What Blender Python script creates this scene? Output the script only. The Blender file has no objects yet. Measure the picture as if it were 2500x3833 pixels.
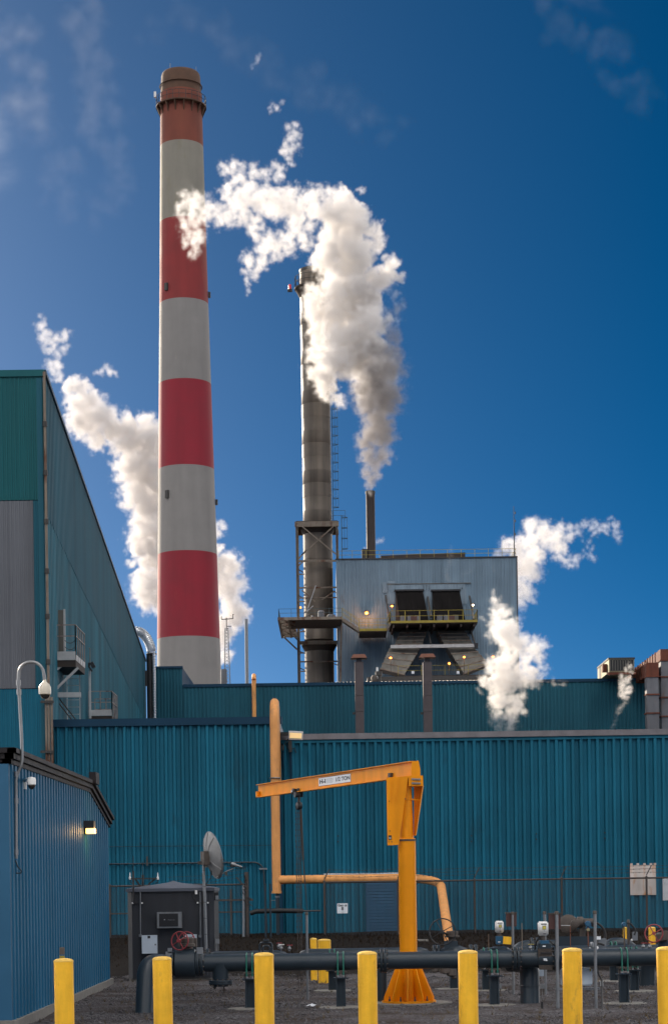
import bpy, bmesh, math, random
from mathutils import Vector, Matrix
import numpy as np
R = math.radians
random.seed(7)
C = bpy.context.scene.collection
SC = bpy.context.scene

# ------------------------------------------------------------------ camera
F, U0, V0, ROLL, CZ = 7200.0, 1250.0, 3335.0, R(0.8), 1.75
cam = bpy.data.cameras.new('camera')
cam.sensor_fit = 'HORIZONTAL'
cam.sensor_width = 36.0
cam.lens = 36.0 * F / 2500.0
cam.shift_y = (V0 - 1916.5) / 2500.0
cam.clip_start = 0.5
cam.clip_end = 6000
camo = bpy.data.objects.new('camera', cam)
camo.location = (0, 0, CZ)
camo.rotation_euler = (Matrix.Rotation(R(90), 4, 'X') @ Matrix.Rotation(-ROLL, 4, 'Z')).to_euler()
C.objects.link(camo)
SC.camera = camo

# ------------------------------------------------------------------ world, sun, exposure
SUN_EL, SUN_AZ = R(19), R(-33)          # azimuth from +Y (view direction), negative = to the left
world = bpy.data.worlds.new('World')
SC.world = world
world.use_nodes = True
wn, wl = world.node_tree.nodes, world.node_tree.links
bg = wn['Background']
sky = wn.new('ShaderNodeTexSky')
sky.sky_type = 'NISHITA'
sky.sun_disc = False
sky.sun_elevation = SUN_EL
sky.sun_rotation = SUN_AZ
sky.altitude = 300
sky.air_density = 0.34
sky.dust_density = 0.8
sky.ozone_density = 5.0
gam = wn.new('ShaderNodeHueSaturation')
gam.inputs['Saturation'].default_value = 1.36
gam.inputs['Value'].default_value = 0.6
gam.inputs['Hue'].default_value = 0.487
wl.new(sky.outputs[0], gam.inputs['Color'])
FILL_CLOUD = 52.0
# bright cloud added to fill the yard, offset to leave the view mostly clear
tc = wn.new('ShaderNodeTexCoord')
mp = wn.new('ShaderNodeMapping'); mp.inputs['Scale'].default_value = (1.0, 1.0, 1.6)
mp.inputs['Location'].default_value = (13.83, 3.57, 7.93)
wl.new(tc.outputs['Generated'], mp.inputs[0])
nz = wn.new('ShaderNodeTexNoise'); nz.inputs['Scale'].default_value = 1.5; nz.inputs['Detail'].default_value = 8; nz.inputs['Roughness'].default_value = 0.5
nz.inputs['Distortion'].default_value = 0.4
wl.new(mp.outputs[0], nz.inputs['Vector'])
mr = wn.new('ShaderNodeMapRange'); mr.interpolation_type = 'SMOOTHERSTEP'
mr.inputs['From Min'].default_value = 0.492; mr.inputs['From Max'].default_value = 0.665; mr.inputs['To Max'].default_value = 1.0
wl.new(nz.outputs['Fac'], mr.inputs['Value'])
mxs = wn.new('ShaderNodeMixRGB'); mxs.inputs[2].default_value = (FILL_CLOUD * 0.97, FILL_CLOUD * 0.93, FILL_CLOUD * 0.90, 1)
wl.new(mr.outputs[0], mxs.inputs[0]); wl.new(gam.outputs[0], mxs.inputs[1]); wl.new(mxs.outputs[0], bg.inputs['Color'])
bg.inputs['Strength'].default_value = 0.05

sl = bpy.data.lights.new('sun', 'SUN')
sl.energy = 3.4
sl.angle = R(0.5)
sl.color = (1.0, 0.85, 0.66)
slo = bpy.data.objects.new('sun', sl)
sd = Vector((math.sin(SUN_AZ) * math.cos(SUN_EL), math.cos(SUN_AZ) * math.cos(SUN_EL), math.sin(SUN_EL)))
slo.rotation_euler = sd.to_track_quat('Z', 'Y').to_euler()
slo.location = (-60, 120, 90)
C.objects.link(slo)

SC.view_settings.view_transform = 'Standard'
SC.view_settings.look = 'None'
SC.view_settings.gamma = 1.0
SC.view_settings.use_curve_mapping = False
SC.view_settings.exposure = 1.2
SC.cycles.use_denoising = True
SC.cycles.volume_step_rate = 1.0
SC.cycles.max_bounces = 10
SC.cycles.diffuse_bounces = 4
SC.cycles.glossy_bounces = 3
SC.cycles.transmission_bounces = 4
SC.cycles.volume_bounces = 7
SC.cycles.transparent_max_bounces = 12
SC.cycles.volume_max_steps = 512
SC.cycles.caustics_reflective = False
SC.cycles.caustics_refractive = False

# ------------------------------------------------------------------ measuring helpers
cr, sr = math.cos(ROLL), math.sin(ROLL)
def W(u, v, Y):
    a, b = (u - U0) / F, (V0 - v) / F
    return Vector(((a * cr + b * sr) * Y, Y, CZ + (-a * sr + b * cr) * Y))
def G(u, v, z=0.0):
    a, b = (u - U0) / F, (V0 - v) / F
    wz = -a * sr + b * cr
    return W(u, v, (z - CZ) / wz)
def PX(n, Y): return n * Y / F

# ------------------------------------------------------------------ mesh builder
def wpos(o):
    p = Vector((0, 0, 0))
    while o is not None:
        p += o.location; o = o.parent
    return p
class MB:
    def __init__(s): s.v = []; s.f = []; s.m = []; s.cur = 0
    def add(s, vs, fs):
        b = len(s.v); s.v += [tuple(q) for q in vs]; s.f += [tuple(b + i for i in f) for f in fs]; s.m += [s.cur] * len(fs); return s
    def box(s, x0, x1, y0, y1, z0, z1):
        vs = [(x, y, z) for z in (z0, z1) for y in (y0, y1) for x in (x0, x1)]
        return s.add(vs, [(0, 2, 3, 1), (4, 5, 7, 6), (0, 1, 5, 4), (2, 6, 7, 3), (0, 4, 6, 2), (1, 3, 7, 5)])
    def cbox(s, c, sx, sy, sz, rz=0, rx=0, ry=0):
        M = Matrix.Rotation(rz, 3, 'Z') @ Matrix.Rotation(ry, 3, 'Y') @ Matrix.Rotation(rx, 3, 'X')
        c = Vector(c)
        vs = [c + M @ Vector((x * sx / 2, y * sy / 2, z * sz / 2)) for z in (-1, 1) for y in (-1, 1) for x in (-1, 1)]
        return s.add(vs, [(0, 2, 3, 1), (4, 5, 7, 6), (0, 1, 5, 4), (2, 6, 7, 3), (0, 4, 6, 2), (1, 3, 7, 5)])
    def hexa(s, lo, hi):
        return s.add(list(lo) + list(hi), [(3, 2, 1, 0), (4, 5, 6, 7), (0, 1, 5, 4), (1, 2, 6, 5), (2, 3, 7, 6), (3, 0, 4, 7)])
    def prism(s, poly, d):
        """poly: list of points; d: offset vector"""
        n = len(poly); d = Vector(d); P = [Vector(p) for p in poly]
        fs = [tuple(range(n))[::-1], tuple(range(n, 2 * n))] + [(i, (i + 1) % n, n + (i + 1) % n, n + i) for i in range(n)]
        return s.add(P + [p + d for p in P], fs)
    def bar(s, p0, p1, w, h=None):
        h = h or w
        p0, p1 = Vector(p0), Vector(p1); d = p1 - p0
        if d.length < 1e-6: return s
        z = d.normalized(); up = Vector((0, 0, 1)) if abs(z.z) < 0.95 else Vector((0, 1, 0))
        x = z.cross(up).normalized(); y = x.cross(z)
        vs = [q + x * a * w / 2 + y * b * h / 2 for q in (p0, p1) for a, b in ((-1, -1), (1, -1), (1, 1), (-1, 1))]
        return s.add(vs, [(0, 1, 2, 3), (7, 6, 5, 4), (0, 4, 5, 1), (1, 5, 6, 2), (2, 6, 7, 3), (3, 7, 4, 0)])
    def tube(s, pts, r, n=10, caps=True):
        P = [Vector(p) for p in pts]; rs = r if isinstance(r, (list, tuple)) else [r] * len(P)
        T = []
        for i in range(len(P)):
            a = P[i] - P[i - 1] if i else P[1] - P[0]
            b = P[i + 1] - P[i] if i < len(P) - 1 else P[-1] - P[-2]
            a = a.normalized() if a.length > 1e-9 else b.normalized()
            b = b.normalized() if b.length > 1e-9 else a
            t = a + b
            T.append(t.normalized() if t.length > 1e-6 else a)
        ref = Vector((0, 0, 1)) if abs(T[0].z) < 0.9 else Vector((1, 0, 0))
        x = T[0].cross(ref).normalized(); vs = []
        for i, p in enumerate(P):
            x = (x - T[i] * x.dot(T[i])).normalized(); y = T[i].cross(x)
            for k in range(n):
                a = 2 * math.pi * k / n
                vs.append(p + (x * math.cos(a) + y * math.sin(a)) * rs[i])
        fs = [(i * n + k, i * n + (k + 1) % n, (i + 1) * n + (k + 1) % n, (i + 1) * n + k) for i in range(len(P) - 1) for k in range(n)]
        if caps: fs += [tuple(range(n))[::-1], tuple((len(P) - 1) * n + k for k in range(n))]
        return s.add(vs, fs)
    def lathe(s, c, prof, n=24, axis=(0, 0, 1), x=None):
        """prof: (r, h) along axis from c"""
        c = Vector(c); z = Vector(axis).normalized()
        ref = Vector((0, 0, 1)) if abs(z.z) < 0.9 else Vector((1, 0, 0))
        x = z.cross(ref).normalized(); y = z.cross(x); vs = []
        for r, h in prof:
            for k in range(n):
                a = 2 * math.pi * k / n
                vs.append(c + z * h + (x * math.cos(a) + y * math.sin(a)) * max(r, 1e-4))
        m = len(prof)
        fs = [(i * n + k, i * n + (k + 1) % n, (i + 1) * n + (k + 1) % n, (i + 1) * n + k) for i in range(m - 1) for k in range(n)]
        fs += [tuple(range(n))[::-1], tuple((m - 1) * n + k for k in range(n))]
        return s.add(vs, fs)
    def ring(s, c, Rr, r, axis=(0, 0, 1), n=28, m=6, a0=0, a1=2 * math.pi):
        c = Vector(c); z = Vector(axis).normalized()
        ref = Vector((0, 0, 1)) if abs(z.z) < 0.9 else Vector((1, 0, 0))
        x = z.cross(ref).normalized(); y = z.cross(x)
        full = abs(a1 - a0 - 2 * math.pi) < 1e-4
        pts = [c + (x * math.cos(a0 + (a1 - a0) * k / n) + y * math.sin(a0 + (a1 - a0) * k / n)) * Rr for k in range(n + 1)]
        return s.tube(pts, r, m, caps=not full)
    def mesh(s, name, mats, smooth=False):
        me = bpy.data.meshes.new(name); me.from_pydata(s.v, [], s.f)
        for m in (mats if isinstance(mats, (list, tuple)) else [mats]): me.materials.append(m)
        if isinstance(mats, (list, tuple)): me.polygons.foreach_set('material_index', s.m)
        bm = bmesh.new(); bm.from_mesh(me); bmesh.ops.recalc_face_normals(bm, faces=bm.faces)
        if smooth:
            for f in bm.faces: f.smooth = True
            for e in bm.edges:
                if len(e.link_faces) == 2 and e.calc_face_angle(0) > 0.7: e.smooth = False
        bm.to_mesh(me); bm.free()
        return me
    def build(s, name, mat, parent=None, smooth=False, base=None):
        off = wpos(parent) if parent else Vector(base) if base is not None else None
        if off is not None and off.length > 0: s.v = [(a - off.x, b - off.y, c - off.z) for a, b, c in s.v]
        o = bpy.data.objects.new(name, s.mesh(name, mat, smooth)); C.objects.link(o)
        if parent: o.parent = parent
        elif base is not None: o.location = base
        return o
def tag(o, label, cat, group=None, kind=None):
    if label: o['label'] = label
    if cat: o['category'] = cat
    if group: o['group'] = group
    if kind: o['kind'] = kind
    return o
def thing(name, loc, label, cat, group=None):
    o = bpy.data.objects.new(name, None); C.objects.link(o); o.location = loc; o.empty_display_size = 0.2
    return tag(o, label, cat, group)
def piece(name, me, parent, loc, rz=0.0, label=None):
    o = bpy.data.objects.new(name, me); C.objects.link(o)
    if parent: o.parent = parent; o.location = Vector(loc) - wpos(parent)
    else: o.location = loc
    o.rotation_euler = (0, 0, rz)
    if label: o['label'] = label
    return o
def copy_tree(o, parent=None):
    c = o.copy(); C.objects.link(c); c.parent = parent
    for ch in list(o.children): copy_tree(ch, c)
    return c
def arc(c, r, a0, a1, ex, ey, n=8):
    c, ex, ey = Vector(c), Vector(ex), Vector(ey)
    return [c + (ex * math.cos(a0 + (a1 - a0) * i / n) + ey * math.sin(a0 + (a1 - a0) * i / n)) * r for i in range(n + 1)]
def fillet(pts, rad, n=6):
    P = [Vector(p) for p in pts]; out = [P[0]]
    for i in range(1, len(P) - 1):
        a, b, c = P[i - 1], P[i], P[i + 1]
        d1, d2 = (a - b), (c - b); r = min(rad, d1.length * .49, d2.length * .49)
        p, q = b + d1.normalized() * r, b + d2.normalized() * r
        for k in range(n + 1):
            t = k / n; out.append(p * (1 - t) ** 2 + b * 2 * t * (1 - t) + q * t * t)
    return out + [P[-1]]

# ------------------------------------------------------------------ materials
def mat(name, col, rough=0.6, metal=0.0, var=0.15, vs=2.0, bump=0.0, bs=40.0, streak=0.0, dirt=None, dth=0.6, ds=1.2, spec=0.5, rnd=0.0, stretch=0.12, coat=0.0):
    """world-position procedural paint/metal: base colour with blotches, vertical streaks and patches of a second colour"""
    m = bpy.data.materials.new(name); m.use_nodes = True
    n, l = m.node_tree.nodes, m.node_tree.links
    b = n['Principled BSDF']
    b.inputs['Roughness'].default_value = rough; b.inputs['Metallic'].default_value = metal
    b.inputs['Specular IOR Level'].default_value = spec
    if coat: b.inputs['Coat Weight'].default_value = coat
    g = n.new('ShaderNodeNewGeometry')
    t = n.new('ShaderNodeTexNoise'); t.inputs['Scale'].default_value = vs; t.inputs['Detail'].default_value = 7; t.inputs['Roughness'].default_value = 0.6
    l.new(g.outputs['Position'], t.inputs['Vector'])
    r = n.new('ShaderNodeMapRange'); r.inputs['From Min'].default_value = 0.25; r.inputs['From Max'].default_value = 0.75
    r.inputs['To Min'].default_value = 1 - var; r.inputs['To Max'].default_value = 1 + var * 0.8
    l.new(t.outputs['Fac'], r.inputs['Value'])
    fac = r.outputs[0]
    if streak:
        mp_ = n.new('ShaderNodeMapping'); mp_.inputs['Scale'].default_value = (1, 1, stretch)
        l.new(g.outputs['Position'], mp_.inputs[0])
        t2 = n.new('ShaderNodeTexNoise'); t2.inputs['Scale'].default_value = vs * 2.2; t2.inputs['Detail'].default_value = 5
        l.new(mp_.outputs[0], t2.inputs['Vector'])
        r2 = n.new('ShaderNodeMapRange'); r2.inputs['From Min'].default_value = 0.3; r2.inputs['From Max'].default_value = 0.7
        r2.inputs['To Min'].default_value = 1 - streak; r2.inputs['To Max'].default_value = 1 + streak * .5
        l.new(t2.outputs['Fac'], r2.inputs['Value'])
        mm = n.new('ShaderNodeMath'); mm.operation = 'MULTIPLY'; l.new(fac, mm.inputs[0]); l.new(r2.outputs[0], mm.inputs[1]); fac = mm.outputs[0]
    if rnd:
        oi = n.new('ShaderNodeObjectInfo'); r3 = n.new('ShaderNodeMapRange'); r3.inputs['To Min'].default_value = 1 - rnd; r3.inputs['To Max'].default_value = 1 + rnd
        l.new(oi.outputs['Random'], r3.inputs['Value'])
        mm = n.new('ShaderNodeMath'); mm.operation = 'MULTIPLY'; l.new(fac, mm.inputs[0]); l.new(r3.outputs[0], mm.inputs[1]); fac = mm.outputs[0]
    vm = n.new('ShaderNodeVectorMath'); vm.operation = 'SCALE'; vm.inputs[0].default_value = col[:3]
    l.new(fac, vm.inputs['Scale'])
    out = vm.outputs[0]
    if dirt is not None:
        mp2 = n.new('ShaderNodeMapping'); mp2.inputs['Scale'].default_value = (1, 1, 0.35); mp2.inputs['Location'].default_value = (3.1, 7.7, 1.3)
        l.new(g.outputs['Position'], mp2.inputs[0])
        t4 = n.new('ShaderNodeTexNoise'); t4.inputs['Scale'].default_value = ds; t4.inputs['Detail'].default_value = 10; t4.inputs['Roughness'].default_value = 0.7
        l.new(mp2.outputs[0], t4.inputs['Vector'])
        r4 = n.new('ShaderNodeMapRange'); r4.inputs['From Min'].default_value = dth; r4.inputs['From Max'].default_value = dth + 0.12
        l.new(t4.outputs['Fac'], r4.inputs['Value'])
        mx = n.new('ShaderNodeMixRGB'); mx.inputs[2].default_value = (*dirt, 1)
        l.new(r4.outputs[0], mx.inputs[0]); l.new(out, mx.inputs[1]); out = mx.outputs[0]
    l.new(out, b.inputs['Base Color'])
    rr = n.new('ShaderNodeMapRange'); rr.inputs['To Min'].default_value = max(rough - .12, .05); rr.inputs['To Max'].default_value = min(rough + .12, 1)
    l.new(t.outputs['Fac'], rr.inputs['Value']); l.new(rr.outputs[0], b.inputs['Roughness'])
    if bump:
        t3 = n.new('ShaderNodeTexNoise'); t3.inputs['Scale'].default_value = bs; t3.inputs['Detail'].default_value = 4
        l.new(g.outputs['Position'], t3.inputs['Vector'])
        bp = n.new('ShaderNodeBump'); bp.inputs['Strength'].default_value = bump; bp.inputs['Distance'].default_value = 0.02
        l.new(t3.outputs['Fac'], bp.inputs['Height']); l.new(bp.outputs[0], b.inputs['Normal'])
    return m
def glow(name, col, s):
    m = bpy.data.materials.new(name); m.use_nodes = True
    b = m.node_tree.nodes['Principled BSDF']
    b.inputs['Base Color'].default_value = (*col, 1); b.inputs['Emission Color'].default_value = (*col, 1); b.inputs['Emission Strength'].default_value = s
    return m
RUST = (0.10, 0.035, 0.015)
M = dict(
    teal=mat('teal_cladding', (0.010, 0.130, 0.205), 0.55, var=0.14, vs=0.5, streak=0.24, rnd=0.07, dirt=(0.012, 0.085, 0.13), dth=0.58, ds=0.9, stretch=0.04, spec=0.18),
    teal2=mat('faded_teal_cladding', (0.016, 0.098, 0.140), 0.6, var=0.10, vs=0.3, streak=0.22, rnd=0.05, dirt=(0.05, 0.10, 0.12), dth=0.68, ds=0.35, stretch=0.03, spec=0.18),
    tealside=mat('streaked_teal_cladding', (0.024, 0.135, 0.185), 0.6, var=0.16, vs=0.22, streak=0.38, rnd=0.05, dirt=(0.035, 0.10, 0.12), dth=0.60, ds=0.28, stretch=0.06, spec=0.15),
    tealtop=mat('green_teal_cladding', (0.010, 0.100, 0.115), 0.45, var=0.10, vs=0.4, streak=0.15, rnd=0.05, spec=0.18),
    fasc=mat('dark_teal_fascia', (0.007, 0.038, 0.075), 0.5, var=0.12, vs=0.8, spec=0.18),
    greyclad=mat('pale_grey_cladding', (0.14, 0.15, 0.17), 0.6, var=0.1, vs=0.4, streak=0.2, rnd=0.05, spec=0.18),
    shed=mat('blue_cladding', (0.017, 0.120, 0.225), 0.5, var=0.08, vs=0.9, streak=0.08, rnd=0.03, dirt=(0.06, 0.14, 0.22), dth=0.72, spec=0.18),
    shedtrim=mat('blue_trim', (0.03, 0.11, 0.20), 0.5, var=0.08, spec=0.18),
    dkfascia=mat('charcoal_fascia', (0.020, 0.018, 0.020), 0.6, var=0.15, vs=4, spec=0.15),
    cap=mat('grey_roof_cap', (0.17, 0.16, 0.17), 0.6, var=0.25, vs=2.5, dirt=(0.09, 0.07, 0.06), dth=0.6),
    conc=mat('concrete', (0.20, 0.19, 0.17), 0.9, var=0.25, vs=5, bump=0.4, bs=60),
    red=mat('chimney_red_paint', (0.25, 0.010, 0.024), 0.75, var=0.14, vs=0.25, streak=0.12, dirt=(0.30, 0.035, 0.035), dth=0.62, ds=0.2, stretch=0.08),
    white=mat('chimney_white_paint', (0.235, 0.225, 0.215), 0.8, var=0.10, vs=0.3, streak=0.10, dirt=(0.36, 0.33, 0.28), dth=0.62, ds=0.22, stretch=0.08),
    hazered=mat('hazed_red_paint', (0.25, 0.030, 0.030), 0.8, var=0.16, vs=0.25, streak=0.16, dirt=(0.22, 0.055, 0.04), dth=0.52, ds=0.2, stretch=0.08),  # haze before the chimney top is put into this red
    cream=mat('hazed_cream_paint', (0.25, 0.235, 0.195), 0.8, var=0.12, vs=0.3, streak=0.14, dirt=(0.22, 0.20, 0.13), dth=0.54, ds=0.25, stretch=0.1),  # warm haze over the upper white band is put into this tone
    hazetopred=mat('hazed_top_red_paint', (0.20, 0.055, 0.035), 0.85, var=0.2, vs=0.3, streak=0.2, dirt=(0.20, 0.06, 0.035), dth=0.5, ds=0.25),  # brownish haze around the topmost band is put into its red
    soot=mat('soot_brown', (0.10, 0.055, 0.035), 0.9, var=0.3, vs=0.8, dirt=(0.20, 0.05, 0.03), dth=0.62),
    steel=mat('stained_stack_steel', (0.15, 0.125, 0.10), 0.6, metal=0.15, var=0.22, vs=0.6, streak=0.42, dirt=(0.17, 0.085, 0.04), dth=0.66, ds=0.5, rnd=0.10, stretch=0.05),
    frame=mat('weathered_frame_steel', (0.20, 0.165, 0.13), 0.8, var=0.3, vs=1.2, dirt=RUST, dth=0.52, ds=1.1),
    dksteel=mat('dark_steel', (0.04, 0.038, 0.036), 0.65, var=0.3, vs=2),
    ladder=mat('dark_teal_ladder', (0.05, 0.08, 0.09), 0.6, var=0.2),
    black=mat('black_metal', (0.018, 0.018, 0.02), 0.5, var=0.2, vs=3),
    rubber=mat('black_rubber', (0.012, 0.012, 0.013), 0.6, var=0.1),
    browniron=mat('dark_brown_stack', (0.028, 0.018, 0.017), 0.7, var=0.2, vs=1, streak=0.2),
    boiler=mat('grey_blue_cladding', (0.19, 0.27, 0.34), 0.55, var=0.12, vs=0.4, streak=0.24, rnd=0.055, dirt=(0.16, 0.16, 0.16), dth=0.63, ds=0.35, stretch=0.06, spec=0.18),
    patch=mat('newer_pale_cladding', (0.205, 0.275, 0.335), 0.5, var=0.1, vs=0.6, streak=0.15, rnd=0.05),
    duct=mat('weathered_duct_sheet', (0.13, 0.125, 0.11), 0.6, metal=0.2, var=0.28, vs=0.8, streak=0.3, dirt=(0.10, 0.06, 0.04), dth=0.58, ds=0.9),
    yrail=mat('yellow_rail_paint', (0.30, 0.23, 0.03), 0.6, var=0.25, vs=1.0),
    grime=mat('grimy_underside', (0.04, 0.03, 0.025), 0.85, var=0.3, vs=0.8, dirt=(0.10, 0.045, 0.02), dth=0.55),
    curtain=mat('black_curtain', (0.010, 0.009, 0.009), 0.9, spec=0.1, var=0.2, vs=0.5, streak=0.3),
    beige=mat('beige_pipe_paint', (0.74, 0.34, 0.115), 0.6, spec=0.2, var=0.12, vs=2.5, streak=0.16, dirt=(0.36, 0.20, 0.10), dth=0.57, ds=1.6, bump=0.12, bs=25),
    crane=mat('orange_crane_paint', (0.82, 0.29, 0.004), 0.5, spec=0.2, var=0.12, vs=2.2, streak=0.14, dirt=(0.55, 0.19, 0.02), dth=0.64, ds=2.2),
    boll=mat('yellow_bollard_paint', (0.95, 0.52, 0.03), 0.55, spec=0.3, var=0.10, vs=6, streak=0.16, dirt=(0.50, 0.27, 0.04), dth=0.58, ds=6, bump=0.25, bs=35),
    cone=mat('chalky_bollard_cap', (0.80, 0.50, 0.10), 0.85, var=0.18, vs=18, dirt=(0.30, 0.16, 0.05), dth=0.62, ds=14, bump=0.5, bs=60),
    gpipe=mat('slate_pipe_paint', (0.024, 0.036, 0.047), 0.38, var=0.12, vs=3, dirt=(0.11, 0.12, 0.12), dth=0.66, ds=3.5, bump=0.06, bs=30, spec=0.35),
    iron=mat('brown_cast_iron', (0.075, 0.06, 0.05), 0.65, var=0.3, vs=9, dirt=(0.12, 0.06, 0.03), dth=0.6, ds=8, bump=0.3, bs=50),
    ubolt=mat('green_coated_bolt', (0.005, 0.12, 0.085), 0.4, var=0.1),
    galv=mat('galvanised_metal', (0.24, 0.25, 0.26), 0.42, metal=0.6, var=0.18, vs=8),
    wire=mat('fence_wire', (0.07, 0.075, 0.08), 0.5, metal=0.5, var=0.2),
    fpost=mat('dark_fence_post', (0.055, 0.045, 0.04), 0.7, var=0.3, vs=4, dirt=RUST, dth=0.6),
    shelter=mat('charcoal_fibreglass', (0.020, 0.023, 0.030), 0.55, var=0.14, vs=2.5, streak=0.25, bump=0.1, bs=60),
    shroof=mat('grey_shelter_roof', (0.075, 0.085, 0.11), 0.6, var=0.12, vs=3),
    whitebox=mat('white_enclosure', (0.50, 0.58, 0.66), 0.45, var=0.06, vs=5),
    whiteplastic=mat('white_plastic', (0.78, 0.78, 0.76), 0.35, var=0.04),
    dish=mat('weathered_dish_grey', (0.26, 0.26, 0.26), 0.6, var=0.2, vs=6, dirt=(0.14, 0.12, 0.09), dth=0.58, ds=6),
    redw=mat('faded_red_handwheel', (0.26, 0.035, 0.04), 0.5, var=0.15),
    brownbox=mat('brown_box_paint', (0.085, 0.035, 0.03), 0.6, var=0.2, vs=5, streak=0.2),
    poster=mat('rust_stained_white_plate', (0.62, 0.55, 0.50), 0.7, var=0.1, vs=3, streak=0.15, dirt=(0.52, 0.25, 0.10), dth=0.52, ds=2.6),
    poster2=mat('scuffed_white_plate', (0.62, 0.64, 0.66), 0.7, var=0.12, vs=4, streak=0.1, dirt=(0.40, 0.32, 0.26), dth=0.6, ds=3),
    rust=mat('rusted_duct', (0.13, 0.038, 0.02), 0.85, var=0.35, vs=1.2, streak=0.3, dirt=(0.08, 0.03, 0.02), dth=0.55, ds=1.0),
    greyduct=mat('grey_duct_panels', (0.13, 0.135, 0.15), 0.6, var=0.2, vs=1.2, streak=0.25, dirt=(0.14, 0.07, 0.04), dth=0.60, ds=1.0, rnd=0.06),
    hvac=mat('cream_unit_casing', (0.30, 0.27, 0.15), 0.6, var=0.15, vs=1.5, dirt=(0.2, 0.12, 0.06), dth=0.62),
    ventm=mat('grey_brown_vent', (0.075, 0.060, 0.063), 0.55, metal=0.1, var=0.18, vs=1.5, streak=0.15),
    ventcap=mat('rusty_vent_cap', (0.16, 0.06, 0.035), 0.7, var=0.3, vs=3),
    roofmetal=mat('bright_sheet_roof', (0.70, 0.64, 0.56), 0.42, metal=0.8, var=0.1, vs=1),
    silver=mat('silver_flex_duct', (0.50, 0.52, 0.54), 0.3, metal=0.8, var=0.1, vs=3),
    rubbish=mat('white_litter', (0.7, 0.72, 0.76), 0.7, var=0.1),
    bluecap=mat('blue_meter_body', (0.02, 0.09, 0.17), 0.4, var=0.1),
    lcd=mat('yellow_display', (0.55, 0.48, 0.10), 0.3, var=0.15, vs=40),
    textblk=mat('black_lettering', (0.02, 0.02, 0.025), 0.6, var=0.02),
    signw=mat('white_sign_face', (0.74, 0.77, 0.80), 0.5, var=0.05, vs=12),
    textgrey=mat('pale_lettering', (0.35, 0.36, 0.38), 0.5, var=0.02),
    lampglass=glow('warm_lamp_glass', (1.0, 0.55, 0.12), 2.6),
    lampor=glow('orange_lamp_glass', (1.0, 0.30, 0.06), 1.6),
    lampwh=glow('white_lamp_glass', (1.0, 0.80, 0.55), 1.2),
    floodglass=glow('flood_lamp_glass', (0.8, 0.55, 0.25), 0.25),
    beacon=mat('red_beacon_glass', (0.6, 0.02, 0.04), 0.25, var=0.05),
    tealdoor=mat('dark_blue_door', (0.022, 0.10, 0.19), 0.5, var=0.1, vs=1, streak=0.1),
    blackglass=mat('dark_dome_glass', (0.02, 0.018, 0.016), 0.08, var=0.02, spec=0.9),
    camw=mat('cream_camera_shell', (0.60, 0.55, 0.45), 0.4, var=0.06, vs=9),
)

# ================================================================== ground
def ground_mat(name, base, dark, light, sc=38.0, bump=0.9):
    m = bpy.data.materials.new(name); m.use_nodes = True
    n, l = m.node_tree.nodes, m.node_tree.links; b = n['Principled BSDF']; b.inputs['Roughness'].default_value = 0.95; b.inputs['Specular IOR Level'].default_value = 0.08
    g = n.new('ShaderNodeNewGeometry')
    v = n.new('ShaderNodeTexVoronoi'); v.inputs['Scale'].default_value = sc; v.inputs['Randomness'].default_value = 1
    l.new(g.outputs['Position'], v.inputs['Vector'])
    big = n.new('ShaderNodeTexNoise'); big.inputs['Scale'].default_value = 0.8; big.inputs['Detail'].default_value = 8; big.inputs['Roughness'].default_value = 0.65
    l.new(g.outputs['Position'], big.inputs['Vector'])
    mx = n.new('ShaderNodeMixRGB'); mx.inputs[1].default_value = (*dark, 1); mx.inputs[2].default_value = (*light, 1)
    sp = n.new('ShaderNodeSeparateColor'); l.new(v.outputs['Color'], sp.inputs[0]); l.new(sp.outputs[0], mx.inputs[0])
    mr = n.new('ShaderNodeMapRange'); mr.inputs['From Min'].default_value = 0.42; mr.inputs['From Max'].default_value = 0.62
    l.new(big.outputs['Fac'], mr.inputs['Value'])
    m2 = n.new('ShaderNodeMixRGB'); m2.inputs[2].default_value = (*base, 1); l.new(mr.outputs[0], m2.inputs[0]); l.new(mx.outputs[0], m2.inputs[1])
    l.new(m2.outputs[0], b.inputs['Base Color'])
    bp = n.new('ShaderNodeBump'); bp.inputs['Strength'].default_value = bump; bp.inputs['Distance'].default_value = 0.03
    l.new(v.outputs['Distance'], bp.inputs['Height']); l.new(bp.outputs[0], b.inputs['Normal'])
    return m
M['gravel'] = ground_mat('gravel_ground', (0.056, 0.042, 0.035), (0.034, 0.032, 0.034), (0.20, 0.19, 0.20))
M['earth'] = ground_mat('dark_earth', (0.012, 0.009, 0.007), (0.008, 0.006, 0.005), (0.026, 0.021, 0.017), 16.0)
M['bounce'] = mat('pale_bounce_slab', (0.45, 0.43, 0.39), 0.9, var=0.12, vs=0.6, bump=0.2, bs=30)
M['stone'] = mat('gravel_stone', (0.125, 0.12, 0.125), 0.9, var=0.9, vs=23, spec=0.1)
M['drygrass'] = mat('dry_brush', (0.024, 0.017, 0.012), 0.9, var=0.5, vs=6, spec=0.05)
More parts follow.
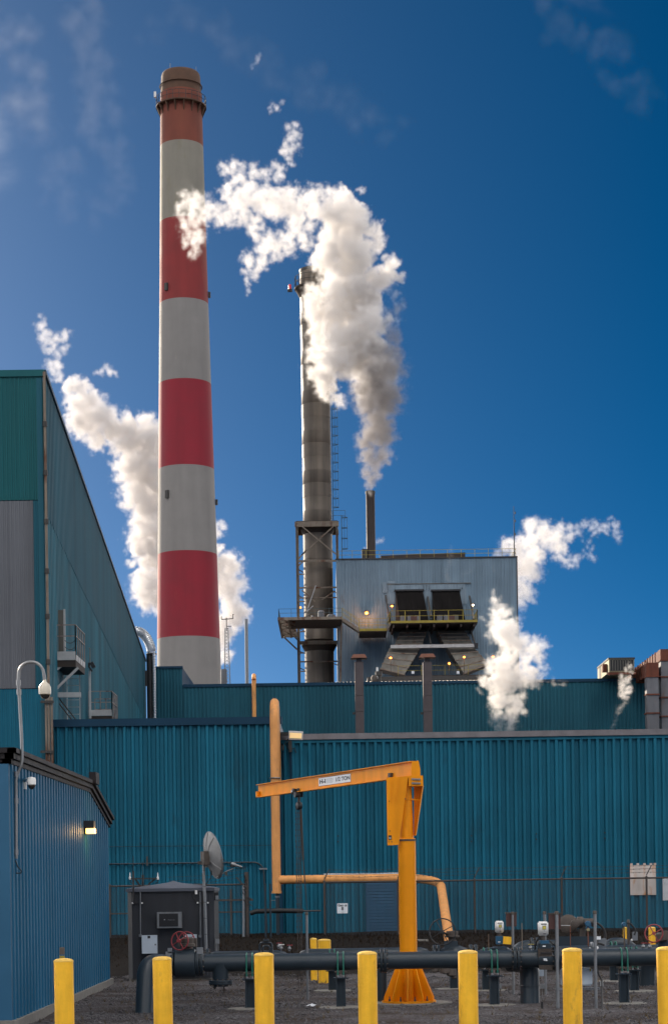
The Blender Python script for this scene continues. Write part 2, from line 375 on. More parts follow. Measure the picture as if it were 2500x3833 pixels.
# one sheet to the horizon with a slight unevenness in the yard
xs = [-2500, -600, -150, -60, -30] + [-20 + i * 0.8 for i in range(51)] + [30, 60, 150, 600, 2500]
ys = [-2500, -600, -150, -40, 0, 10] + [16 + i * 0.6 for i in range(45)] + [50, 60, 80, 120, 300, 900, 2800]
from mathutils import noise as mnoise
gv = []
for y in ys:
    for x in xs:
        near = 1.0 if (-19 < x < 19 and 17 < y < 42) else 0.0
        gv.append((x, y, near * 0.035 * mnoise.noise(Vector((x * .5, y * .5, 0)))))
nx = len(xs)
gf = [(j * nx + i, j * nx + i + 1, (j + 1) * nx + i + 1, (j + 1) * nx + i) for j in range(len(ys) - 1) for i in range(nx - 1)]
mb = MB().add(gv, gf); g_o = mb.build('ground', M['gravel'], smooth=True); g_o['kind'] = 'structure'
# low dark bank of earth at the foot of the long wall
mb = MB(); bx = [-14 + i * 0.5 for i in range(110)]; prof = [(38.5, 0.0), (42, .04), (48, .10), (56, .16), (64, .20), (69.6, .24), (69.9, -.1)]
bv = []
for y, z in prof:
    for x in bx: bv.append((x, y + 1.2 * mnoise.noise(Vector((x * .4, y, 3))), z + (0.05 * mnoise.noise(Vector((x * .9, y * .7, 9))) if z > 0 else -0.02)))
nb = len(bx)
mb.add(bv, [(j * nb + i, j * nb + i + 1, (j + 1) * nb + i + 1, (j + 1) * nb + i) for j in range(len(prof) - 1) for i in range(nb - 1)])
o = mb.build('earth_bank', M['earth'], smooth=True); o['kind'] = 'structure'

mb = MB().box(-70, 70, -70, 18.2, -.3, .006); o = mb.build('bounce_slab', M['bounce']); o['kind'] = 'structure'  # unseen pale slab added around the camera to bounce sunlight into the yard
# loose stones lying on the gravel (nobody could count them)
rng = np.random.default_rng(5)
def scatter(name, n, xr, yr, smin, smax, m, flat=0.6):
    base = np.array([(1, 0, 0), (-1, 0, 0), (0, 1, 0), (0, -1, 0), (0, 0, 1), (0, 0, -1)], float)
    tri = np.array([(0, 2, 4), (2, 1, 4), (1, 3, 4), (3, 0, 4), (2, 0, 5), (1, 2, 5), (3, 1, 5), (0, 3, 5)])
    t = rng.random(n); Y = yr[0] + (yr[1] - yr[0]) * t ** 1.3; X = (rng.random(n) * 2 - 1) * (Y * 0.19 + 0.8)
    s = smin + (smax - smin) * rng.random(n) ** 2.5
    j = base[None] * (0.6 + 0.8 * rng.random((n, 6, 1))) + (rng.random((n, 6, 3)) - .5) * .5
    j[:, :, 2] *= flat; a = rng.random(n) * 6.28; ca, sa = np.cos(a), np.sin(a)
    x = j[:, :, 0] * ca[:, None] - j[:, :, 1] * sa[:, None]; y = j[:, :, 0] * sa[:, None] + j[:, :, 1] * ca[:, None]
    V = np.stack([x * s[:, None] + X[:, None], y * s[:, None] + Y[:, None], j[:, :, 2] * s[:, None] + 0.004 + s[:, None] * .15], 2).reshape(-1, 3)
    Fc = (tri[None] + (np.arange(n) * 6)[:, None, None]).reshape(-1, 3)
    me = bpy.data.meshes.new(name); me.vertices.add(len(V)); me.vertices.foreach_set('co', V.ravel())
    me.loops.add(Fc.size); me.loops.foreach_set('vertex_index', Fc.ravel().astype(np.int32))
    me.polygons.add(len(Fc)); me.polygons.foreach_set('loop_start', np.arange(0, Fc.size, 3, dtype=np.int32)); me.polygons.foreach_set('loop_total', np.full(len(Fc), 3, np.int32))
    me.materials.append(m); me.update(); me.validate()
    o = bpy.data.objects.new(name, me); C.objects.link(o); return o
o = scatter('gravel', 60000, 0, (20.5, 41), 0.006, 0.021, M['stone'])
tag(o, 'loose grey gravel stones spread over the pipe yard', 'gravel', kind='stuff')
o = scatter('pebbles', 1500, 0, (20.5, 41), 0.022, 0.05, M['stone'], flat=.5)
tag(o, 'scattered larger grey stones lying on the gravel', 'stones', kind='stuff')
mb = MB()
for i in range(420):
    y = 21 + 20 * rng.random(); x = (rng.random() * 2 - 1) * (y * .18); 
    if x < -4.2: continue
    for j in range(5):
        a = rng.random() * 6.28; h = .03 + .07 * rng.random(); w = .005; dx, dy = math.cos(a) * h * .7, math.sin(a) * h * .7
        mb.add([(x - w, y, 0), (x + w, y, 0), (x + dx, y + dy, h)], [(0, 1, 2)])
M['straw'] = mat('straw_weed', (0.13, 0.10, 0.062), 0.9, var=0.3, vs=6, spec=0.1)
tag(mb.build('weeds', M['straw']), 'small dry weeds poking through the gravel', 'weeds', kind='stuff')
# dead brush on the bank
mb = MB()
for i in range(5200):
    y = 41.5 + 26 * rng.random() ** 0.8; x = (rng.random() * 2 - 1) * (y * .19)
    if -3.3 < x < -2.0 and y < 42: continue
    z = 0.02 + (y - 41) / 28 * .22; h = 0.04 + 0.13 * rng.random() ** 2; w = .012 + .02 * rng.random(); a = rng.random() * 3.1; lx, ly = (rng.random() - .5) * h, (rng.random() - .5) * h
    mb.add([(x - w * math.cos(a), y - w * math.sin(a), z), (x + w * math.cos(a), y + w * math.sin(a), z), (x + lx, y + ly, z + h)], [(0, 1, 2)])
tag(mb.build('undergrowth', M['drygrass']), 'low dead brown brush along the foot of the long wall', 'brush', kind='stuff')

# ================================================================== corrugated cladding
_pm = {}
def panel_mesh(w, h0, h1, ribs, depth, pf, m, gap=0.004, base0=0.0, base1=0.0):
    key = (round(w, 4), round(h0, 3), round(h1, 3), ribs, depth, pf, m.name, round(base0, 3), round(base1, 3))
    if key in _pm: return _pm[key]
    p = w / ribs; pts = [(gap / 2, 0.0)]; sl = min(depth * .3, p * .12)
    for i in range(ribs):
        a = i * p + p * (1 - pf) / 2; b = a + p * pf
        pts += [(a - p * .10, 0.0), (a - p * .085, depth * .22), (a - p * .02, depth * .22), (a, 0.0), (a + sl, -depth), (b - sl, -depth), (b, 0.0)]
    pts.append((w - gap / 2, 0.0))
    n = len(pts); f = lambda x: h0 + (h1 - h0) * x / w; g = lambda x: base0 + (base1 - base0) * x / w
    vs = [(x, y, g(x)) for x, y in pts] + [(x, y, f(x)) for x, y in pts]
    fs = [(i, i + 1, n + i + 1, n + i) for i in range(n - 1)]
    me = bpy.data.meshes.new('panel'); me.from_pydata(vs, [], fs); me.materials.append(m); me.update()
    _pm[key] = me; return me
def clad(parent, p0, p1, z0, z1, w, ribs, depth, pf, m, z1b=None, z0b=None, name='panel'):
    """corrugated sheets side by side from p0 to p1 (outside is on the right of the walking direction)"""
    p0, p1 = Vector((p0[0], p0[1], 0)), Vector((p1[0], p1[1], 0)); d = p1 - p0; L = d.length; n = max(1, round(L / w)); ww = L / n; d.normalize()
    rz = math.atan2(d.y, d.x); z1b = z1 if z1b is None else z1b; z0b = z0 if z0b is None else z0b
    for i in range(n):
        t0, t1 = i / n, (i + 1) / n; q = p0 + d * ww * i
        a0, a1 = z0 + (z0b - z0) * t0, z0 + (z0b - z0) * t1; b0, b1 = z1 + (z1b - z1) * t0, z1 + (z1b - z1) * t1
        me = panel_mesh(ww, b0 - a0, b1 - a0, ribs, depth, pf, m, base0=0.0, base1=a1 - a0)
        piece(name, me, parent, (q.x, q.y, a0), rz)
    return ww

# ================================================================== tall teal building (left)
TY = 69.5
c0 = W(172, 2300, TY); TX = c0.x
SD = Vector((-0.0557, 1, 0)).normalized()
TL = 87.0
cEnd = Vector((TX, TY, 0)) + SD * TL
TZ = W(165, 1384, TY).z
b = thing('factory_building', (TX - 6, TY + 20, 0), 'tall streaked teal metal building whose roofline runs back towards the striped chimney', 'building')
inner = Vector((-1, -0.0557, 0)).normalized() * 0.12
mb = MB(); A0 = Vector((TX - .12, TY + .12, 0)); B0 = cEnd + Vector((-.12, 0, 0)); A1 = A0 + Vector((-24, 0, 0)); B1 = B0 + Vector((-24, 0, 0))
mb.hexa([A1, A0, B0, B1], [v + Vector((0, 0, TZ - .05)) for v in (A1, A0, B0, B1)])
wall = mb.build('wall', M['fasc'], b)
z_a = W(60, 2578, TY).z; z_b = W(60, 1875, TY).z
xg = W(128, 2200, TY).x
clad(wall, (TX - 23.55, TY), (TX, TY), z_b + .03, TZ - .22, .942, 6, .028, .45, M['tealtop'])
clad(wall, (TX - 23.55, TY), (xg, TY), z_a, z_b, .90, 6, .028, .45, M['greyclad'])
clad(wall, (xg, TY), (TX, TY), z_a, z_b, .44, 3, .028, .45, M['teal2'])
clad(wall, (TX - 23.55, TY), (TX, TY), 0, z_a - .03, .942, 6, .028, .45, M['teal'])
mb = MB().box(TX - 24.1, TX + .06, TY - .07, TY + .1, TZ - .24, TZ); mb.build('fascia', M['tealtop'], b)
e = cEnd
mb = MB(); lo = [Vector((TX - .05, TY, TZ - .15)), Vector((TX + .13, TY, TZ - .15)), e + Vector((.13, 0, TZ - .15)), e + Vector((-.05, 0, TZ - .15))]
mb.hexa(lo, [v + Vector((0, 0, .16)) for v in lo]); mb.build('roof_edge', M['fasc'], b)
zs = W(176, 1914, TY).z   # lap line of the two tiers of side sheets
clad(wall, (TX, TY), e, 0, zs, 1.2, 2, .045, .4, M['tealside'])
n0 = Vector((TX + .02, TY, 0)); clad(wall, n0, e + Vector((.02, 0, 0)), zs - .06, TZ - .15, 1.2, 2, .045, .4, M['teal2'])
mb = MB().box(TX - .22, TX - .03, TY - .035, TY + .04, 0.2, TZ - .3); mb.build('corner_trim', M['teal2'], b)

# conduits down the corner
pc = W(171, 1800, TY - .12)
t = thing('downspout', (pc.x, pc.y, 5), 'long thin dark downspout with collars on the corner of the tall teal building', 'downspout')
MB().tube([(pc.x, pc.y, 8.6), (pc.x, pc.y, TZ - .1)], .05, 8).build('pipe', M['frame'], t, True)
for v in (1590, 1772, 1955, 2140, 2310, 2480):
    z = W(172, v, TY).z; MB().lathe((pc.x, pc.y, z - .09), [(.085, 0), (.085, .18)], 10).build('collar', M['dksteel'], t, True)
t = thing('conduit_bundle', (TX + .1, TY - .2, 4.5), 'bundle of brown vertical conduits between the tall building and the blue shed roof', 'conduit')
for u in (173, 183, 194):
    p = W(u, 2700, TY - .2); MB().tube([(p.x, p.y, W(u, 3000, TY).z), (p.x, p.y, W(u, 2612, TY).z)], .045, 8).build('pipe', M['frame'], t, True)
for v in (2628, 2815):
    q0, q1 = W(152, v, TY - .28), W(201, v, TY - .28); MB().bar(q0, q1, .07, .09).build('bracket', M['dksteel'], t)

# ------------------------------------------------------------------ railing helper
def rail(par, pts, h, m, sp=1.5, r=.028, mids=(0.5,), base=None, name='railing', toe=0.0, first=True, last=True, post=None):
    mb = MB(); P = [Vector(p) for p in pts]
    for f in (1.0,) + tuple(mids):
        for a, b_ in zip(P, P[1:]): mb.bar(a + Vector((0, 0, h * f)), b_ + Vector((0, 0, h * f)), r * 1.7)
    for a, b_ in zip(P, P[1:]):
        L = (b_ - a).length; n = max(1, round(L / sp))
        for i in range(n + 1):
            q = a.lerp(b_, i / n); mb.bar(q, q + Vector((0, 0, h)), (post or r * 1.8))
        if toe: mb.bar(a + Vector((0, 0, toe / 2)), b_ + Vector((0, 0, toe / 2)), .02, toe) if False else mb.hexa([a, b_, b_ + Vector((0, .02, 0)), a + Vector((0, .02, 0))], [q + Vector((0, 0, toe)) for q in (a, b_, b_ + Vector((0, .02, 0)), a + Vector((0, .02, 0)))])
    return mb.build(name, m, par)
M['rustrail'] = mat('rusty_white_rail', (0.26, 0.22, 0.20), 0.7, var=0.2, vs=5, dirt=(0.10, 0.035, 0.02), dth=0.50, ds=3.5)
M['chalk'] = mat('chalky_white_steel', (0.42, 0.42, 0.42), 0.7, var=0.2, vs=3, dirt=(0.22, 0.10, 0.05), dth=0.60, ds=3)

# upper balcony on the side wall
def wx(Y): return TX - .0557 * (Y - TY)
Y0, Y1 = 73.6, 76.3
zd = W(240, 2470, Y0).z; xo = W(283, 2440, Y0).x
t = thing('balcony', (wx(75), 75, zd), 'rusty balcony with an open grey door high on the tall teal building', 'balcony')
mb = MB().box(wx(Y0) - .1, xo, Y0, Y1, zd - .28, zd - .02); mb.build('deck', M['grime'], t)
MB().box(wx(Y0) - .1, xo, Y0 - .03, Y0, zd - .02, zd + .31).build('kickplate', M['chalk'], t)
MB().box(xo - .02, xo + .01, Y0, Y1, zd - .02, zd + .2).build('kickplate', M['chalk'], t)
rail(t, [(wx(Y0) + .02, Y0, zd), (xo, Y0, zd), (xo, Y1, zd)], W(240, 2340, Y0).z - zd, M['rustrail'], sp=.62, r=.022, mids=(.68,))
mb = MB()
for z0_ in (zd + .75, zd + .5): mb.tube([(xo - .42 + .42 * k / 8, Y0 + .03, z0_ - .12 * math.sin(math.pi * k / 8)) for k in range(9)], .012, 5)
mb.build('safety_chain', M['dksteel'], t)
dm = W(180, 2300, Y0 + .8); dr = W(242, 2300, Y0 + .8)
mb = MB().box(wx(74.4) + .02, dr.x, 74.38, 74.44, zd, zd + 2.02); o = mb.build('door', M['duct'], t)
MB().box(dr.x - .05, dr.x + .02, 74.36, 74.46, zd, zd + 2.05).build('door_edge', M['chalk'], o)
mb = MB(); q = W(205, 2243, 74.2)
mb.lathe((q.x - .12, 74.6, q.z - .1), [(.02, 0), (.2, .05), (.22, .2), (.1, .38), (.02, .42)], 12); mb.bar((q.x - .35, 74.6, q.z), (q.x - .1, 74.6, q.z + .1), .07); mb.bar((q.x - .28, 74.6, q.z), (q.x - .28, 74.6, q.z + .75), .035); mb.build('hooded_lamp', M['black'], t)
for (u0, v0, u1, v1) in ((254, 2474, 182, 2532), (293, 2500, 204, 2586)):
    p0, p1 = W(u0, v0, Y0 + .05), W(u1, v1, Y0 + .05); MB().bar(p0, p1, .07, .09).build('brace', M['chalk'], t)
p0, p1 = W(190, 2602, Y0 + .3), W(303, 2602, Y0 + .3); MB().bar(p0, p1, .12, .19).build('beam', M['chalk'], t)
for (u0, v0, u1, v1) in ((200, 2608, 272, 2700), (215, 2608, 292, 2705)):
    p0, p1 = W(u0, v0, Y0 + .4), W(u1, v1, Y0 + .4); MB().bar(p0, p1, .05, .05).build('strut', M['dksteel'], t)
pL, pR = W(250, 2500, Y1), W(297, 2500, Y1); zt, zb = W(270, 2500, Y1).z, W(270, 2700, Y1).z
t2 = thing('wall_ladder', (pL.x, Y1, zb), 'pale thin ladder hanging below the rusty balcony', 'ladder')
MB().bar((pL.x, Y1, zb - .5), (pL.x, Y1, zt), .035).build('rail', M['chalk'], t2); MB().bar((pR.x, Y1, zb - .5), (pR.x, Y1, zt), .035).build('rail', M['chalk'], t2)
k = 0
rg = MB().bar((pL.x, Y1, 0), (pR.x, Y1, 0), .022).mesh('rung', M['chalk'])
while zb - .3 + k * .285 < zt: piece('rung', rg, t2, (0, 0, zb - .3 + k * .285)); k += 1

# lower balcony farther back
Y0, Y1 = 89.0, 91.2
zd = W(380, 2680, Y0).z; xa, xo = W(333, 2600, Y0).x, W(418, 2600, Y0).x
t = thing('balcony', (xa, Y0, zd), 'small rusty balcony standing just above the roof edge of the lower blue building', 'balcony')
MB().box(xa, xo, Y0, Y1, zd - .14, zd - .01).build('deck', M['grime'], t)
MB().box(xa, xo, Y0 - .03, Y0, zd, zd + .27).build('kickplate', M['chalk'], t)
rail(t, [(xa, Y0, zd), (xo, Y0, zd), (xo, Y1, zd)], 1.13, M['rustrail'], sp=.5, r=.022, mids=(.55,))
rail(t, [(xa, Y1, zd), (xo, Y1, zd)], 1.0, M['rustrail'], sp=.5, r=.02, mids=(.5,))
p = W(337, 2600, 88.4)
t = thing('wall_floodlight', (p.x, p.y, zd), 'black floodlight on a white upright beside the small lower balcony', 'floodlight')
MB().box(p.x - .045, p.x + .045, 88.36, 88.45, W(337, 2690, 88.4).z, W(337, 2512, 88.4).z).build('post', M['chalk'], t)
MB().tube([W(337, 2512, 88.4), W(337, 2430, 88.4), W(333, 2425, 88.4)], .022, 6).build('mast', M['frame'], t)
q = W(347, 2490, 88.2); mb = MB().cbox(q, .17, .2, .26, ry=-.5); mb.cbox(q + Vector((-.16, 0, .03)), .1, .1, .16); mb.bar(q + Vector((-.2, 0, -.05)), q + Vector((-.02, 0, -.3)), .07); mb.build('lamp_head', M['black'], t)

# ================================================================== long blue building (middle distance)
FY = 70.3
xl, xm, xr = W(205, 2900, FY).x, W(1048, 2900, FY).x, W(2500, 2900, FY).x + 14
zl = W(620, 2690, FY).z; zr = W(1700, 2737, FY).z
b = thing('warehouse_building', (xm, FY, 0), 'long low building of deep blue ribbed sheet metal across the back of the pipe yard', 'building')
FL = .30
mb = MB().box(xl, xm, FY + .12, FY + 20, 0, zl - .08); wall = mb.build('wall', M['fasc'], b)
clad(wall, (xl, FY), (xm - .06, FY), .16, zl - .2, .914, 3, .09, .46, M['teal'])
mb = MB().box(xl - .05, xm + .1, FY - .14, FY + .1, zl - .27, zl); mb.build('fascia', M['fasc'], b)
MB().box(xm - .06, xm + .03, FY - .07, FY + .5, .16, zl - .27).build('corner_trim', M['fasc'], b)
FR = FY + .55
mb = MB().box(xm + .03, xr, FR + .12, FR + 22, 0, zr - .08); wall2 = mb.build('wall', M['fasc'], b)
clad(wall2, (xm + .03, FR), (xr, FR), .16, zr - .25, .914, 3, .09, .5, M['teal'])
MB().box(xm + .03, xr, FR - .10, FR + .1, zr - .33, zr - .21).build('trim', M['teal'], b)
MB().box(xm + .03, xr, FR - .16, FR + .3, zr - .21, zr).build('roof_cap', M['cap'], b)
MB().box(xl, xr, FY - .03, FY + .6, 0, .16).build('foundation', M['earth'], b)
bt = MB().lathe((0, 0, 0), [(.03, 0), (.03, .05)], 8, axis=(0, -1, 0)).mesh('bolt', M['black'])
for u, v in ((1764, 3130), (1764, 3151), (2007, 3123), (2007, 3143), (2263, 3118), (2263, 3139), (1265, 3131), (1265, 3152)):
    p = W(u, v, FR - .07); piece('bolt', bt, b, p)
for u, v in ((526, 3139), (526, 3158)):
    p = W(u, v, FY - .07); piece('bolt', bt, b, p)
# dark roll-up door with a pale header strip
x0, x1 = W(1370, 3400, FR).x, W(1492, 3400, FR).x; z1 = W(1400, 3275, FR).z
d = MB().box(x0, x1, FR - .085, FR - .01, .16, z1).build('door', M['tealdoor'], b)
sl_ = MB().box(0, x1 - x0 - .06, -.03, 0, .01, .1).mesh('slat', M['tealdoor'])
k = 0
while .2 + k * .115 < z1 - .12: piece('slat', sl_, d, (x0 + .03, FR - .086, .2 + k * .115)); k += 1
x0, x1 = W(1211, 3271, FR).x, W(1490, 3271, FR).x
MB().box(x0, x1, FR - .16, FR - .06, W(1350, 3274, FR).z, W(1350, 3270, FR).z).build('door_header', M['signw'], b)
# conduit and wire along the wall
t = thing('wall_conduit', W(408, 3236, FY - .13), 'thin grey conduit running level across the blue wall behind the satellite dish', 'conduit')
pts = fillet([W(408, 3236, FY - .13), W(985, 3229, FY - .13), W(1000, 3500, FY - .13)], .4)
MB().tube(pts, .03, 6).build('pipe', M['gpipe'], t, True)
p = W(985, 3255, FY - .15); MB().bar(W(970, 3254, FY - .15), W(1000, 3254, FY - .15), .06).build('bracket', M['galv'], t)
p = W(551, 3225, FY - .15); MB().cbox(p, .05, .05, .35).build('bracket', M['fpost'], t)
o = MB().tube([W(408, 3171, FY - .1), W(1050, 3165, FY - .1)], .009, 5).build('wire', M['black']); tag(o, 'thin black cable strung along the blue wall above the level conduit', 'cable')
# big floodlight at the roof edge
q = W(1108, 2755, FR - 1.1)
t = thing('floodlight', q, 'lit floodlight on a bracket below the grey roof cap beside the beige riser pipe', 'floodlight')
MB().bar(W(1046, 2748, FR - .4), W(1092, 2748, FR - 1.1), .1, .12).build('arm', M['dksteel'], t)
mb = MB().hexa([q + Vector((-.26, -.16, -.15)), q + Vector((.24, -.16, -.17)), q + Vector((.24, .1, -.10)), q + Vector((-.26, .1, -.08))],
               [q + Vector((-.26, -.12, .14)), q + Vector((.26, -.12, .10)), q + Vector((.26, .14, .16)), q + Vector((-.26, .14, .2))]); mb.build('housing', M['chalk'], t)
mb = MB().cbox(q + Vector((-.01, -.168, -.01)), .43, .03, .19, ry=.06); mb.build('lens', M['floodglass'], t)
MB().tube([q + Vector((-.2, .1, 0)), W(1066, 2785, FR - .8), W(1084, 2812, FR - .2), W(1102, 2800, FR - .15), W(1108, 2820, FR - .15)], .02, 6).build('cable', M['rubber'], t, True)
MB().cbox(W(1086, 2795, FR - .2), .13, .1, .42).build('junction_box', M['dksteel'], t)
MB().cbox(W(1059, 2800, FR - .2), .07, .08, .2).build('bracket', M['dksteel'], t)
# plates on the wall
o = MB().box(W(2357, 3300, FR).x, W(2453, 3300, FR).x, FR - .11, FR - .07, W(2405, 3352, FR).z, W(2405, 3240, FR).z).build('wall_plate', M['poster']); tag(o, 'large white sheet streaked with orange rust fixed on the blue wall above the fence', 'plate')
for u in (2361, 2385, 2410, 2434, 2449): MB().box(W(u, 3236, FR).x - .04, W(u, 3236, FR).x + .05, FR - .11, FR - .07, W(2405, 3240, FR).z, W(2405, 3233, FR).z).build('tab', M['poster'], o)
o = MB().box(W(2478, 3300, FR).x, W(2570, 3300, FR).x, FR - .11, FR - .07, W(2500, 3372, FR).z, W(2500, 3285, FR).z).build('wall_plate', M['poster2']); tag(o, 'scuffed white sheet cut by the right edge of the photo on the blue wall', 'plate')
for (u, w0, v1) in ((1088, .05, 2950), (1060, .03, 2870)):
    p = W(u, 2815, FR - .1); z1_ = W(u, v1, FR - .1).z
    MB().hexa([Vector((p.x - w0 * .3, FR - .094, z1_)), Vector((p.x + w0 * .3, FR - .094, z1_)), Vector((p.x + w0 * .3, FR - .0915, z1_)), Vector((p.x - w0 * .3, FR - .0915, z1_))],
              [Vector((p.x - w0, FR - .094, p.z)), Vector((p.x + w0, FR - .094, p.z)), Vector((p.x + w0, FR - .0915, p.z)), Vector((p.x - w0, FR - .0915, p.z))]).build('rust_streak', M['fasc'], b)
# stains below the floodlight and gravel-blown dirt are in the cladding material

# ================================================================== blue shed at the left
P0 = G(44, 3821, .12); P1 = G(408, 3665, .12); Yk = 33.8
dd = (P1 - P0); dd.z = 0; dd.normalize(); Pk = P0 + dd * (Yk - P0.y) / dd.y
ze, zk, zf = W(44, 2855, P0.y).z, 3.56, W(406, 3095, P1.y).z
b = thing('shed_building', (P0.x - 2, 31, 0), 'blue ribbed metal shed with a charcoal roof edge at the left of the yard', 'building')
mb = MB()
back = Vector((-6, 0, 0)); q = [P0 + Vector((-.03, .03, 0)), Pk + Vector((-.03, 0, 0)), P1 + Vector((-.03, -.02, 0))]
for a, c, za, zc in ((q[0], q[1], ze, zk), (q[1], q[2], zk, zf)):
    a2, c2 = a + back, c + back
    mb.hexa([Vector((p_.x, p_.y, .1)) for p_ in (a2, a, c, c2)], [Vector((a2.x, a2.y, za)), Vector((a.x, a.y, za)), Vector((c.x, c.y, zc)), Vector((c2.x, c2.y, zc))])
wall = mb.build('wall', M['shedtrim'], b)
clad(wall, P0, Pk, .12, ze, .914, 3, .034, .5, M['shed'], z1b=zk)
clad(wall, Pk, P1, .12, zk, .914, 3, .034, .5, M['shed'], z1b=zf)
clad(wall, P0 + Vector((-5.2, 0, 0)), P0 + Vector((-.16, 0, 0)), .12, ze, .914, 3, .034, .5, M['shed'])
MB().box(P0.x - .17, P0.x + .012, P0.y - .05, P0.y + .12, .12, ze).build('corner_trim', M['shedtrim'], b)
mb = MB()
lo = [P0 + Vector((-6, -.08, 0)), P0 + Vector((.08, -.08, 0)), P1 + Vector((.08, .1, 0)), P1 + Vector((-6, .1, 0))]
mb.hexa([Vector((p_.x, p_.y, -.1)) for p_ in lo], [Vector((p_.x, p_.y, .12)) for p_ in lo]); mb.build('footing', M['conc'], b)
def fasc(z_off, h, out, m, nm):
    mb = MB(); A = P0 + Vector((out, -out, 0)); K = Pk + Vector((out, 0, 0)); E = P1 + Vector((out, .15, 0)); A_ = P0 + Vector((-6, -out, 0))
    zz = [(A_, ze), (A, ze), (K, zk), (E, zf)]
    for (a, za), (c, zc) in zip(zz, zz[1:]):
        n_ = Vector((0, .12, 0)) if a is A_ else Vector((-.12, 0, 0))
        lo = [Vector((a.x, a.y, za + z_off)), Vector((c.x, c.y, zc + z_off)), Vector((c.x, c.y, zc + z_off)) + n_, Vector((a.x, a.y, za + z_off)) + n_]
        mb.hexa(lo, [p_ + Vector((0, 0, h)) for p_ in lo])
    mb.build(nm, m, b)
fasc(-.02, .06, .05, M['dkfascia'], 'soffit_trim'); fasc(.045, .07, .09, M['dkfascia'], 'lower_fascia'); fasc(.12, .06, .13, M['dkfascia'], 'upper_fascia')
mb = MB().cbox(Pk + Vector((.12, 0, zk + .10)), .12, .5, .2); mb.build('fascia_joint', M['dkfascia'], b)
rf = []
for p_, z in ((P0 + Vector((.1, -.1, 0)), ze + .16), (Pk + Vector((.1, 0, 0)), zk + .16), (P1 + Vector((.1, .15, 0)), zf + .16)): rf.append(Vector((p_.x, p_.y, z)))
mb = MB()
for a, c in zip(rf, rf[1:]): mb.hexa([a + Vector((-6.2, 0, 0)), a, c, c + Vector((-6.2, 0, 0))], [v_ + Vector((0, 0, .03)) for v_ in (a + Vector((-6.2, 0, 0)), a, c, c + Vector((-6.2, 0, 0)))])
mb.build('roof', M['dkfascia'], b)
def shedpt(u, v, out=.06):
    """point on the shed's long wall seen at (u, v)"""
    d = W(u, v, 1.0) - Vector((0, 0, CZ)); n_ = Vector((dd.y, -dd.x, 0)); o_ = P0 + n_ * out
    t_ = n_.dot(o_) / n_.dot(Vector((d.x, d.y, 0))); return Vector((d.x * t_, d.y * t_, CZ + d.z * t_))
nS = Vector((dd.y, -dd.x, 0))
# wall pack lamp
c = shedpt(333, 3098, .1); t = thing('wall_lamp', c, 'small dark wall lamp with a glowing yellow lens on the blue shed', 'lamp')
Rz = math.atan2(dd.y, dd.x)
h = PX(26, c.y)
MB().cbox(c + Vector((0, 0, h * .35)), .30, .20, h * 1.1, rz=Rz).build('housing', M['black'], t)
mb = MB(); a_ = c + Vector((0, 0, -h * .55)); mb.cbox(a_ + nS * .03, .24, .15, h * .72, rz=Rz); mb.build('lens', M['lampglass'], t)
MB().cbox(c + Vector((0, 0, -h * .4)) - nS * .07, .26, .06, h * 1.2, rz=Rz).build('backplate', M['black'], t)
ll = bpy.data.lights.new('wall_lamp_light', 'POINT'); ll.energy = 4; ll.color = (1, .62, .22); ll.shadow_soft_size = .06
lo_ = bpy.data.objects.new('lamp_light', ll); C.objects.link(lo_); lo_.parent = t; lo_.location = nS * .22 + Vector((0, 0, -h * .6))
# small dome camera on a bracket
c = shedpt(118, 2928, .26); t = thing('dome_camera', c, 'small white dome security camera on a bracket under the shed roof edge', 'camera')
w_ = shedpt(92, 2936, .02); MB().cbox(w_, .05, .05, .14, rz=Rz).build('bracket', M['whiteplastic'], t)
MB().tube([w_ + Vector((0, 0, .05)), c + Vector((0, 0, .045))], .025, 8).build('arm', M['whiteplastic'], t, True)
MB().lathe(c + Vector((0, 0, -.045)), [(.04, 0), (.058, .01), (.06, .07), (.052, .10), (.01, .11)], 16).build('body', M['whiteplastic'], t, True)
MB().lathe(c + Vector((0, 0, -.10)), [(.005, 0), (.03, .012), (.045, .035), (.048, .056)], 16).build('lens_dome', M['blackglass'], t, True)
# gooseneck pipe with the big camera
a0 = shedpt(60, 3225, .05)
Yc = a0.y
def S(u, v): return W(u, v, Yc)
t = thing('security_camera', S(60, 3225), 'white dome camera hanging from a tall bent grey pipe fixed to the blue shed', 'camera')
pts = fillet([S(61, 3215), S(60, 2905), S(83, 2860), S(81, 2760), S(72, 2600), S(68, 2560)], .1, 5)
pts += arc(S(117, 2520) if False else S(117, 2525), PX(47, Yc), math.pi, .15, (1, 0, 0), (0, 0, 1), 14)[1:] + [S(168, 2552)]
MB().tube(pts, .021, 10).build('pipe', M['galv'], t, True)
for u, v in ((69, 2555), (71, 2590), (60, 3190), (60, 2998), (60, 2898)):
    p = S(u, v); MB().lathe(p + Vector((0, 0, -.04)), [(.03, 0), (.03, .07)], 10).build('collar', M['galv'], t, True)
c = S(168, 2585)
MB().lathe(c + Vector((0, 0, -.06)), [(.055, 0), (.08, .01), (.083, .05), (.080, .10), (.06, .14), (.025, .17), (.02, .2)], 20).build('shell', M['camw'], t, True)
MB().lathe(c + Vector((0, 0, -.115)), [(.005, 0), (.03, .006), (.055, .028), (.064, .055)], 20).build('lens_dome', M['blackglass'], t, True)
MB().tube([S(58, 3222), S(66, 3245), S(80, 3262), S(78, 3270), S(60, 3270)], .009, 6).build('cable', M['rubber'], t, True)

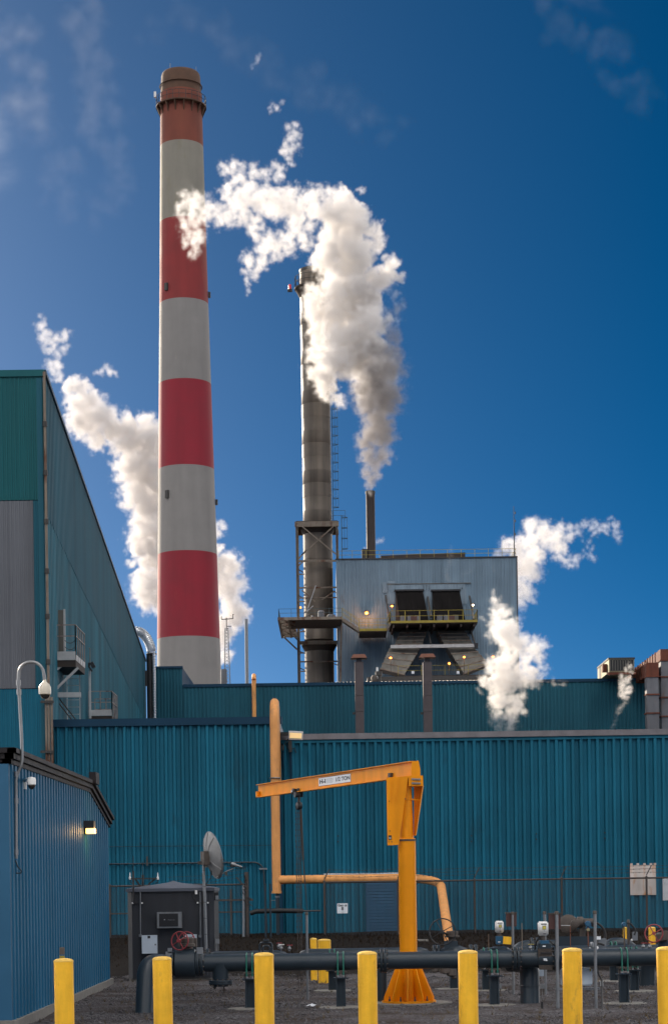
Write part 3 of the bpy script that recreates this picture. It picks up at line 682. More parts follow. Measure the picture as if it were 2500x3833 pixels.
# ================================================================== far teal building
MY = 155.0
x0, x1, x2, x3 = W(575, 2600, MY).x, W(683, 2600, MY).x, W(2412, 2600, MY).x, W(2640, 2600, MY).x
zA, zB = W(630, 2495, MY).z, W(1400, 2553, MY).z
b = thing('process_building', (x1, MY, 0), 'wide faded teal building behind the blue one with roof vents in front of it', 'building')
MB().box(x0, x1 - .01, MY + .1, MY + 14, 0, zA - .05).build('wall', M['fasc'], b)
mb = MB().box(x1 - .01, x3, MY + .1, MY + 3, 0, zB - .05); wall = mb.build('wall', M['fasc'], b)
zbase = 12.0
clad(wall, (x0, MY), (x1, MY), zbase, zA - .15, .914, 3, .06, .5, M['teal2'])
clad(wall, (x1 + .02, MY), (x2 + .6, MY), zbase, zB - .18, .914, 3, .06, .5, M['teal2'])
MB().box(x0, x1 + .06, MY - .12, MY + .2, zA - .18, zA).build('roof_cap', M['fasc'], b)
MB().box(x1 + .06, x3, MY - .12, MY + .2, zB - .24, zB).build('roof_cap', M['fasc'], b)
# shallow metal roof rising behind the parapet, sunlit from behind
ra, rb_ = W(1225, 2550, MY).x, W(1850, 2550, MY).x
zr0 = zB - .02
mb = MB().hexa([Vector((ra, MY + .4, zr0 - .3)), Vector((rb_, MY + .4, zr0 - .3)), Vector((rb_, MY + 12, zr0 - .3)), Vector((ra, MY + 12, zr0 - .3))],
               [Vector((ra, MY + .4, zr0)), Vector((rb_, MY + .4, zr0)), Vector((rb_, MY + 12, zr0 + 1.3)), Vector((ra, MY + 12, zr0 + 1.3))])
rf = mb.build('roof', M['roofmetal'], b)
rb2 = MB().hexa([Vector((0, .4, zr0)), Vector((.12, .4, zr0)), Vector((.12, 12, zr0 + 1.3)), Vector((0, 12, zr0 + 1.3))],
                [Vector((.03, .4, zr0 + .05)), Vector((.09, .4, zr0 + .05)), Vector((.09, 12, zr0 + 1.35)), Vector((.03, 12, zr0 + 1.35))]).mesh('rib', M['roofmetal'])
k = 0
while ra + k * .33 < rb_: piece('rib', rb2, rf, (ra + k * .33, MY, 0)); k += 1
zf0 = zr0 + 1.3
MB().box(W(1375, 2540, MY + 12).x, rb_ + .5, MY + 12, MY + 16, zf0 - 1, zf0 + .45).build('upper_parapet', M['dksteel'], b)
# small flue at the parapet
t = thing('roof_flue', W(1434, 2545, MY + .6), 'short dark flue pipes with a white upright on the parapet between the two roof vents', 'flue')
MB().lathe(W(1418, 2556, MY + .8), [(.2, 0), (.2, .5), (.28, .55), (.28, .9)], 14).build('pipe', M['dksteel'], t, True)
MB().lathe(W(1402, 2552, MY + .8), [(.25, 0), (.3, .3), (.2, .5)], 14).build('pipe', M['iron'], t, True)
p = W(1412, 2520, MY + .7); MB().cbox(p, .16, .16, .9).build('upright', M['whiteplastic'], t)

def vent(u, vtop, w_px, capw, label):
    Y = 150.0; c = W(u, vtop, Y); wd = PX(w_px, Y)
    t = thing('roof_vent', (c.x, Y, 8), label, 'vent', 'mushroom capped vents in front of the faded teal wall')
    zt = W(u, vtop + 30, Y).z; h = 1.35
    sec = MB().box(-wd / 2, wd / 2, -wd / 2, wd / 2, 0, h - .03).mesh('shaft_section', M['ventm'])
    k = 0; z = zt - h
    zj = [W(u, v, Y).z for v in (2480, 2607, 2667, 2760)]
    for a, c_ in zip(zj, zj[1:]): MB().box(c.x - wd / 2 - .012 * (k % 2), c.x + wd / 2 + .012 * (k % 2), Y - wd / 2, Y + wd / 2, c_ + .03, a).build('shaft_section', M['ventm'], t); k += 1
    MB().box(c.x - wd / 2 + .06, c.x + wd / 2 - .06, Y - wd / 2 + .06, Y + wd / 2 - .06, zj[-1] - 3, zj[0] + .02).build('liner', M['dksteel'], t)
    MB().box(c.x - wd * .3, c.x + wd * .3, Y - wd * .3, Y + wd * .3, zj[0], c.z - .28).build('neck', M['ventm'], t)
    cw = PX(capw, Y)
    mb = MB().hexa([Vector((c.x - cw / 2, Y - cw / 2, c.z - .30)), Vector((c.x + cw / 2, Y - cw / 2, c.z - .30)), Vector((c.x + cw / 2, Y + cw / 2, c.z - .30)), Vector((c.x - cw / 2, Y + cw / 2, c.z - .30))],
                   [Vector((c.x - cw * .36, Y - cw * .36, c.z)), Vector((c.x + cw * .36, Y - cw * .36, c.z)), Vector((c.x + cw * .36, Y + cw * .36, c.z)), Vector((c.x - cw * .36, Y + cw * .36, c.z))])
    mb.build('cap', M['ventcap'], t)
    MB().box(c.x - wd / 2 - .22, c.x - wd / 2 + .02, Y - .1, Y + .1, W(u, 2675, Y).z, W(u, 2667, Y).z).build('bracket', M['dksteel'], t)
    return t
vent(1343, 2452, 32, 60, 'left one of two grey brown roof vents with a rusty flat cap')
vent(1598, 2450, 33, 62, 'right one of two grey brown roof vents with a rusty flat cap')

# beige riser at the far wall
p = W(952, 2700, 154.2); r = .17
t = thing('small_riser_pipe', (p.x, 154.2, 10), 'slim beige pipe hooked over the roof edge of the faded teal building', 'pipe')
zt = W(952, 2520, 154.2).z
MB().tube([(p.x, 154.2, 10)] + [(p.x, 154.2, zt - .6)] + arc((p.x, 154.7, zt - .65), .5, math.pi, .1, (0, 1, 0), (0, 0, 1), 10) + [(p.x, 155.2, zt - 1.5)], r, 14).build('pipe', M['beige'], t, True)

# silver flexible duct at the end of the tall building
Y = 151.0
t = thing('flexible_duct', W(560, 2700, Y), 'silver ribbed elbow duct curving down from the tall building roof into a black shaft', 'duct')
c = W(513, 2447, Y); rr = PX(52, Y)
pts = [W(505, 2352, Y)] + [W(515, 2349, Y)]
cc = W(505, 2452, Y)
path = [W(508, 2362, Y), W(526, 2366, Y), W(543, 2380, Y), W(557, 2402, Y), W(565, 2428, Y), W(567, 2447, Y)]
P = fillet(path, .6, 4)
MB().tube(P, PX(15, Y), 16).build('elbow', M['silver'], t, True)
mb = MB()
acc = 0; last = P[0]
ringm = []
for a, c_ in zip(P, P[1:]):
    n = max(1, int((c_ - a).length / .28))
    for i in range(n): ringm.append((a.lerp(c_, i / n), (c_ - a)))
for q, ax in ringm: piece('rib', MB().ring((0, 0, 0), PX(16.2, Y), .055, axis=ax, n=18, m=5).mesh('rib', M['silver'], True), t, q)
zt_, zb_ = W(567, 2449, Y).z, W(567, 2760, Y).z; xc = W(561, 2500, Y).x
MB().lathe((xc, Y, zb_), [(PX(12.5, Y), 0), (PX(12.5, Y), zt_ - zb_)], 20).build('shaft', M['black'], t, True)
MB().ring((W(567, 2447, Y).x, Y, zt_), PX(17, Y), .07, n=18).build('flange', M['dksteel'], t, True)
x2_ = W(577, 2500, Y).x
MB().lathe((x2_, Y - .25, zb_), [(PX(6.5, Y), 0), (PX(6.5, Y), zt_ - zb_)], 14).build('side_tube', M['silver'], t, True)
cm = MB().ring((0, 0, 0), PX(6.8, Y), .035, n=12, m=4).mesh('corrugation', M['silver'], True)
k = 0
while zb_ + k * .21 < zt_ - .1: piece('corrugation', cm, t, (x2_, Y - .25, zb_ + k * .21)); k += 1
MB().cbox(W(548, 2540, Y - .3), .2, .3, 1.2).build('bracket', M['black'], t)

# mast, pole, tank behind
Y = 168.0
t = thing('weather_mast', (W(851, 2556, Y).x, Y, 16), 'thin lattice mast with a crossbar between the striped chimney and the grey pole', 'mast')
zc = W(850, 2312, Y).z; zb_ = W(852, 2560, Y).z; zm = W(850, 2352, Y).z; xc = W(851, 2556, Y).x
mb = MB(); s0, s1 = .30, .13
for sx in (-1, 1):
    for sy in (-1, 1): mb.bar((xc + sx * s0, Y + sy * s0, zb_ - 2), (xc + sx * s1, Y + sy * s1, zm), .05)
mb.build('legs', M['galv'], t); mb = MB(); n = 16
for k in range(n):
    a, c_ = k / n, (k + 1) / n; za, zc_ = zb_ + (zm - zb_) * a, zb_ + (zm - zb_) * c_; sa, sb = s0 + (s1 - s0) * a, s0 + (s1 - s0) * c_
    mb.bar((xc - sa, Y - sa, za), (xc + sb, Y - sb, zc_), .03); mb.bar((xc + sa, Y - sa, za), (xc - sb, Y - sb, zc_), .03)
mb.build('lattice', M['galv'], t)
MB().bar((xc, Y, zm - .2), (xc, Y, zc), .07).build('pole', M['dksteel'], t)
mb = MB().bar(W(829, 2319, Y), W(873, 2316, Y), .07); mb.bar(W(829, 2319, Y), W(829, 2308, Y), .06); mb.bar(W(872, 2317, Y), W(872, 2302, Y), .06); mb.bar(W(869, 2302, Y), W(876, 2301, Y), .06)
mb.build('crossbar', M['dksteel'], t)
MB().bar(W(850, 2345, Y), W(866, 2345, Y), .06).build('side_arm', M['dksteel'], t)
o = MB().lathe((W(924, 2500, Y).x, Y, 14), [(PX(6.5, Y), 0), (PX(6.5, Y), W(924, 2318, Y).z - 14)], 14).build('flue_pole', M['galv'], smooth=True)
tag(o, 'plain grey upright flue standing alone right of the lattice mast', 'flue')
o = MB().lathe((W(838, 2530, 166).x, 166, 16), [(PX(12, 166), 0), (PX(12, 166), W(838, 2509, 166).z - 16.1), (PX(11, 166), W(838, 2506, 166).z - 16)], 20).build('storage_tank', M['greyduct'], smooth=True)
tag(o, 'small grey round tank at the foot of the striped chimney behind the teal roof', 'tank')

# ================================================================== striped chimney
CY = 280.0
cb = W(706, 2390, CY); cx = cb.x
def cz(v, u=700): return W(u, v, CY).z
def czc(v, r): return W(690, v, CY - r).z
zz0 = 0.0
def crad(z):
    zt, zm, zb_ = cz(400), cz(1080), cz(2390)
    if z > zm: return 3.02 + (3.50 - 3.02) * (zt - z) / (zt - zm)
    return 3.50 + (4.56 - 3.50) * (zm - z) / (zm - zb_)
t = thing('striped_chimney', (cx, CY, 0), 'very tall round chimney painted in red and white bands with a gallery near its top', 'chimney')
bands = [(2760, 'white')] 
edges = [519, 806, 1112, 1414, 1737, 2059, 2380]
zt_ = W(690, 243, CY - 3).z
zs_ = [zt_ - 3.0] + [czc(v, crad(cz(v))) for v in edges] + [0]
cols = ['red', 'white', 'hazetopred2', 'white', 'red', 'white', 'red', 'white']
M['hazetopred2'] = M['red']
for i, cn in enumerate(cols):
    za, zb_ = zs_[i], zs_[i + 1]; n = 8
    pr = [(crad(zb_ + (za - zb_) * k / n), (zb_ + (za - zb_) * k / n)) for k in range(n + 1)]
    MB().lathe((cx, CY, 0), pr, 64).build('red_band' if 'red' in cn else 'white_band', M['hazetopred'] if i == 0 else M['hazered'] if i == 2 else M['cream'] if i == 1 else M[cn], t, True)
rt = crad(zt_)
MB().lathe((cx, CY, zt_ - 3.0), [(rt + .02, 0), (rt * .99, .9), (rt * .965, 2.6), (rt * .93, 2.9), (rt * .9, 3.0)], 64).build('rim', M['soot'], t, True)
zg = W(690, 365, CY - 3.8).z
rg_ = PX(191, CY) / 2
MB().lathe((cx, CY, zg), [(crad(zg), 0), (rg_ - .05, .05), (rg_ - .05, .22), (crad(zg), .25)], 64).build('gallery_deck', M['soot'], t, True)
for k in range(16):
    a = 2 * math.pi * (k + .5) / 16; d = Vector((math.cos(a), math.sin(a), 0)); s_ = Vector((-d.y, d.x, 0)) * .08
    c = Vector((cx, CY, 0)); r0, r1 = crad(zg) - .1, rg_ - .1
    MB().prism([c + d * r0 + Vector((0, 0, zg - 1.6)) - s_, c + d * r1 + Vector((0, 0, zg)) - s_, c + d * r0 + Vector((0, 0, zg)) - s_], s_ * 2).build('bracket', M['soot'], t)
mb = MB()
for h in (1.25, .65): mb.ring((cx, CY, zg + .2 + h), rg_ - .1, .04, n=48, m=5)
for k in range(24):
    a = 2 * math.pi * k / 24; q = Vector((cx + math.cos(a) * (rg_ - .1), CY + math.sin(a) * (rg_ - .1), zg + .2)); mb.bar(q, q + Vector((0, 0, 1.25)), .07)
mb.build('railing', M['dksteel'], t)
MB().ring((cx, CY, W(690, 292, CY - 3).z), crad(zt_ - 4) + .03, .09, n=64, m=6).build('hoop', M['soot'], t, True)
for u in (636, 685, 733):
    p = W(u, 236, CY - 1); MB().bar((p.x, CY - .5, zt_ - .3), (p.x, CY - .5, zt_ + (1.4 if u == 636 else .9)), .08 if u == 636 else .04).build('lightning_rod', M['galv'], t)
for u, v, s in ((629, 1062, .7), (633, 1846, .75)):
    q = W(u, v, CY); z = czc(v, 3.9); rad = crad(z) + .03; dxx = q.x - cx; q = Vector((q.x, CY - math.sqrt(rad * rad - dxx * dxx) - .08, z))
    MB().cbox(q, s * .7, .4, s * 1.5, rz=-math.asin(dxx / rad) * -1).build('hatch', M['dksteel'], t)
for u, v in ((782, 1103), (811, 1880), (600, 352)):
    q = W(u, v, CY); q.x = cx + crad(q.z) + .2 if u > 700 else cx - rg_ - .05
    MB().cbox(q, .35, .35, .8).build('aircraft_light', M['dksteel'] if u > 700 else M['whiteplastic'], t)

# ================================================================== steel stack in its frame
SY = 205.0
sx = W(1196, 2500, SY).x; sr_ = PX(53.5, SY)
def szv(v, Y=SY): return W(1190, v, Y).z
t = thing('steel_stack', (sx, SY, 0), 'tall stained steel stack with a caged ladder half hidden by the big white steam plume', 'chimney')
ztop = W(1170, 1014, SY).z
z1 = szv(1965); step = 1.36; n = int((ztop - .2 - z1) / step); step = (ztop - .2 - z1) / n
sm = [MB().lathe((0, 0, 0), [(sr_ + .004, 0), (sr_ + .004, .02), (sr_ + d_, .03), (sr_ + d_, step - .03), (sr_ - .0, step - .02), (sr_, step)], 48).mesh('shell_ring', M['steel'], True) for d_ in (0.012, 0.0, .02)]
for k in range(n): piece('shell_ring', sm[(k * 7) % 3], t, (sx, SY, z1 + k * step))
MB().lathe((sx, SY, ztop - .2), [(sr_ + .06, 0), (sr_ + .06, .3), (sr_ - .1, .32)], 48).build('rim', M['dksteel'], t, True)
zd = szv(1083); rg2 = PX(74, SY)
MB().lathe((sx, SY, zd - .9), [(sr_ + .05, 0), (rg2 - .1, .85), (rg2, .9), (rg2, 1.05), (sr_, 1.1)], 48).build('gallery', M['grime'], t, True)
mb = MB()
for h in (1.15, .6): mb.ring((sx, SY, zd + .1 + h), rg2 - .04, .035, n=40, m=5)
for k in range(18):
    a = 2 * math.pi * k / 18; q = Vector((sx + math.cos(a) * (rg2 - .04), SY + math.sin(a) * (rg2 - .04), zd + .1)); mb.bar(q, q + Vector((0, 0, 1.15)), .055)
mb.build('railing', M['dksteel'], t)
q = W(1085, 1086, SY); MB().cbox(q, .5, .3, .26).build('beacon_arm', M['black'], t)
MB().lathe(W(1085, 1081, SY), [(.16, 0), (.17, .12), (.13, .22), (.17, .32), (.12, .48), (.03, .54)], 14).build('beacon', M['beacon'], t, True)
# lower shell, collars
zl0 = szv(2560) - 3
sm2 = [(szv(1998), szv(2098)), (szv(2098), szv(2245)), (szv(2245), szv(2310)), (szv(2310), szv(2398)), (szv(2440), szv(2480)), (szv(2480), zl0)]
for a, c_ in sm2: MB().lathe((sx, SY, c_), [(sr_ + .03, 0), (sr_ + .03, a - c_ - .06), (sr_ - .02, a - c_ - .04), (sr_ - .02, a - c_)], 48).build('shell_ring', M['steel'], t, True)
for va, vb in ((1968, 2002), (2405, 2440)):
    za, zb_ = szv(va), szv(vb); MB().lathe((sx, SY, zb_), [(sr_ + .05, 0), (sr_ + .28, .5), (sr_ + .42, (za - zb_) * .8), (sr_ + .42, za - zb_)], 48).build('collar', M['grime'], t, True)
# caged ladder on the right of the stack
def cage(t, x, y, za, zb_, side=(1, 0, 0), hw=.30, dep=.62, hstep=.92, ext=3.0, mm=None):
    mm = mm or M['ladder']; s_ = Vector(side); lx = Vector((-s_.y, s_.x, 0)) * .22
    c = Vector((x, y, 0))
    for sg in (-1, 1): MB().bar(c + lx * sg + Vector((0, 0, za - ext)), c + lx * sg + Vector((0, 0, zb_ + .2)), .07).build('ladder_rail', mm, t)
    hp = MB().tube([Vector(lx) * 1.0] + [Vector(lx) * (1.35 * math.cos(a)) + s_ * dep * math.sin(a) for a in [math.pi * k / 8 for k in range(9)]], .032, 5).mesh('hoop', mm)
    rgm = MB().bar(-lx, lx, .035).mesh('rung', mm)
    n = int((zb_ - za) / hstep)
    for k in range(n + 1): piece('hoop', hp, t, (x, y, za + k * (zb_ - za) / n))
    for a in (.15, .38, .62, .85):
        a *= math.pi; q = lx * (1.35 * math.cos(a)) + s_ * dep * math.sin(a)
        MB().bar(c + q + Vector((0, 0, za)), c + q + Vector((0, 0, zb_)), .035).build('cage_strip', mm, t)
    n = int((zb_ - za + ext) / .5)
    for k in range(n): piece('rung', rgm, t, (x, y, za - ext + k * .5))
t2 = thing('caged_ladder', (sx + sr_ + .2, SY - .3, 38), 'long caged ladder running up the right side of the steel stack', 'ladder')
cage(t2, sx + sr_ + .16, SY - .3, szv(1902), szv(1130), ext=1.3)
t2 = thing('caged_ladder', (W(1278, 2000, 203).x, 203, 36), 'short caged ladder beside the frame at the left end of the boiler house roof', 'ladder')
cage(t2, W(1279, 2000, 203).x, 203, W(1279, 2055, 203).z, W(1279, 1937, 203).z, ext=1.1)

# frame round the foot of the stack
t = thing('support_tower', (sx, SY, 0), 'rusty square steel frame with cross braces around the foot of the steel stack', 'frame')
YA, YB = 202.6, 207.4
xL, xR = W(1115, 2300, YA).x, W(1262, 2050, YA).x
zt = W(1190, 1952, YA).z
for x in (xL, xR):
    for Y in (YA, YB):
        if x == xR and False: continue
        mb = MB().box(x - .12, x - .08, Y - .14, Y + .14, 0, zt); mb.box(x + .08, x + .12, Y - .14, Y + .14, 0, zt); mb.box(x - .08, x + .08, Y - .02, Y + .02, 0, zt); mb.build('leg', M['frame'], t)
MB().box(xL - .2, xR + .2, YA - .16, YA + .16, zt - .55, zt).build('beam', M['frame'], t)
MB().box(xL - .2, xR + .2, YB - .16, YB + .16, zt - .55, zt).build('beam', M['frame'], t)
for x in (xL, xR): MB().box(x - .1, x + .1, YA + .16, YB - .16, zt - .5, zt - .05).build('beam', M['frame'], t)
MB().box(xL - .05, xR + .05, YA - .12, YB + .12, zt + .002, zt + .06).build('top_deck', M['grime'], t)
def zf(v, Y=YA): return W(1190, v, Y).z
for v, h in ((2100, .2), (2200, .16), (2238, .12), (2406, .36), (2477, .14)):
    z = zf(v)
    MB().box(xL + .13, xR - .13, YA - .06, YA + .06, z - h / 2, z + h / 2).build('beam', M['frame'], t)
    MB().box(xL - .06, xL + .06, YA + .15, YB - .15, z - h / 2, z + h / 2).build('beam', M['frame'], t)
    MB().box(xR - .06, xR + .06, YA + .15, YB - .15, z - h / 2, z + h / 2).build('beam', M['frame'], t)
for (u0, v0, u1, v1) in ((1130, 1970, 1258, 2075), (1250, 1968, 1130, 2078), (1118, 2092, 1146, 2058), (1118, 2118, 1134, 2102), (1130, 2210, 1180, 2252), (1255, 2212, 1205, 2245)):
    p0, p1 = W(u0, v0, YA - .1), W(u1, v1, YA - .1); MB().bar(p0, p1, .09, .12).build('brace', M['frame'], t)
for (va, vb) in ((2104, 2196), (2204, 2300), (2330, 2400), (2418, 2472), (2482, 2545)):
    for x_ in (xL, xR if va < 2100 else xL):
        MB().bar((x_, YA + .2, zf(va)), (x_, YB - .2, zf(vb)), .08).build('brace', M['frame'], t); MB().bar((x_, YB - .2, zf(va)), (x_, YA + .2, zf(vb)), .08).build('brace', M['frame'], t)
    MB().bar((xL + .1, YB - .1, zf(va)), (xR - .1, YB - .1, zf(vb)), .09).build('brace', M['frame'], t)
    MB().bar((xL - .02, YA - .16, zf((va + vb) / 2)), (xL + .75, YA - .16, zf((va + vb) / 2)), .12).build('stub_beam', M['frame'], t)
MB().bar(W(1182, 2192, YA - .2), W(1148, 2290, YA - .2), .13, .1).build('brace', M['chalk'], t)  # sunlit look of this brace is put into its pale material
MB().bar(W(1172, 2268, YA - .2), W(1150, 2288, YA - .2), .09).build('brace', M['chalk'], t)
rail(t, [(xL, YA - .1, zt + .06), (xR + .4, YA - .1, zt + .06), (xR + .4, YB, zt + .06)], .0001, M['ladder']) if False else None
rail(t, [(sx + sr_ + .1, YA - .1, zt + .06), (xR + .9, YA - .1, zt + .06)], 1.05, M['ladder'], sp=1.2, r=.02)
q = W(1125, 2278, YA - .3); MB().lathe(q, [(.09, 0), (.1, .12), (.03, .22)], 10).build('lamp', M['lampor'], t, True)

# platform on the frame, stretching to the left and towards the camera
t = thing('stack_platform', (W(1040, 2310, 194).x, 194, 29), 'rusty open steel platform hanging left of the steel stack with a railing around it', 'platform')
za = W(1100, 2311, 193.5).z
xa, xb = W(1043, 2310, 193.5).x, W(1280, 2310, 193.5).x
for k in range(7):
    Y = 193.5 + k * 2.2
    MB().box(xa, (xb if k == 0 else xL - .16), Y - .1, Y + .1, za - .28, za).build('beam', M['frame'], t)
MB().box(xa - .1, xa + .08, 193.5, 207.2, za - .32, za + .02).build('beam', M['frame'], t)
MB().box(xL - .9, xL - .75, 193.6, 207.2, za - .30, za - .02).build('beam', M['frame'], t)
mb = MB()
for (k0, k1) in ((0, 2), (2, 4), (4, 6)):
    mb.bar((xa, 193.5 + k0 * 2.2, za - .1), (xL - .3, 193.5 + k1 * 2.2, za - .1), .09); mb.bar((xL - .3, 193.5 + k0 * 2.2, za - .1), (xa, 193.5 + k1 * 2.2, za - .1), .09)
mb.build('cross_bracing', M['frame'], t)
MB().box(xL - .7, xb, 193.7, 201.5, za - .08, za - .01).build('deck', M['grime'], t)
rail(t, [(xa, 206, za), (xa, 193.5, za), (xb, 193.5, za)], .85, M['ladder'], sp=1.3, r=.02)
MB().bar(W(1062, 2385, 200), W(1112, 2432, 201), .12).build('strut', M['frame'], t)
MB().bar(W(1103, 2385, 200), W(1113, 2395, 200.5), .1).build('strut', M['frame'], t)
for (u, v, w_, h_) in ((1202, 2270, .7, 1.0), (1170, 2300, .3, .5), (1240, 2290, .9, .6)):
    q = W(u, v + 25, 197); MB().lathe((q.x, 197, za), [(w_ / 2, 0), (w_ / 2, h_), (w_ * .3, h_ + .15)], 14).build('equipment', M['greyduct'], t, True)

# ================================================================== boiler house
BY = 200.0
xl_, xr_ = W(1260, 2300, BY).x, W(1936, 2200, BY).x
zt = W(1600, 2087, BY).z
b = thing('boiler_house', (xl_, BY, 0), 'big weathered grey blue sheet metal boiler house with two dark openings and sloping ducts', 'building')
wall = MB().box(xl_ + .02, xr_ - .02, BY + .1, BY + 16, 0, zt - .05).build('wall', M['greyduct'], b)
zs1, zs2 = W(1600, 2270, BY).z, W(1600, 2434, BY).z
clad(wall, (xl_, BY), (xr_, BY), zs1 + .02, zt - .1, .86, 3, .05, .35, M['boiler'])
clad(wall, (xl_, BY - .02), (xr_, BY - .02), zs2, zs1 + .08, .86, 3, .05, .35, M['boiler'])
clad(wall, (xl_, BY - .04), (xr_, BY - .04), 14, zs2 + .06, .86, 3, .05, .35, M['boiler'])
MB().box(xl_ - .05, xr_ + .05, BY - .12, BY + .2, zt - .12, zt).build('roof_cap', M['dksteel'], b)
MB().box(xr_ - .06, xr_ + .04, BY - .08, BY + .1, 0, zt - .12).build('corner_trim', M['dksteel'], b)
for (u0, v0, u1, v1) in ((1432, 2180, 1474, 2220), (1450, 2175, 1478, 2262), (1478, 2186, 1740, 2211), (1585, 2186, 1615, 2320), (1720, 2200, 1745, 2262)):
    p0, p1 = W(u0, v1, BY), W(u1, v0, BY)
    w_ = p1.x - p0.x; h_ = p1.z - p0.z
    piece('patch_panel', panel_mesh(w_, h_, h_, max(1, round(w_ / .3)), .03, .35, M['patch']), wall, (p0.x, BY - .09, p0.z))
MB().box(W(1448, 2180, BY).x, W(1762, 2180, BY).x, BY - .15, BY - .05, W(1600, 2187, BY).z, W(1600, 2184, BY).z).build('flashing', M['duct'], b)
rail(b, [(xl_ + .3, BY + .3, zt), (xr_ - .1, BY + .3, zt), (xr_ - .1, BY + 14, zt)], .85, M['yrail'], sp=1.42, r=.022)
# two curtained openings
M['curtside'] = mat('grey_brown_curtain_side', (0.04, 0.036, 0.035), 0.85, var=0.2, vs=0.5, streak=0.3)
for (uT0, uT1, uB0, uB1) in ((1481, 1582, 1497, 1605), (1618, 1719, 1632, 1743)):
    h = thing('curtain_hood', W(uT0, 2212, BY - .1), 'left black curtain hood over the walkway of the boiler house' if uT0 < 1500 else 'right black curtain hood over the walkway of the boiler house', 'hood', 'black hoods on the boiler house')
    Yb = BY - 2.6
    a, c_ = W(uT0, 2213, BY - .12), W(uT1, 2211, BY - .12); d0, d1 = W(uB0, 2330, Yb), W(uB1, 2330, Yb)
    a2 = W(uT0, 2330, BY - .12); c2 = W(uT1, 2330, BY - .12)
    mb = MB(); n = 10
    for k in range(n):
        t0, t1 = k / n, (k + 1) / n
        p_, q_, r_, s_ = a.lerp(c_, t0), a.lerp(c_, t1), d0.lerp(d1, t1), d0.lerp(d1, t0); o_ = Vector((0, -.05 * (k % 2), 0))
        mb.hexa([s_ + o_, r_ + o_, r_ + o_ + Vector((0, .06, 0)), s_ + o_ + Vector((0, .06, 0))], [p_ + o_, q_ + o_, q_ + o_ + Vector((0, .06, 0)), p_ + o_ + Vector((0, .06, 0))])
    mb.build('curtain', M['curtain'], h)
    MB().prism([a, d0, a2], (.05, 0, 0)).build('side_sheet', M['curtside'], h)
    MB().box(a.x - .15, c_.x + .12, BY - .35, BY - .1, a.z - .04, a.z + .14).build('header', M['black'], h)
# main platform
PYf, PYb = 194.0, 199.85
zp = W(1600, 2325, PYf).z
xp0, xp1 = W(1462, 2325, PYf).x, W(1787, 2320, PYf).x
pf = thing('work_platform', (xp0, PYf, zp), 'yellow railed platform below the two black hoods of the boiler house', 'platform')
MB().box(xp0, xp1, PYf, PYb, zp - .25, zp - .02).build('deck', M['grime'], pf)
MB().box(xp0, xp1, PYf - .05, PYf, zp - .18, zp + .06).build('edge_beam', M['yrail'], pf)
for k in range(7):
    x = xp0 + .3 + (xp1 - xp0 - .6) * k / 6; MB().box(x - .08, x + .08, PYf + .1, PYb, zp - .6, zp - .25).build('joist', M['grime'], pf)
rail(pf, [(xp0, PYb, zp), (xp0, PYf, zp), (xp1, PYf, zp), (xp1, PYb, zp)], 1.07, M['yrail'], sp=1.5, r=.024, post=.07)
for (u0, v0, u1, v1) in ((1443, 2230, 1459, 2326), (1601, 2235, 1613, 2310), (1757, 2232, 1773, 2320)):
    MB().bar(W(u0, v0, BY - .3), W(u1, v1, PYf + .8), .16).build('hanger', M['dksteel'], pf)
for u in (1508, 1534, 1562, 1645, 1670, 1704):
    q = W(u, 2300, 197); MB().box(q.x - .28, q.x + .28, 196.6, 197.4, zp, zp + .95).build('equipment', M['greyduct'] if u % 3 else M['duct'], pf)
for u in (1549, 1690):
    q = W(u, 2308, 196); MB().box(q.x - .32, q.x + .32, 196, 196.2, zp, zp + .8).build('red_box', M['brownbox'], pf)
# side walkway with stairs to the stack platform
wk = thing('walkway', W(1345, 2356, 195), 'yellow railed walkway with a stair joining the stack platform to the boiler platform', 'walkway')
z2 = W(1400, 2355, 195).z; xa_, xb_ = W(1345, 2355, 195).x, W(1448, 2355, 195).x
MB().box(xa_, xb_, 195, 199.7, z2 - .3, z2 - .02).build('deck', M['grime'], wk)
MB().box(xa_, xb_, 194.94, 195, z2 - .2, z2 + .05).build('edge_beam', M['yrail'], wk)
rail(wk, [(xa_, 195, z2), (xb_, 195, z2)], 1.07, M['yrail'], sp=1.1, r=.024, mids=(.3, .65))
rail(wk, [(xa_, 199.5, z2), (xb_, 199.5, z2)], 1.07, M['yrail'], sp=1.4, r=.02)
s0, s1 = W(1281, 2307, 194.4), Vector((xa_, 195, z2))
zt0 = za
for Yo in (0, 1.1):
    A_, B_ = Vector((s0.x, 194.4 + Yo, zt0)), Vector((xa_, 195 + Yo, z2)); MB().bar(A_ - Vector((0, 0, .15)), B_ - Vector((0, 0, .15)), .08, .3).build('stringer', M['frame'], wk)
    rail(wk, [A_, B_], 1.0, M['yrail'], sp=.9, r=.022)
A_, B_ = Vector((s0.x, 194.4, zt0)), Vector((xa_, 195, z2))
st = MB().box(-.15, .15, 0, 1.1, -.03, .03).mesh('tread', M['frame'])
for k in range(1, 8): q = A_.lerp(B_, k / 8); piece('tread', st, wk, q)
A_, B_ = Vector((xb_, 195, z2)), Vector((xp0, PYf + .3, zp))
MB().bar(A_ - Vector((0, 0, .15)), B_ - Vector((0, 0, .15)), .08, .3).build('stringer', M['frame'], wk); rail(wk, [A_, B_], 1.07, M['yrail'], sp=.6, r=.024)
MB().bar(W(1278, 2310, 199), W(1274, 2560, 199), .18).build('support_post', M['frame'], wk)

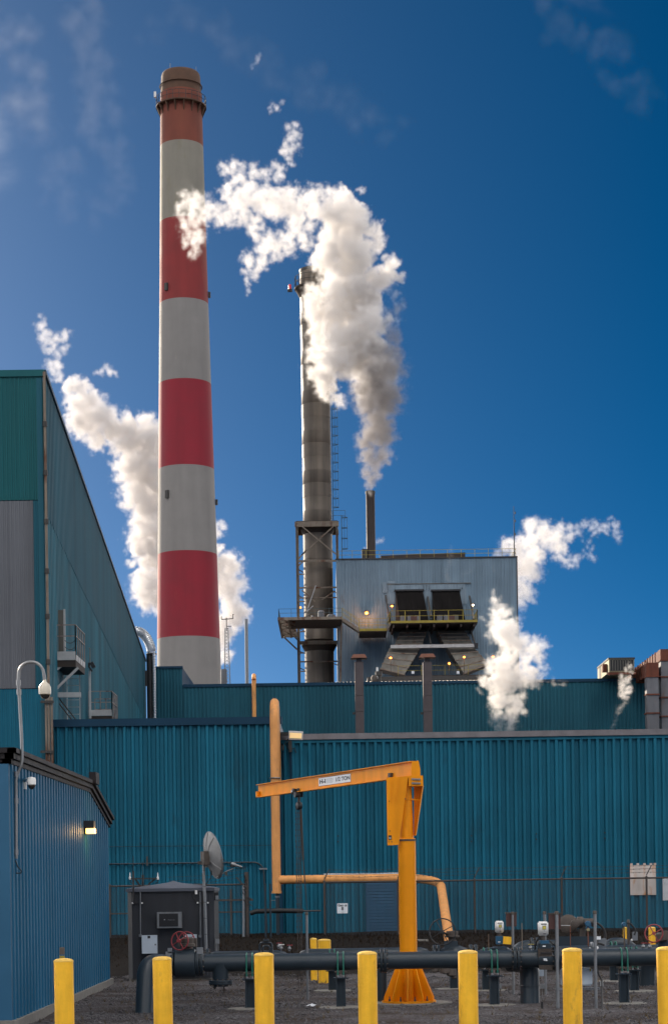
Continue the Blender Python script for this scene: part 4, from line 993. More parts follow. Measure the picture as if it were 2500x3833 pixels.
# sloping ducts under the platform
def duct(name, tu0, tu1, tv, bu0, bu1, bv, YT, YBm, dp, label, tvr=None, bvr=None, mt='duct'):
    t = thing(name, W((tu0 + tu1) / 2, tv, YT), label, 'duct', 'weathered ducts below the boiler house platform')
    tvr = tv if tvr is None else tvr; bvr = bv if bvr is None else bvr
    nseg = 4
    for k in range(nseg):
        f0, f1 = k / nseg, (k + 1) / nseg - .012
        def sec(f):
            uL = tu0 + (bu0 - tu0) * f; uR = tu1 + (bu1 - tu1) * f; vL = tv + (bv - tv) * f; vR = tvr + (bvr - tvr) * f; Y = YT + (YBm - YT) * f
            p_, q_ = W(uL, vL, Y), W(uR, vR, Y)
            return [p_, q_, q_ + Vector((0, dp, 0)), p_ + Vector((0, dp, 0))]
        MB().hexa(sec(f1), sec(f0)).build('duct_section', M[mt], t)
        a_, b_, c_, d_ = sec(f1)
        MB().hexa([a_ + Vector((-.06, -.08, -.05)), b_ + Vector((.06, -.08, -.05)), c_ + Vector((.06, .08, -.05)), d_ + Vector((-.06, .08, -.05))], [a_ + Vector((-.06, -.08, .05)), b_ + Vector((.06, -.08, .05)), c_ + Vector((.06, .08, .05)), d_ + Vector((-.06, .08, .05))]).build('flange', M['frame'], t)
duct('sloping_duct', 1503, 1598, 2356, 1478, 1580, 2414, 197, 195.5, 3.0, 'upper left duct slanting down below the yellow railed platform', bvr=2412)
duct('sloping_duct', 1636, 1738, 2360, 1662, 1770, 2412, 197, 195.5, 3.0, 'upper right duct slanting down below the yellow railed platform')
duct('sloping_duct', 1458, 1574, 2425, 1424, 1512, 2504, 195.3, 193, 3.0, 'lower left duct slanting outward to the left below the long beam', bvr=2528)
duct('sloping_duct', 1674, 1775, 2425, 1738, 1828, 2524, 195.3, 193, 3.0, 'lower right duct slanting outward to the right below the long beam', bvr=2486)
o = MB().box(W(1462, 2420, 194.6).x, W(1774, 2420, 194.6).x, 194.4, 194.8, W(1600, 2426, 194.6).z, W(1600, 2414, 194.6).z).build('long_beam', M['chalk'])
tag(o, 'long pale horizontal beam across the sloping ducts of the boiler house', 'beam')
MB().cbox(W(1782, 2418, 194.6), .35, .6, .5).build('end_bracket', M['black'], o)
for (u0, v0, u1, v1, nm) in ((1600, 2345, 1612, 2412, 'a'), (1762, 2360, 1778, 2412, 'b')):
    MB().bar(W(u0, v0, 196), W(u1, v1, 195), .13).build('hanger', M['dksteel'], o)
t = thing('lower_platform', (W(1490, 2525, 190).x, 190, 20), 'thin yellow railing of the lowest gallery just above the bright sheet roof', 'platform')
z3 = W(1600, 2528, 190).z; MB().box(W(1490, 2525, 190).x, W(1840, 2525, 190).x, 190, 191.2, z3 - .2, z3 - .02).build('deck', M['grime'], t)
rail(t, [(W(1490, 2525, 190).x, 190, z3), (W(1840, 2525, 190).x, 190, z3)], .95, M['yrail'], sp=2.2, r=.02)
for u in (1545, 1714):
    q = W(u, 2518, 189.8); MB().cbox(q, .27, .12, .27).build('sign_plate', M['signw'], t)
# lamps
def lamp(u, v, Y, label, gm='lampor', pole=None, s=.13, e=12):
    q = W(u, v, Y); t = thing('work_lamp', q, label, 'lamp', None)
    MB().lathe(q + Vector((0, 0, -s * .8)), [(s * .3, 0), (s, s * .4), (s, s * 1.0), (s * .5, s * 1.5)], 12).build('bulb', M[gm], t, True)
    MB().lathe(q + Vector((0, 0, s * .75)), [(s * 1.25, 0), (s * .9, s * .4), (.03, s * .7)], 12).build('shade', M['dksteel'], t, True)
    if pole: MB().bar(q + Vector((0, .15, 0)), W(u + (pole - v) * .014, pole, Y) + Vector((0, .15, 0)), .05).build('pole', M['dksteel'], t)
    else: MB().bar(q + Vector((0, .2, s)), q + Vector((0, .5, s)), .05).build('arm', M['dksteel'], t)
    L = bpy.data.lights.new('lamp_light', 'POINT'); L.energy = e; L.color = (1, .36, .12) if gm == 'lampor' else (1, .85, .7); L.shadow_soft_size = .12
    lo = bpy.data.objects.new('lamp_light', L); C.objects.link(lo); lo.parent = t; lo.location = (0, -s * 1.6, -s * .6)
lamp(1372, 2295, 199.2, 'orange lamp glowing on the grey wall above the lower walkway', e=70, s=.2)
lamp(1467, 2269, 196, 'small orange lamp on a pole left of the two black hoods', pole=2322)
lamp(1770, 2265, 196, 'small white lamp on a pole right of the two black hoods', 'lampwh', pole=2322)
lamp(1462, 2463, 190.3, 'small orange pole lamp in front of the lower left duct', pole=2525)
lamp(1681, 2484, 190.3, 'small orange pole lamp between the two lower ducts', pole=2525)
lamp(1737, 2460, 190.3, 'small orange pole lamp in front of the lower right duct', pole=2525)
lamp(1845, 2459, 190.3, 'small orange lamp at the edge of the white steam right of the ducts', pole=2485)
# things on the boiler roof
o = MB().hexa([W(1425, 2089, BY + 4), W(1741, 2085, BY + 4), W(1741, 2085, BY + 4) + Vector((0, 4, 0)), W(1425, 2089, BY + 4) + Vector((0, 4, 0))],
          [W(1425, 2080, BY + 4), W(1741, 2068, BY + 4), W(1741, 2068, BY + 4) + Vector((0, 4, 0)), W(1425, 2080, BY + 4) + Vector((0, 4, 0))]).build('roof_plenum', M['grime'])
tag(o, 'low dark wedge shaped housing on the boiler house roof', 'housing')
DY = 204.0
p = W(1389, 2078, DY); zt2 = W(1385, 1838, DY).z
t = thing('dark_stack', (p.x, DY, zt), 'slim dark brown stack on the boiler house roof with steam pouring out of its mouth', 'chimney')
rr = PX(17, DY)
MB().lathe((p.x, DY, zt), [(rr * 1.6, 0), (rr, .75), (rr * .98, zt2 - zt - .3)], 28).build('shaft', M['browniron'], t, True)
MB().lathe((p.x, DY, zt2 - .32), [(rr * 1.07, 0), (rr * 1.07, .3), (rr * .9, .32)], 28).build('rim', M['dksteel'], t, True)
q = W(1363, 2080, DY); MB().box(q.x - .25, q.x + .35, DY - .5, DY + .5, zt, W(1363, 2058, DY).z).build('base_box', M['dksteel'], t)
o = thing('lightning_mast', (W(1926, 2070, BY).x, BY + .3, zt), 'thin tall mast on the right end of the boiler house roof', 'mast')
MB().tube([(W(1926, 2070, BY).x, BY + .3, zt), (W(1926, 2070, BY).x, BY + .3, W(1925, 1893, BY).z)], [.07, .03], 6).build('mast', M['dksteel'], o)
for v in (1920, 1950, 2000): MB().cbox(W(1925, v, BY + .3) + Vector((.08, 0, 0)), .1, .1, .25).build('fitting', M['dksteel'], o)

# ================================================================== right side: roof unit and rusty ducts
t = thing('roof_unit', W(2280, 2540, 150), 'boxy cream and dark louvred air unit on rusty legs on the faded teal roof', 'air unit')
Y0, Y1 = 152.0, 158.5
x0, x1 = W(2279, 2500, Y0).x, W(2374, 2500, Y0).x; zt_, zb_ = W(2325, 2466, Y0).z, W(2325, 2516, Y0).z
MB().box(x0, x1, Y0, Y1, zb_, zt_).build('casing', M['hvac'], t)
MB().box(x0 - .05, x1 + .05, Y0 - .06, Y1 + .05, zt_ - .04, zt_ + .08).build('lid', M['dksteel'], t)
MB().box(x0 + .05, x1 - .05, Y0 - .03, Y0 + .02, zb_ + .1, zt_ - .1).build('dark_front', M['black'], t)
lv = MB().box(0, .06, -.08, 0, 0, zt_ - zb_ - .1).mesh('louvre', M['duct'])
for k in range(10): piece('louvre', lv, t, (x0 + .05 + k * (x1 - x0 - .1) / 9.3, Y0 - .03, zb_ + .05))
MB().box(x0 - .03, x0 + .02, Y1 - 2.0, Y1 - .9, zb_ + .05, zt_ - .1).build('dark_gap', M['black'], t)
MB().box(x0 - .35, x0 - .03, Y0 + .9, Y0 + 1.6, zb_ + .15, zb_ + .75).build('access_box', M['rust'], t)
for x in (x0 + .1, x1 - .1):
    for Y in (Y0 + .2, Y1 - .2): MB().box(x - .06, x + .06, Y - .06, Y + .06, zB - .05, zb_).build('leg', M['rust'], t)
mb = MB().box(x0 - .1, x1 + .1, Y0 - .1, Y0 + .08, zb_ - .22, zb_ - .02); mb.build('base_frame', M['rust'], t)
def elbow_duct(u0, u1, vt, vg, label, Yf=150.0):
    x0, x1 = W(u0, 2600, Yf).x, W(u1, 2600, Yf).x
    t = thing('roof_duct', (x0, Yf, 8), label, 'duct', 'big square ducts at the right edge')
    zs = [W(2440, v, Yf).z for v in vg]; d = x1 - x0
    for a, c_ in zip(zs, zs[1:]):
        MB().box(x0 + .02, x1 - .02, Yf, Yf + d, c_ + .05, a - .05).build('grey_section', M['greyduct'], t)
        MB().box(x0 - .06, x1 + .06, Yf - .08, Yf + d + .05, a - .05, a + .05).build('flange', M['rust'], t)
    zt = W(2440, vt, Yf).z; zc = zs[0]
    MB().box(x0 - .01, x1 + .01, Yf - .02, Yf + d, zc + .05, zt).build('elbow_front', M['rust'], t)
    k = 0; Y = Yf + d + .05
    while Y < Yf + 15:
        MB().box(x0, x1, Y, Y + 1.15, zc + .08, zt - .03).build('rust_section', M['rust'], t)
        MB().box(x0 - .06, x1 + .06, Y + 1.15, Y + 1.25, zc, zt + .03).build('flange', M['rust'], t); Y += 1.25
elbow_duct(2420, 2466, 2481, (2533, 2600, 2670, 2760), 'rusty square duct turning down into grey sections right of the air unit')
elbow_duct(2474, 2530, 2431, (2473, 2535, 2612, 2683, 2770), 'taller rusty square duct cut by the right edge of the photo', Yf=150.6)

# ================================================================== fence with barbed wire
NY = 66.0
def fence(t, xa, xb, z0, z1, pxs, arms=True, mesh=True):
    if mesh:
        mb = MB(); s = 0.062; h = z1 - z0; n = int((xb - xa + h) / s); w = .0045
        for k in range(n):
            x = xa - h + k * s
            for dr in (1, -1):
                # diagonal from (x, z0) to (x+h, z1), clipped to the bay
                p0, p1 = (x, z0), (x + h, z1)
                if p0[0] < xa: p0 = (xa, z0 + (xa - x))
                if p1[0] > xb: p1 = (xb, z1 - (x + h - xb))
                if p1[0] <= p0[0]: continue
                if dr == -1: p0, p1 = (xa + xb - p0[0], p0[1]), (xa + xb - p1[0], p1[1])
                y = NY + .004 * dr
                mb.add([(p0[0] - w, y, p0[1]), (p0[0] + w, y, p0[1]), (p1[0] + w, y, p1[1]), (p1[0] - w, y, p1[1]), (p0[0], y + .006, p0[1]), (p1[0], y + .006, p1[1])], [(0, 1, 2, 3), (1, 4, 5, 2), (4, 0, 3, 5)])
        o = mb.build('chain_link', M['wire'], t); o['kind'] = 'stuff'
    MB().tube([(xa, NY, z1), (xb, NY, z1)], .03, 8).build('top_rail', M['fpost'], t, True)
    pm = MB().lathe((0, 0, z0 - .1), [(.036, 0), (.036, z1 - z0 + .12), (.045, z1 - z0 + .13), (.02, z1 - z0 + .18)], 10).mesh('post', M['fpost'], True)
    am = MB().bar((0, 0, z1 + .1), (.17, -.05, z1 + .44), .045, .03).mesh('barb_arm', M['fpost'])
    for x in pxs:
        piece('post', pm, t, (x, NY, 0)); 
        if arms: piece('barb_arm', am, t, (x, NY, 0))
    if arms:
        for f in (.3, .65, .98):
            pts = [(xa + .17 * f, NY - .05 * f, z1 + .1 + .34 * f)]
            L = list(pxs) + [xb]
            for x in L:
                if x > pts[-1][0] + .3:
                    x_ = pts[-1][0]; m_ = (x_ + x) / 2; pts += [(m_, NY - .05 * f, z1 + .1 + .34 * f - .04), (x + .17 * f, NY - .05 * f, z1 + .1 + .34 * f)]
            mb = MB().tube(pts, .006, 4); 
            for i in range(int((xb - xa) / .2)): mb.cbox((xa + i * .2, NY - .05 * f, z1 + .1 + .34 * f - .02), .012, .03, .045)
            mb.build('barbed_wire', M['fpost'], t)
zt = W(1777, 3297, NY).z
pxs = [W(u, 3400, NY).x for u in (1215, 1490, 1777, 2103, 2421)] + [W(2421, 3400, NY).x + 2.95 * k for k in (1, 2, 3)]
t = thing('chain_link_fence', (pxs[0], NY, 0), 'long chain link fence with barbed wire behind the pipes at the right', 'fence')
fence(t, pxs[0], pxs[-1], .14, zt, pxs)
zt2 = W(860, 3313, NY).z
pl = [W(u, 3400, NY).x for u in (412, 666, 925)]
t = thing('chain_link_fence', (pl[0], NY, 0), 'short chain link fence with rusty rails behind the charcoal shelter', 'fence')
fence(t, pl[0], pl[-1], .14, zt2, pl, arms=False)
MB().bar((W(800, 3371, NY).x, NY - .06, W(860, 3371, NY).z), (W(948, 3371, NY).x, NY - .06, W(860, 3371, NY).z), .07).build('mid_rail', M['fpost'], t)
MB().bar((pl[0], NY - .06, W(860, 3416, NY).z), (pl[2], NY - .06, W(860, 3416, NY).z), .05).build('low_rail', M['fpost'], t)
MB().bar(W(864, 3330, NY - .05), W(866, 3500, NY - .05), .06).build('brace_post', M['fpost'], t)
zc = W(926, 3266, NY).z
MB().tube([(pl[2], NY - .05, .1), (pl[2], NY - .05, zc)], .07, 10).build('corner_post', M['fpost'], t, True)
MB().tube([(pl[2] - .13, NY - .15, .1), (pl[2] - .11, NY - .1, zc - .45)], .045, 8).build('corner_post', M['galv'], t, True)
mb = MB()
for k in range(9): mb.bar((pl[2] + random.uniform(-.15, .1), NY - .2, zc - .1 - k * .12), (pl[2] + random.uniform(-.1, .2), NY - .1, zc - .2 - k * .12), .025)
for k in range(3):
    z = zt2 + .12 + k * .13; mb.tube([(pl[0] + 2, NY, z - .1), (pl[0] + 3.3, NY, z - .06), (pl[2], NY, z + .15)], .006, 4)
mb.bar((pl[2] - .35, NY - .1, zt2 + .25), (pl[2] - .08, NY - .1, zt2 - .05), .04)
mb.build('barbed_wire', M['fpost'], t)
# black insulated pipe at the fence gap
o = MB().tube([W(936, 3421, 65), W(960, 3413, 65), W(1050, 3411, 65), W(1135, 3412, 65)], .085, 10).build('insulated_pipe', M['rubber'], smooth=True)
tag(o, 'sagging black wrapped pipe running level beside the rusty fence corner', 'pipe')
MB().tube([W(1135, 3412, 65), W(1202, 3411, 65)], .03, 6).build('rod', M['fpost'], o)
for u in (992, 1011):
    p = W(u, 3300, 64.5); q = W(u + 3, 3560, 64.5)
    o = MB().tube([(p.x, 64.5, .1), (p.x, 64.5, W(u, 3310, 64.5).z)], .032, 8).build('grey_conduit', M['gpipe'], smooth=True); tag(o, 'left of two thin grey conduits beside the foot of the beige riser' if u < 1000 else 'right of two thin grey conduits beside the foot of the beige riser', 'conduit', 'thin conduits beside the riser foot')
# gate sign
def text(par, s, c, h, m, rz=0.0, name='lettering', ry=0.0, align='CENTER', bold=0.0, sx=1.0):
    cu = bpy.data.curves.new(name, 'FONT'); cu.body = s; cu.size = h * 1.38; cu.align_x = align; cu.align_y = 'CENTER'; cu.extrude = .0015; cu.offset = bold
    o = bpy.data.objects.new(name, cu); C.objects.link(o)
    dg = bpy.context.evaluated_depsgraph_get(); me = bpy.data.meshes.new_from_object(o.evaluated_get(dg)); me.materials.clear(); me.materials.append(m)
    C.objects.unlink(o); bpy.data.objects.remove(o); o = bpy.data.objects.new(name, me); C.objects.link(o)
    o.parent = par; o.location = Vector(c) - wpos(par)
    o.rotation_euler = (Matrix.Rotation(rz, 4, 'Z') @ Matrix.Rotation(ry, 4, 'Y') @ Matrix.Rotation(R(90), 4, 'X')).to_euler(); o.scale = (sx, 1, 1)
    return o
ga, gb_ = W(1262, 3421, NY - .06), W(1301, 3383, NY - .06)
o = MB().box(ga.x, gb_.x, NY - .065, NY - .055, ga.z, gb_.z).build('gate_sign', M['signw'], base=((ga.x + gb_.x) / 2, NY - .06, ga.z)); tag(o, 'small white square sign with a gate number hung on the chain link fence', 'sign')
gc = (ga + gb_) / 2; hS = gb_.z - ga.z
text(o, 'Gate #', (gc.x, NY - .068, gc.z + hS * .29), hS * .22, M['textblk'], bold=.003, sx=1.05)
text(o, '8', (gc.x, NY - .068, gc.z - hS * .04), hS * .34, M['textblk'], bold=.004)
mb = MB(); mb.box(gc.x - .1, gc.x + .1, NY - .068, NY - .0651, gc.z - hS * .36, gc.z - hS * .345); mb.box(gc.x - .06, gc.x + .06, NY - .068, NY - .0651, gc.z - hS * .42, gc.z - hS * .405); mb.build('small_print', M['textgrey'], o)

# ================================================================== big beige riser
RY = 67.6
xr1 = W(1030, 2950, RY).x; r = PX(16.5, RY); ztop = W(1019, 2606, RY).z
t = thing('riser_pipe', (xr1, RY, 1.5), 'thick beige pipe rising up the blue wall with a level arm behind the crane', 'pipe')
zh = W(1200, 3293, RY).z
MB().tube([(xr1, RY, W(1034, 3345, RY).z), (xr1, RY, ztop - .95)] + arc((xr1, RY + .75, ztop - .92), .75, math.pi, .2, (0, 1, 0), (0, 0, 1), 12)[1:] + [(xr1, RY + 1.9, ztop - 1.9), (xr1, RY + 2.6, ztop - 3)], r, 24).build('riser', M['beige'], t, True)
xb2 = W(1655, 3290, RY).x
pts = fillet([(xr1 - .05, RY, zh), (W(1646, 3293, RY).x, RY, zh), Vector(W(1684, 3540, 57.0))], 1.7, 14)
MB().tube(pts, [r * .97] * len(pts), 24).build('level_arm', M['beige'], t, True)
MB().ring((xr1, RY, W(1028, 2914, RY).z), r + .03, .022, n=20, m=5).build('clamp', M['galv'], t, True)
MB().lathe((xr1, RY, W(1034, 3345, RY).z - .01), [(r * 1.12, 0), (r * 1.12, .09)], 24).build('end_collar', M['beige'], t, True)
MB().tube([(xr1 + .03, RY, .1), (xr1 + .03, RY, W(1034, 3345, RY).z)], r * .48, 14).build('support_post', M['gpipe'], t, True)
MB().lathe((xr1 + .03, RY, W(1034, 3362, RY).z), [(r * .6, 0), (r * .6, .06)], 14).build('collar', M['galv'], t, True)
MB().bar((xr1 - .25, RY, W(1034, 3372, RY).z), (xr1 + .1, RY, W(1034, 3372, RY).z), .03).build('clamp', M['galv'], t)
o = MB().bar(W(1040, 2748, FR - .3), W(1075, 2750, FR - .3), .1).build('wall_bracket', M['dksteel']); tag(o, 'dark bracket behind the beige riser at the roof edge', 'bracket')

# ================================================================== jib crane
bc = G(1531, 3757); BYc = bc.y; bx_, by_ = bc.x, bc.y
t = thing('jib_crane', (bx_, by_, 0), 'bright orange pillar jib crane with finned base and a long beam reaching left', 'crane')
def cp(u, v, d=0): return W(u, v, BYc + d)
zc = lambda v: W(1535, v, BYc).z
rc = PX(33, BYc)
MB().lathe((bx_, by_, .0), [(PX(101, BYc) + .25, -.05), (PX(101, BYc) + .25, .012)], 40).build('pad', M['conc'], t)
MB().lathe((bx_, by_, .013), [(PX(101, BYc), 0), (PX(101, BYc), .03)], 48).build('base_plate', M['crane'], t)
M['craneshade'] = M['crane']
for k in range(10):
    a = 2 * math.pi * (k + .35) / 10; d = Vector((math.cos(a), math.sin(a), 0)); s_ = Vector((-d.y, d.x, 0)) * .008; c = Vector((bx_, by_, .043))
    h_ = zc(3590) - .04
    MB().prism([c + d * (rc * .9) - s_, c + d * (PX(97, BYc)) - s_, c + d * PX(97, BYc) - s_ + Vector((0, 0, .05)), c + d * (rc + .012) - s_ + Vector((0, 0, h_)), c + d * rc * .9 - s_ + Vector((0, 0, h_))], s_ * 2).build('gusset', M['crane'], t)
bm_ = MB().lathe((0, 0, 0), [(.02, 0), (.02, .03), (.01, .035), (.01, .07)], 6).mesh('anchor_bolt', M['iron'])
for k in range(10):
    a = 2 * math.pi * (k + .85) / 10; piece('anchor_bolt', bm_, t, (bx_ + math.cos(a) * PX(86, BYc), by_ + math.sin(a) * PX(86, BYc), .043))
zj = zc(3142)
MB().lathe((bx_, by_, .043), [(rc, 0), (rc, zj - .043), (rc * .92, zj - .035)], 40).build('column', M['crane'], t, True)
MB().lathe((bx_, by_, zj - .055), [(rc * .97, .02), (rc * 1.0 + .006, .022), (rc + .006, .05), (rc * .9, .052)], 40).build('bearing_band', M['iron'], t, True)
MB().lathe((bx_, by_, zj), [(rc * .80, 0), (rc * .62, zc(2945) - zj), (rc * .55, zc(2915) - zj)], 32).build('upper_column', M['crane'], t, True)
# beam direction in plan
pe = W(968, 2953, 35.4); ps = W(1548, 2882, BYc - .1)
zb1 = W(1543, 2850, BYc - .1).z; zb0 = zb1 - PX(58, BYc)
bd = Vector((pe.x - ps.x, pe.y - ps.y, 0)); BL = bd.length; bd.normalize(); bn = Vector((-bd.y, bd.x, 0))
if bn.y > 0: bn = -bn     # towards the camera
S0 = Vector((ps.x, ps.y, 0))
def bp(s, n=0, z=0): q = S0 + bd * s + bn * n; q.z = z; return q
def slab(mb, s0, s1, n0, n1, z0, z1): mb.hexa([bp(s0, n0, z0), bp(s1, n0, z0), bp(s1, n1, z0), bp(s0, n1, z0)], [bp(s0, n0, z1), bp(s1, n0, z1), bp(s1, n1, z1), bp(s0, n1, z1)]); return mb
mb = MB(); slab(mb, 0, BL, -.006, .006, zb0 + .012, zb1 - .012); slab(mb, 0, BL, -.055, .055, zb1 - .012, zb1); slab(mb, 0, BL, -.055, .055, zb0, zb0 + .012)
beam = mb.build('beam', M['crane'], t)
mb = MB(); slab(mb, BL - .09, BL - .02, .008, .07, zb0 + .015, zb0 + .11); slab(mb, BL - .09, BL - .02, -.07, -.008, zb0 + .015, zb0 + .11); mb.build('end_stop', M['crane'], beam)
mb = MB(); slab(mb, .72, .80, .008, .06, zb0 + .015, zb0 + .10); mb.build('end_stop', M['iron'], beam)
# sign on the beam web
def bpix(u, v, n):
    d = W(u, v, 1.0) - Vector((0, 0, CZ)); o_ = S0 + bn * n; tt = bn.dot(Vector((o_.x, o_.y, 0))) / bn.dot(Vector((d.x, d.y, 0))); return Vector((d.x * tt, d.y * tt, CZ + d.z * tt))
l0, l1 = bpix(1193, 2925, .0075), bpix(1312, 2891, .0075)
s_of = lambda p: (p - S0).dot(bd)
sA, sB = s_of(l0), s_of(l1); zs0 = zb0 + .055; zs1 = zb1 - .05
if sA > sB: sA, sB = sB, sA
mb = MB(); slab(mb, sA, sB, .0065, .0095, zs0, zs1); sg = mb.build('capacity_sign', M['signw'], beam)
rzb = math.atan2(-bd.y, -bd.x)
mid = lambda f: bp(sB + (sA - sB) * f, .0105, (zs0 + zs1) / 2)   # f = 0 at the left end
hs_ = zs1 - zs0
text(sg, '1/2 TON', mid(.76), hs_ * .50, M['textblk'], rz=rzb, bold=.002, sx=1.75)
text(sg, 'H-I', mid(.13), hs_ * .50, M['textblk'], rz=rzb, bold=.004, sx=2.2)
mb = MB()
for k in range(5): zz = zs0 + hs_ * (.22 + k * .13); slab(mb, sB + (sA - sB) * .26, sB + (sA - sB) * (.47 if k % 2 else .44), .0098, .0112, zz, zz + hs_ * .045)
mb.build('small_print', M['textgrey'], sg)
mb = MB(); slab(mb, sA - .004, sB + .004, .0060, .0085, zs0 - .006, zs1 + .006); mb.build('sign_border', M['textblk'], beam)
# head: front plate, rear plate, cap block
q = lambda u, v, d: W(u, v, BYc + d)
fp = [q(1446, 2912, -.17), q(1528, 2907, -.17), q(1492, 3164, -.17), q(1450, 3166, -.17)]
hd = MB().prism(fp, (0, .012, 0)).build('cheek_plate', M['crane'], t)
for (ua, ub) in ((1468, 1466), (1496, 1482)):
    MB().bar(q(ua, 2911, -.178), q(ub, 3005, -.178), .012, .006).build('crease', M['crane'], hd)
for (u, v) in ((1457, 3000), (1516, 2991), (1459, 3112), (1455, 3152), (1466, 3152)): MB().lathe(q(u, v, -.172), [(.008, 0), (.008, .01)], 8, axis=(0, -1, 0)).build('bolt_head', M['iron'], hd)
MB().prism([q(1453, 3129, -.173), q(1465, 3128, -.173), q(1466, 3144, -.173), q(1454, 3145, -.173)], (0, -.003, 0)).build('decal', M['textblk'], hd)
MB().prism([q(1454, 3136, -.177), q(1463, 3135, -.177), q(1464, 3142, -.177), q(1456, 3142, -.177)], (0, -.002, 0)).build('decal', M['textgrey'], hd)
MB().prism([q(1549, 2946, .1), q(1583, 2946, .1), q(1556, 3130, .1), q(1549, 3130, .1)], (0, .012, 0)).build('cheek_plate', M['crane'], t)
MB().prism([q(1581, 2942, -.12), q(1584, 2942, .12), q(1557, 3128, .12), q(1555, 3128, -.12)], (.008, 0, 0)).build('edge_plate', M['crane'], t)
MB().box(q(1528, 2946, 0).x, q(1582, 2946, 0).x, BYc - .16, BYc + .14, zc(2946), zc(2907)).build('head_block', M['crane'], t)
MB().prism([q(1541, 2852, -.15), q(1566, 2848, -.15), q(1573, 2880, -.15), q(1573, 2908, -.15), q(1539, 2908, -.15), q(1539, 2885, -.15)], (0, .06, 0)).build('end_plate', M['crane'], t)
MB().prism([q(1446, 2912, -.16), q(1530, 2906, -.16), q(1530, 2914, -.16), q(1446, 2919, -.16)], (0, .24, 0)).build('saddle', M['crane'], t)
MB().bar(q(1518, 2992, -.1), q(1572, 2996, .0), .02).build('tie_rod', M['crane'], t)
hb = MB().lathe((0, 0, 0), [(.018, 0), (.018, .014), (.009, .015), (.009, .03)], 6, axis=(0, -1, 0)).mesh('hex_bolt', M['galv'])
for j in range(2):
    for k in range(4): piece('hex_bolt', hb, t, q(1544 + k * 8.6, 2918 + j * 15 + k * .3, -.162))
# chain hoist hanging from the beam
hs = s_of(bpix(1118, 2950, 0)); hp_ = bp(hs, 0, zb0)
ho = thing('chain_hoist', hp_, 'small black chain hoist with long hanging chains under the orange crane beam', 'hoist')
mb = MB(); 
for sN in (1, -1):
    slab(mb, hs - .1, hs + .1, .028 * sN, .04 * sN, zb0 - .09, zb0 + .06)
for s2 in (-.06, .06):
    for sN in (1, -1): mb.lathe(bp(hs + s2, .03 * sN, zb0 + .035), [(.03, 0), (.03, .02)], 14, axis=bn * sN)
mb.build('trolley', M['black'], ho)
MB().lathe(bp(hs + .04, .05, zb0 + .01), [(.05, 0), (.055, .01), (.055, .05), (.04, .06)], 18, axis=bn).build('drive_wheel', M['black'], ho, True)
MB().cbox(bp(hs + .05, .115, zb0 + .02), .03, .01, .03, rz=rzb).build('label_plate', M['signw'], ho)
MB().lathe(bp(hs - .1, .03, zb0 - .05), [(.04, 0), (.05, .02), (.05, .09)], 16, axis=bn).build('gear_case', M['black'], ho, True)
blk = bp(hs, 0, zb0 - .24)
MB().lathe(blk + bn * -.05, [(.03, 0), (.065, .01), (.07, .03), (.07, .07), (.065, .09), (.03, .1)], 20, axis=bn).build('block', M['black'], ho, True)
MB().tube([bp(hs, 0, zb0 - .08), blk + Vector((0, 0, .06))], .02, 8).build('hook', M['black'], ho, True)
for (du, v1, dd_, r_) in ((-12, 3745, .0, .006), (-4, 3742, .03, .006), (3, 3740, -.02, .005)):
    x = blk.x + PX(du, blk.y); zb_ = max(.02, W(1120, v1, blk.y).z); L = blk.z - zb_; n = int(L / .05)
    mb = MB()
    for k in range(n):
        z = blk.z - k * .05; xo_ = .004 * math.sin(k * .4 + du)
        mb.bar((x + xo_ + (.006 if k % 2 else 0), blk.y + dd_, z), (x + xo_ + (.006 if k % 2 else 0), blk.y + dd_, z - .044), .011 if k % 2 else .017, .017 if k % 2 else .011)
    mb.build('chain', M['fpost'], ho)
MB().tube([blk + Vector((.03, 0, 0)), blk + Vector((.045, 0, -.45)), blk + Vector((.06, 0, -.95))], .021, 6).build('chain_bundle', M['fpost'], ho)
MB().tube([blk + Vector((.06, 0, -.95)), blk + Vector((.09, 0, -1.4)), blk + Vector((.13, 0, -2.0)), W(1147, 3420, blk.y)], .010, 5).build('chain', M['fpost'], ho)

# ================================================================== yellow bollards
def bollard(u0, u1, vt, Y, label, grp, tilt=0.0, dep=0, first=None):
    c = W((u0 + u1) / 2, vt, Y); r = PX((u1 - u0) / 2, Y); h = c.z
    o = thing('bollard', (c.x, Y, 0), label, 'bollard', grp)
    MB().lathe((c.x, Y, 0), [(r, -.05), (r, h - .035), (r * 1.0, h - .03)], 36).build('post', M['boll'], o, True)
    MB().lathe((c.x, Y, h - .036), [(r * 1.025, 0), (r * 1.03, .006), (r * .98, .018), (r * .8, .030), (r * .4, .038), (.01, .040)], 36).build('cap', M['cone'], o, True)
    o.rotation_euler = (0, tilt, 0); return o
gB = 'row of yellow bollards along the front of the pipe yard'
bollard(203, 276, 3590, 20.9, 'leftmost front yellow bollard with a rusty pipe stub behind its top, before the blue shed', gB, R(-.3))
bollard(573, 645, 3583, 21.0, 'front yellow bollard standing before the descending pipe elbow of the left valve', gB, R(-.4))
bollard(951, 1024, 3568, 21.0, 'front yellow bollard between the pipe tee and the middle pipe supports', gB)
bollard(1338, 1410, 3563, 21.1, 'front yellow bollard just left of the orange crane base', gB)
bollard(1714, 1787, 3559, 21.0, 'front yellow bollard right of the orange crane with a dark scuff under its cap', gB)
bollard(2104, 2177, 3551, 21.0, 'front yellow bollard covering the right part of the meter body', gB)
bollard(2461, 2532, 3546, 21.0, 'rightmost front yellow bollard cut by the right edge', gB, R(-.8))
gC = 'short yellow bollards among the pipes'
bollard(1161, 1186, 3513, 37.6, 'far short yellow bollard partly behind its taller neighbour under the gate sign', gC)
bollard(1189, 1238, 3517, 36.5, 'near short yellow bollard with a rounded top below the gate sign', gC)
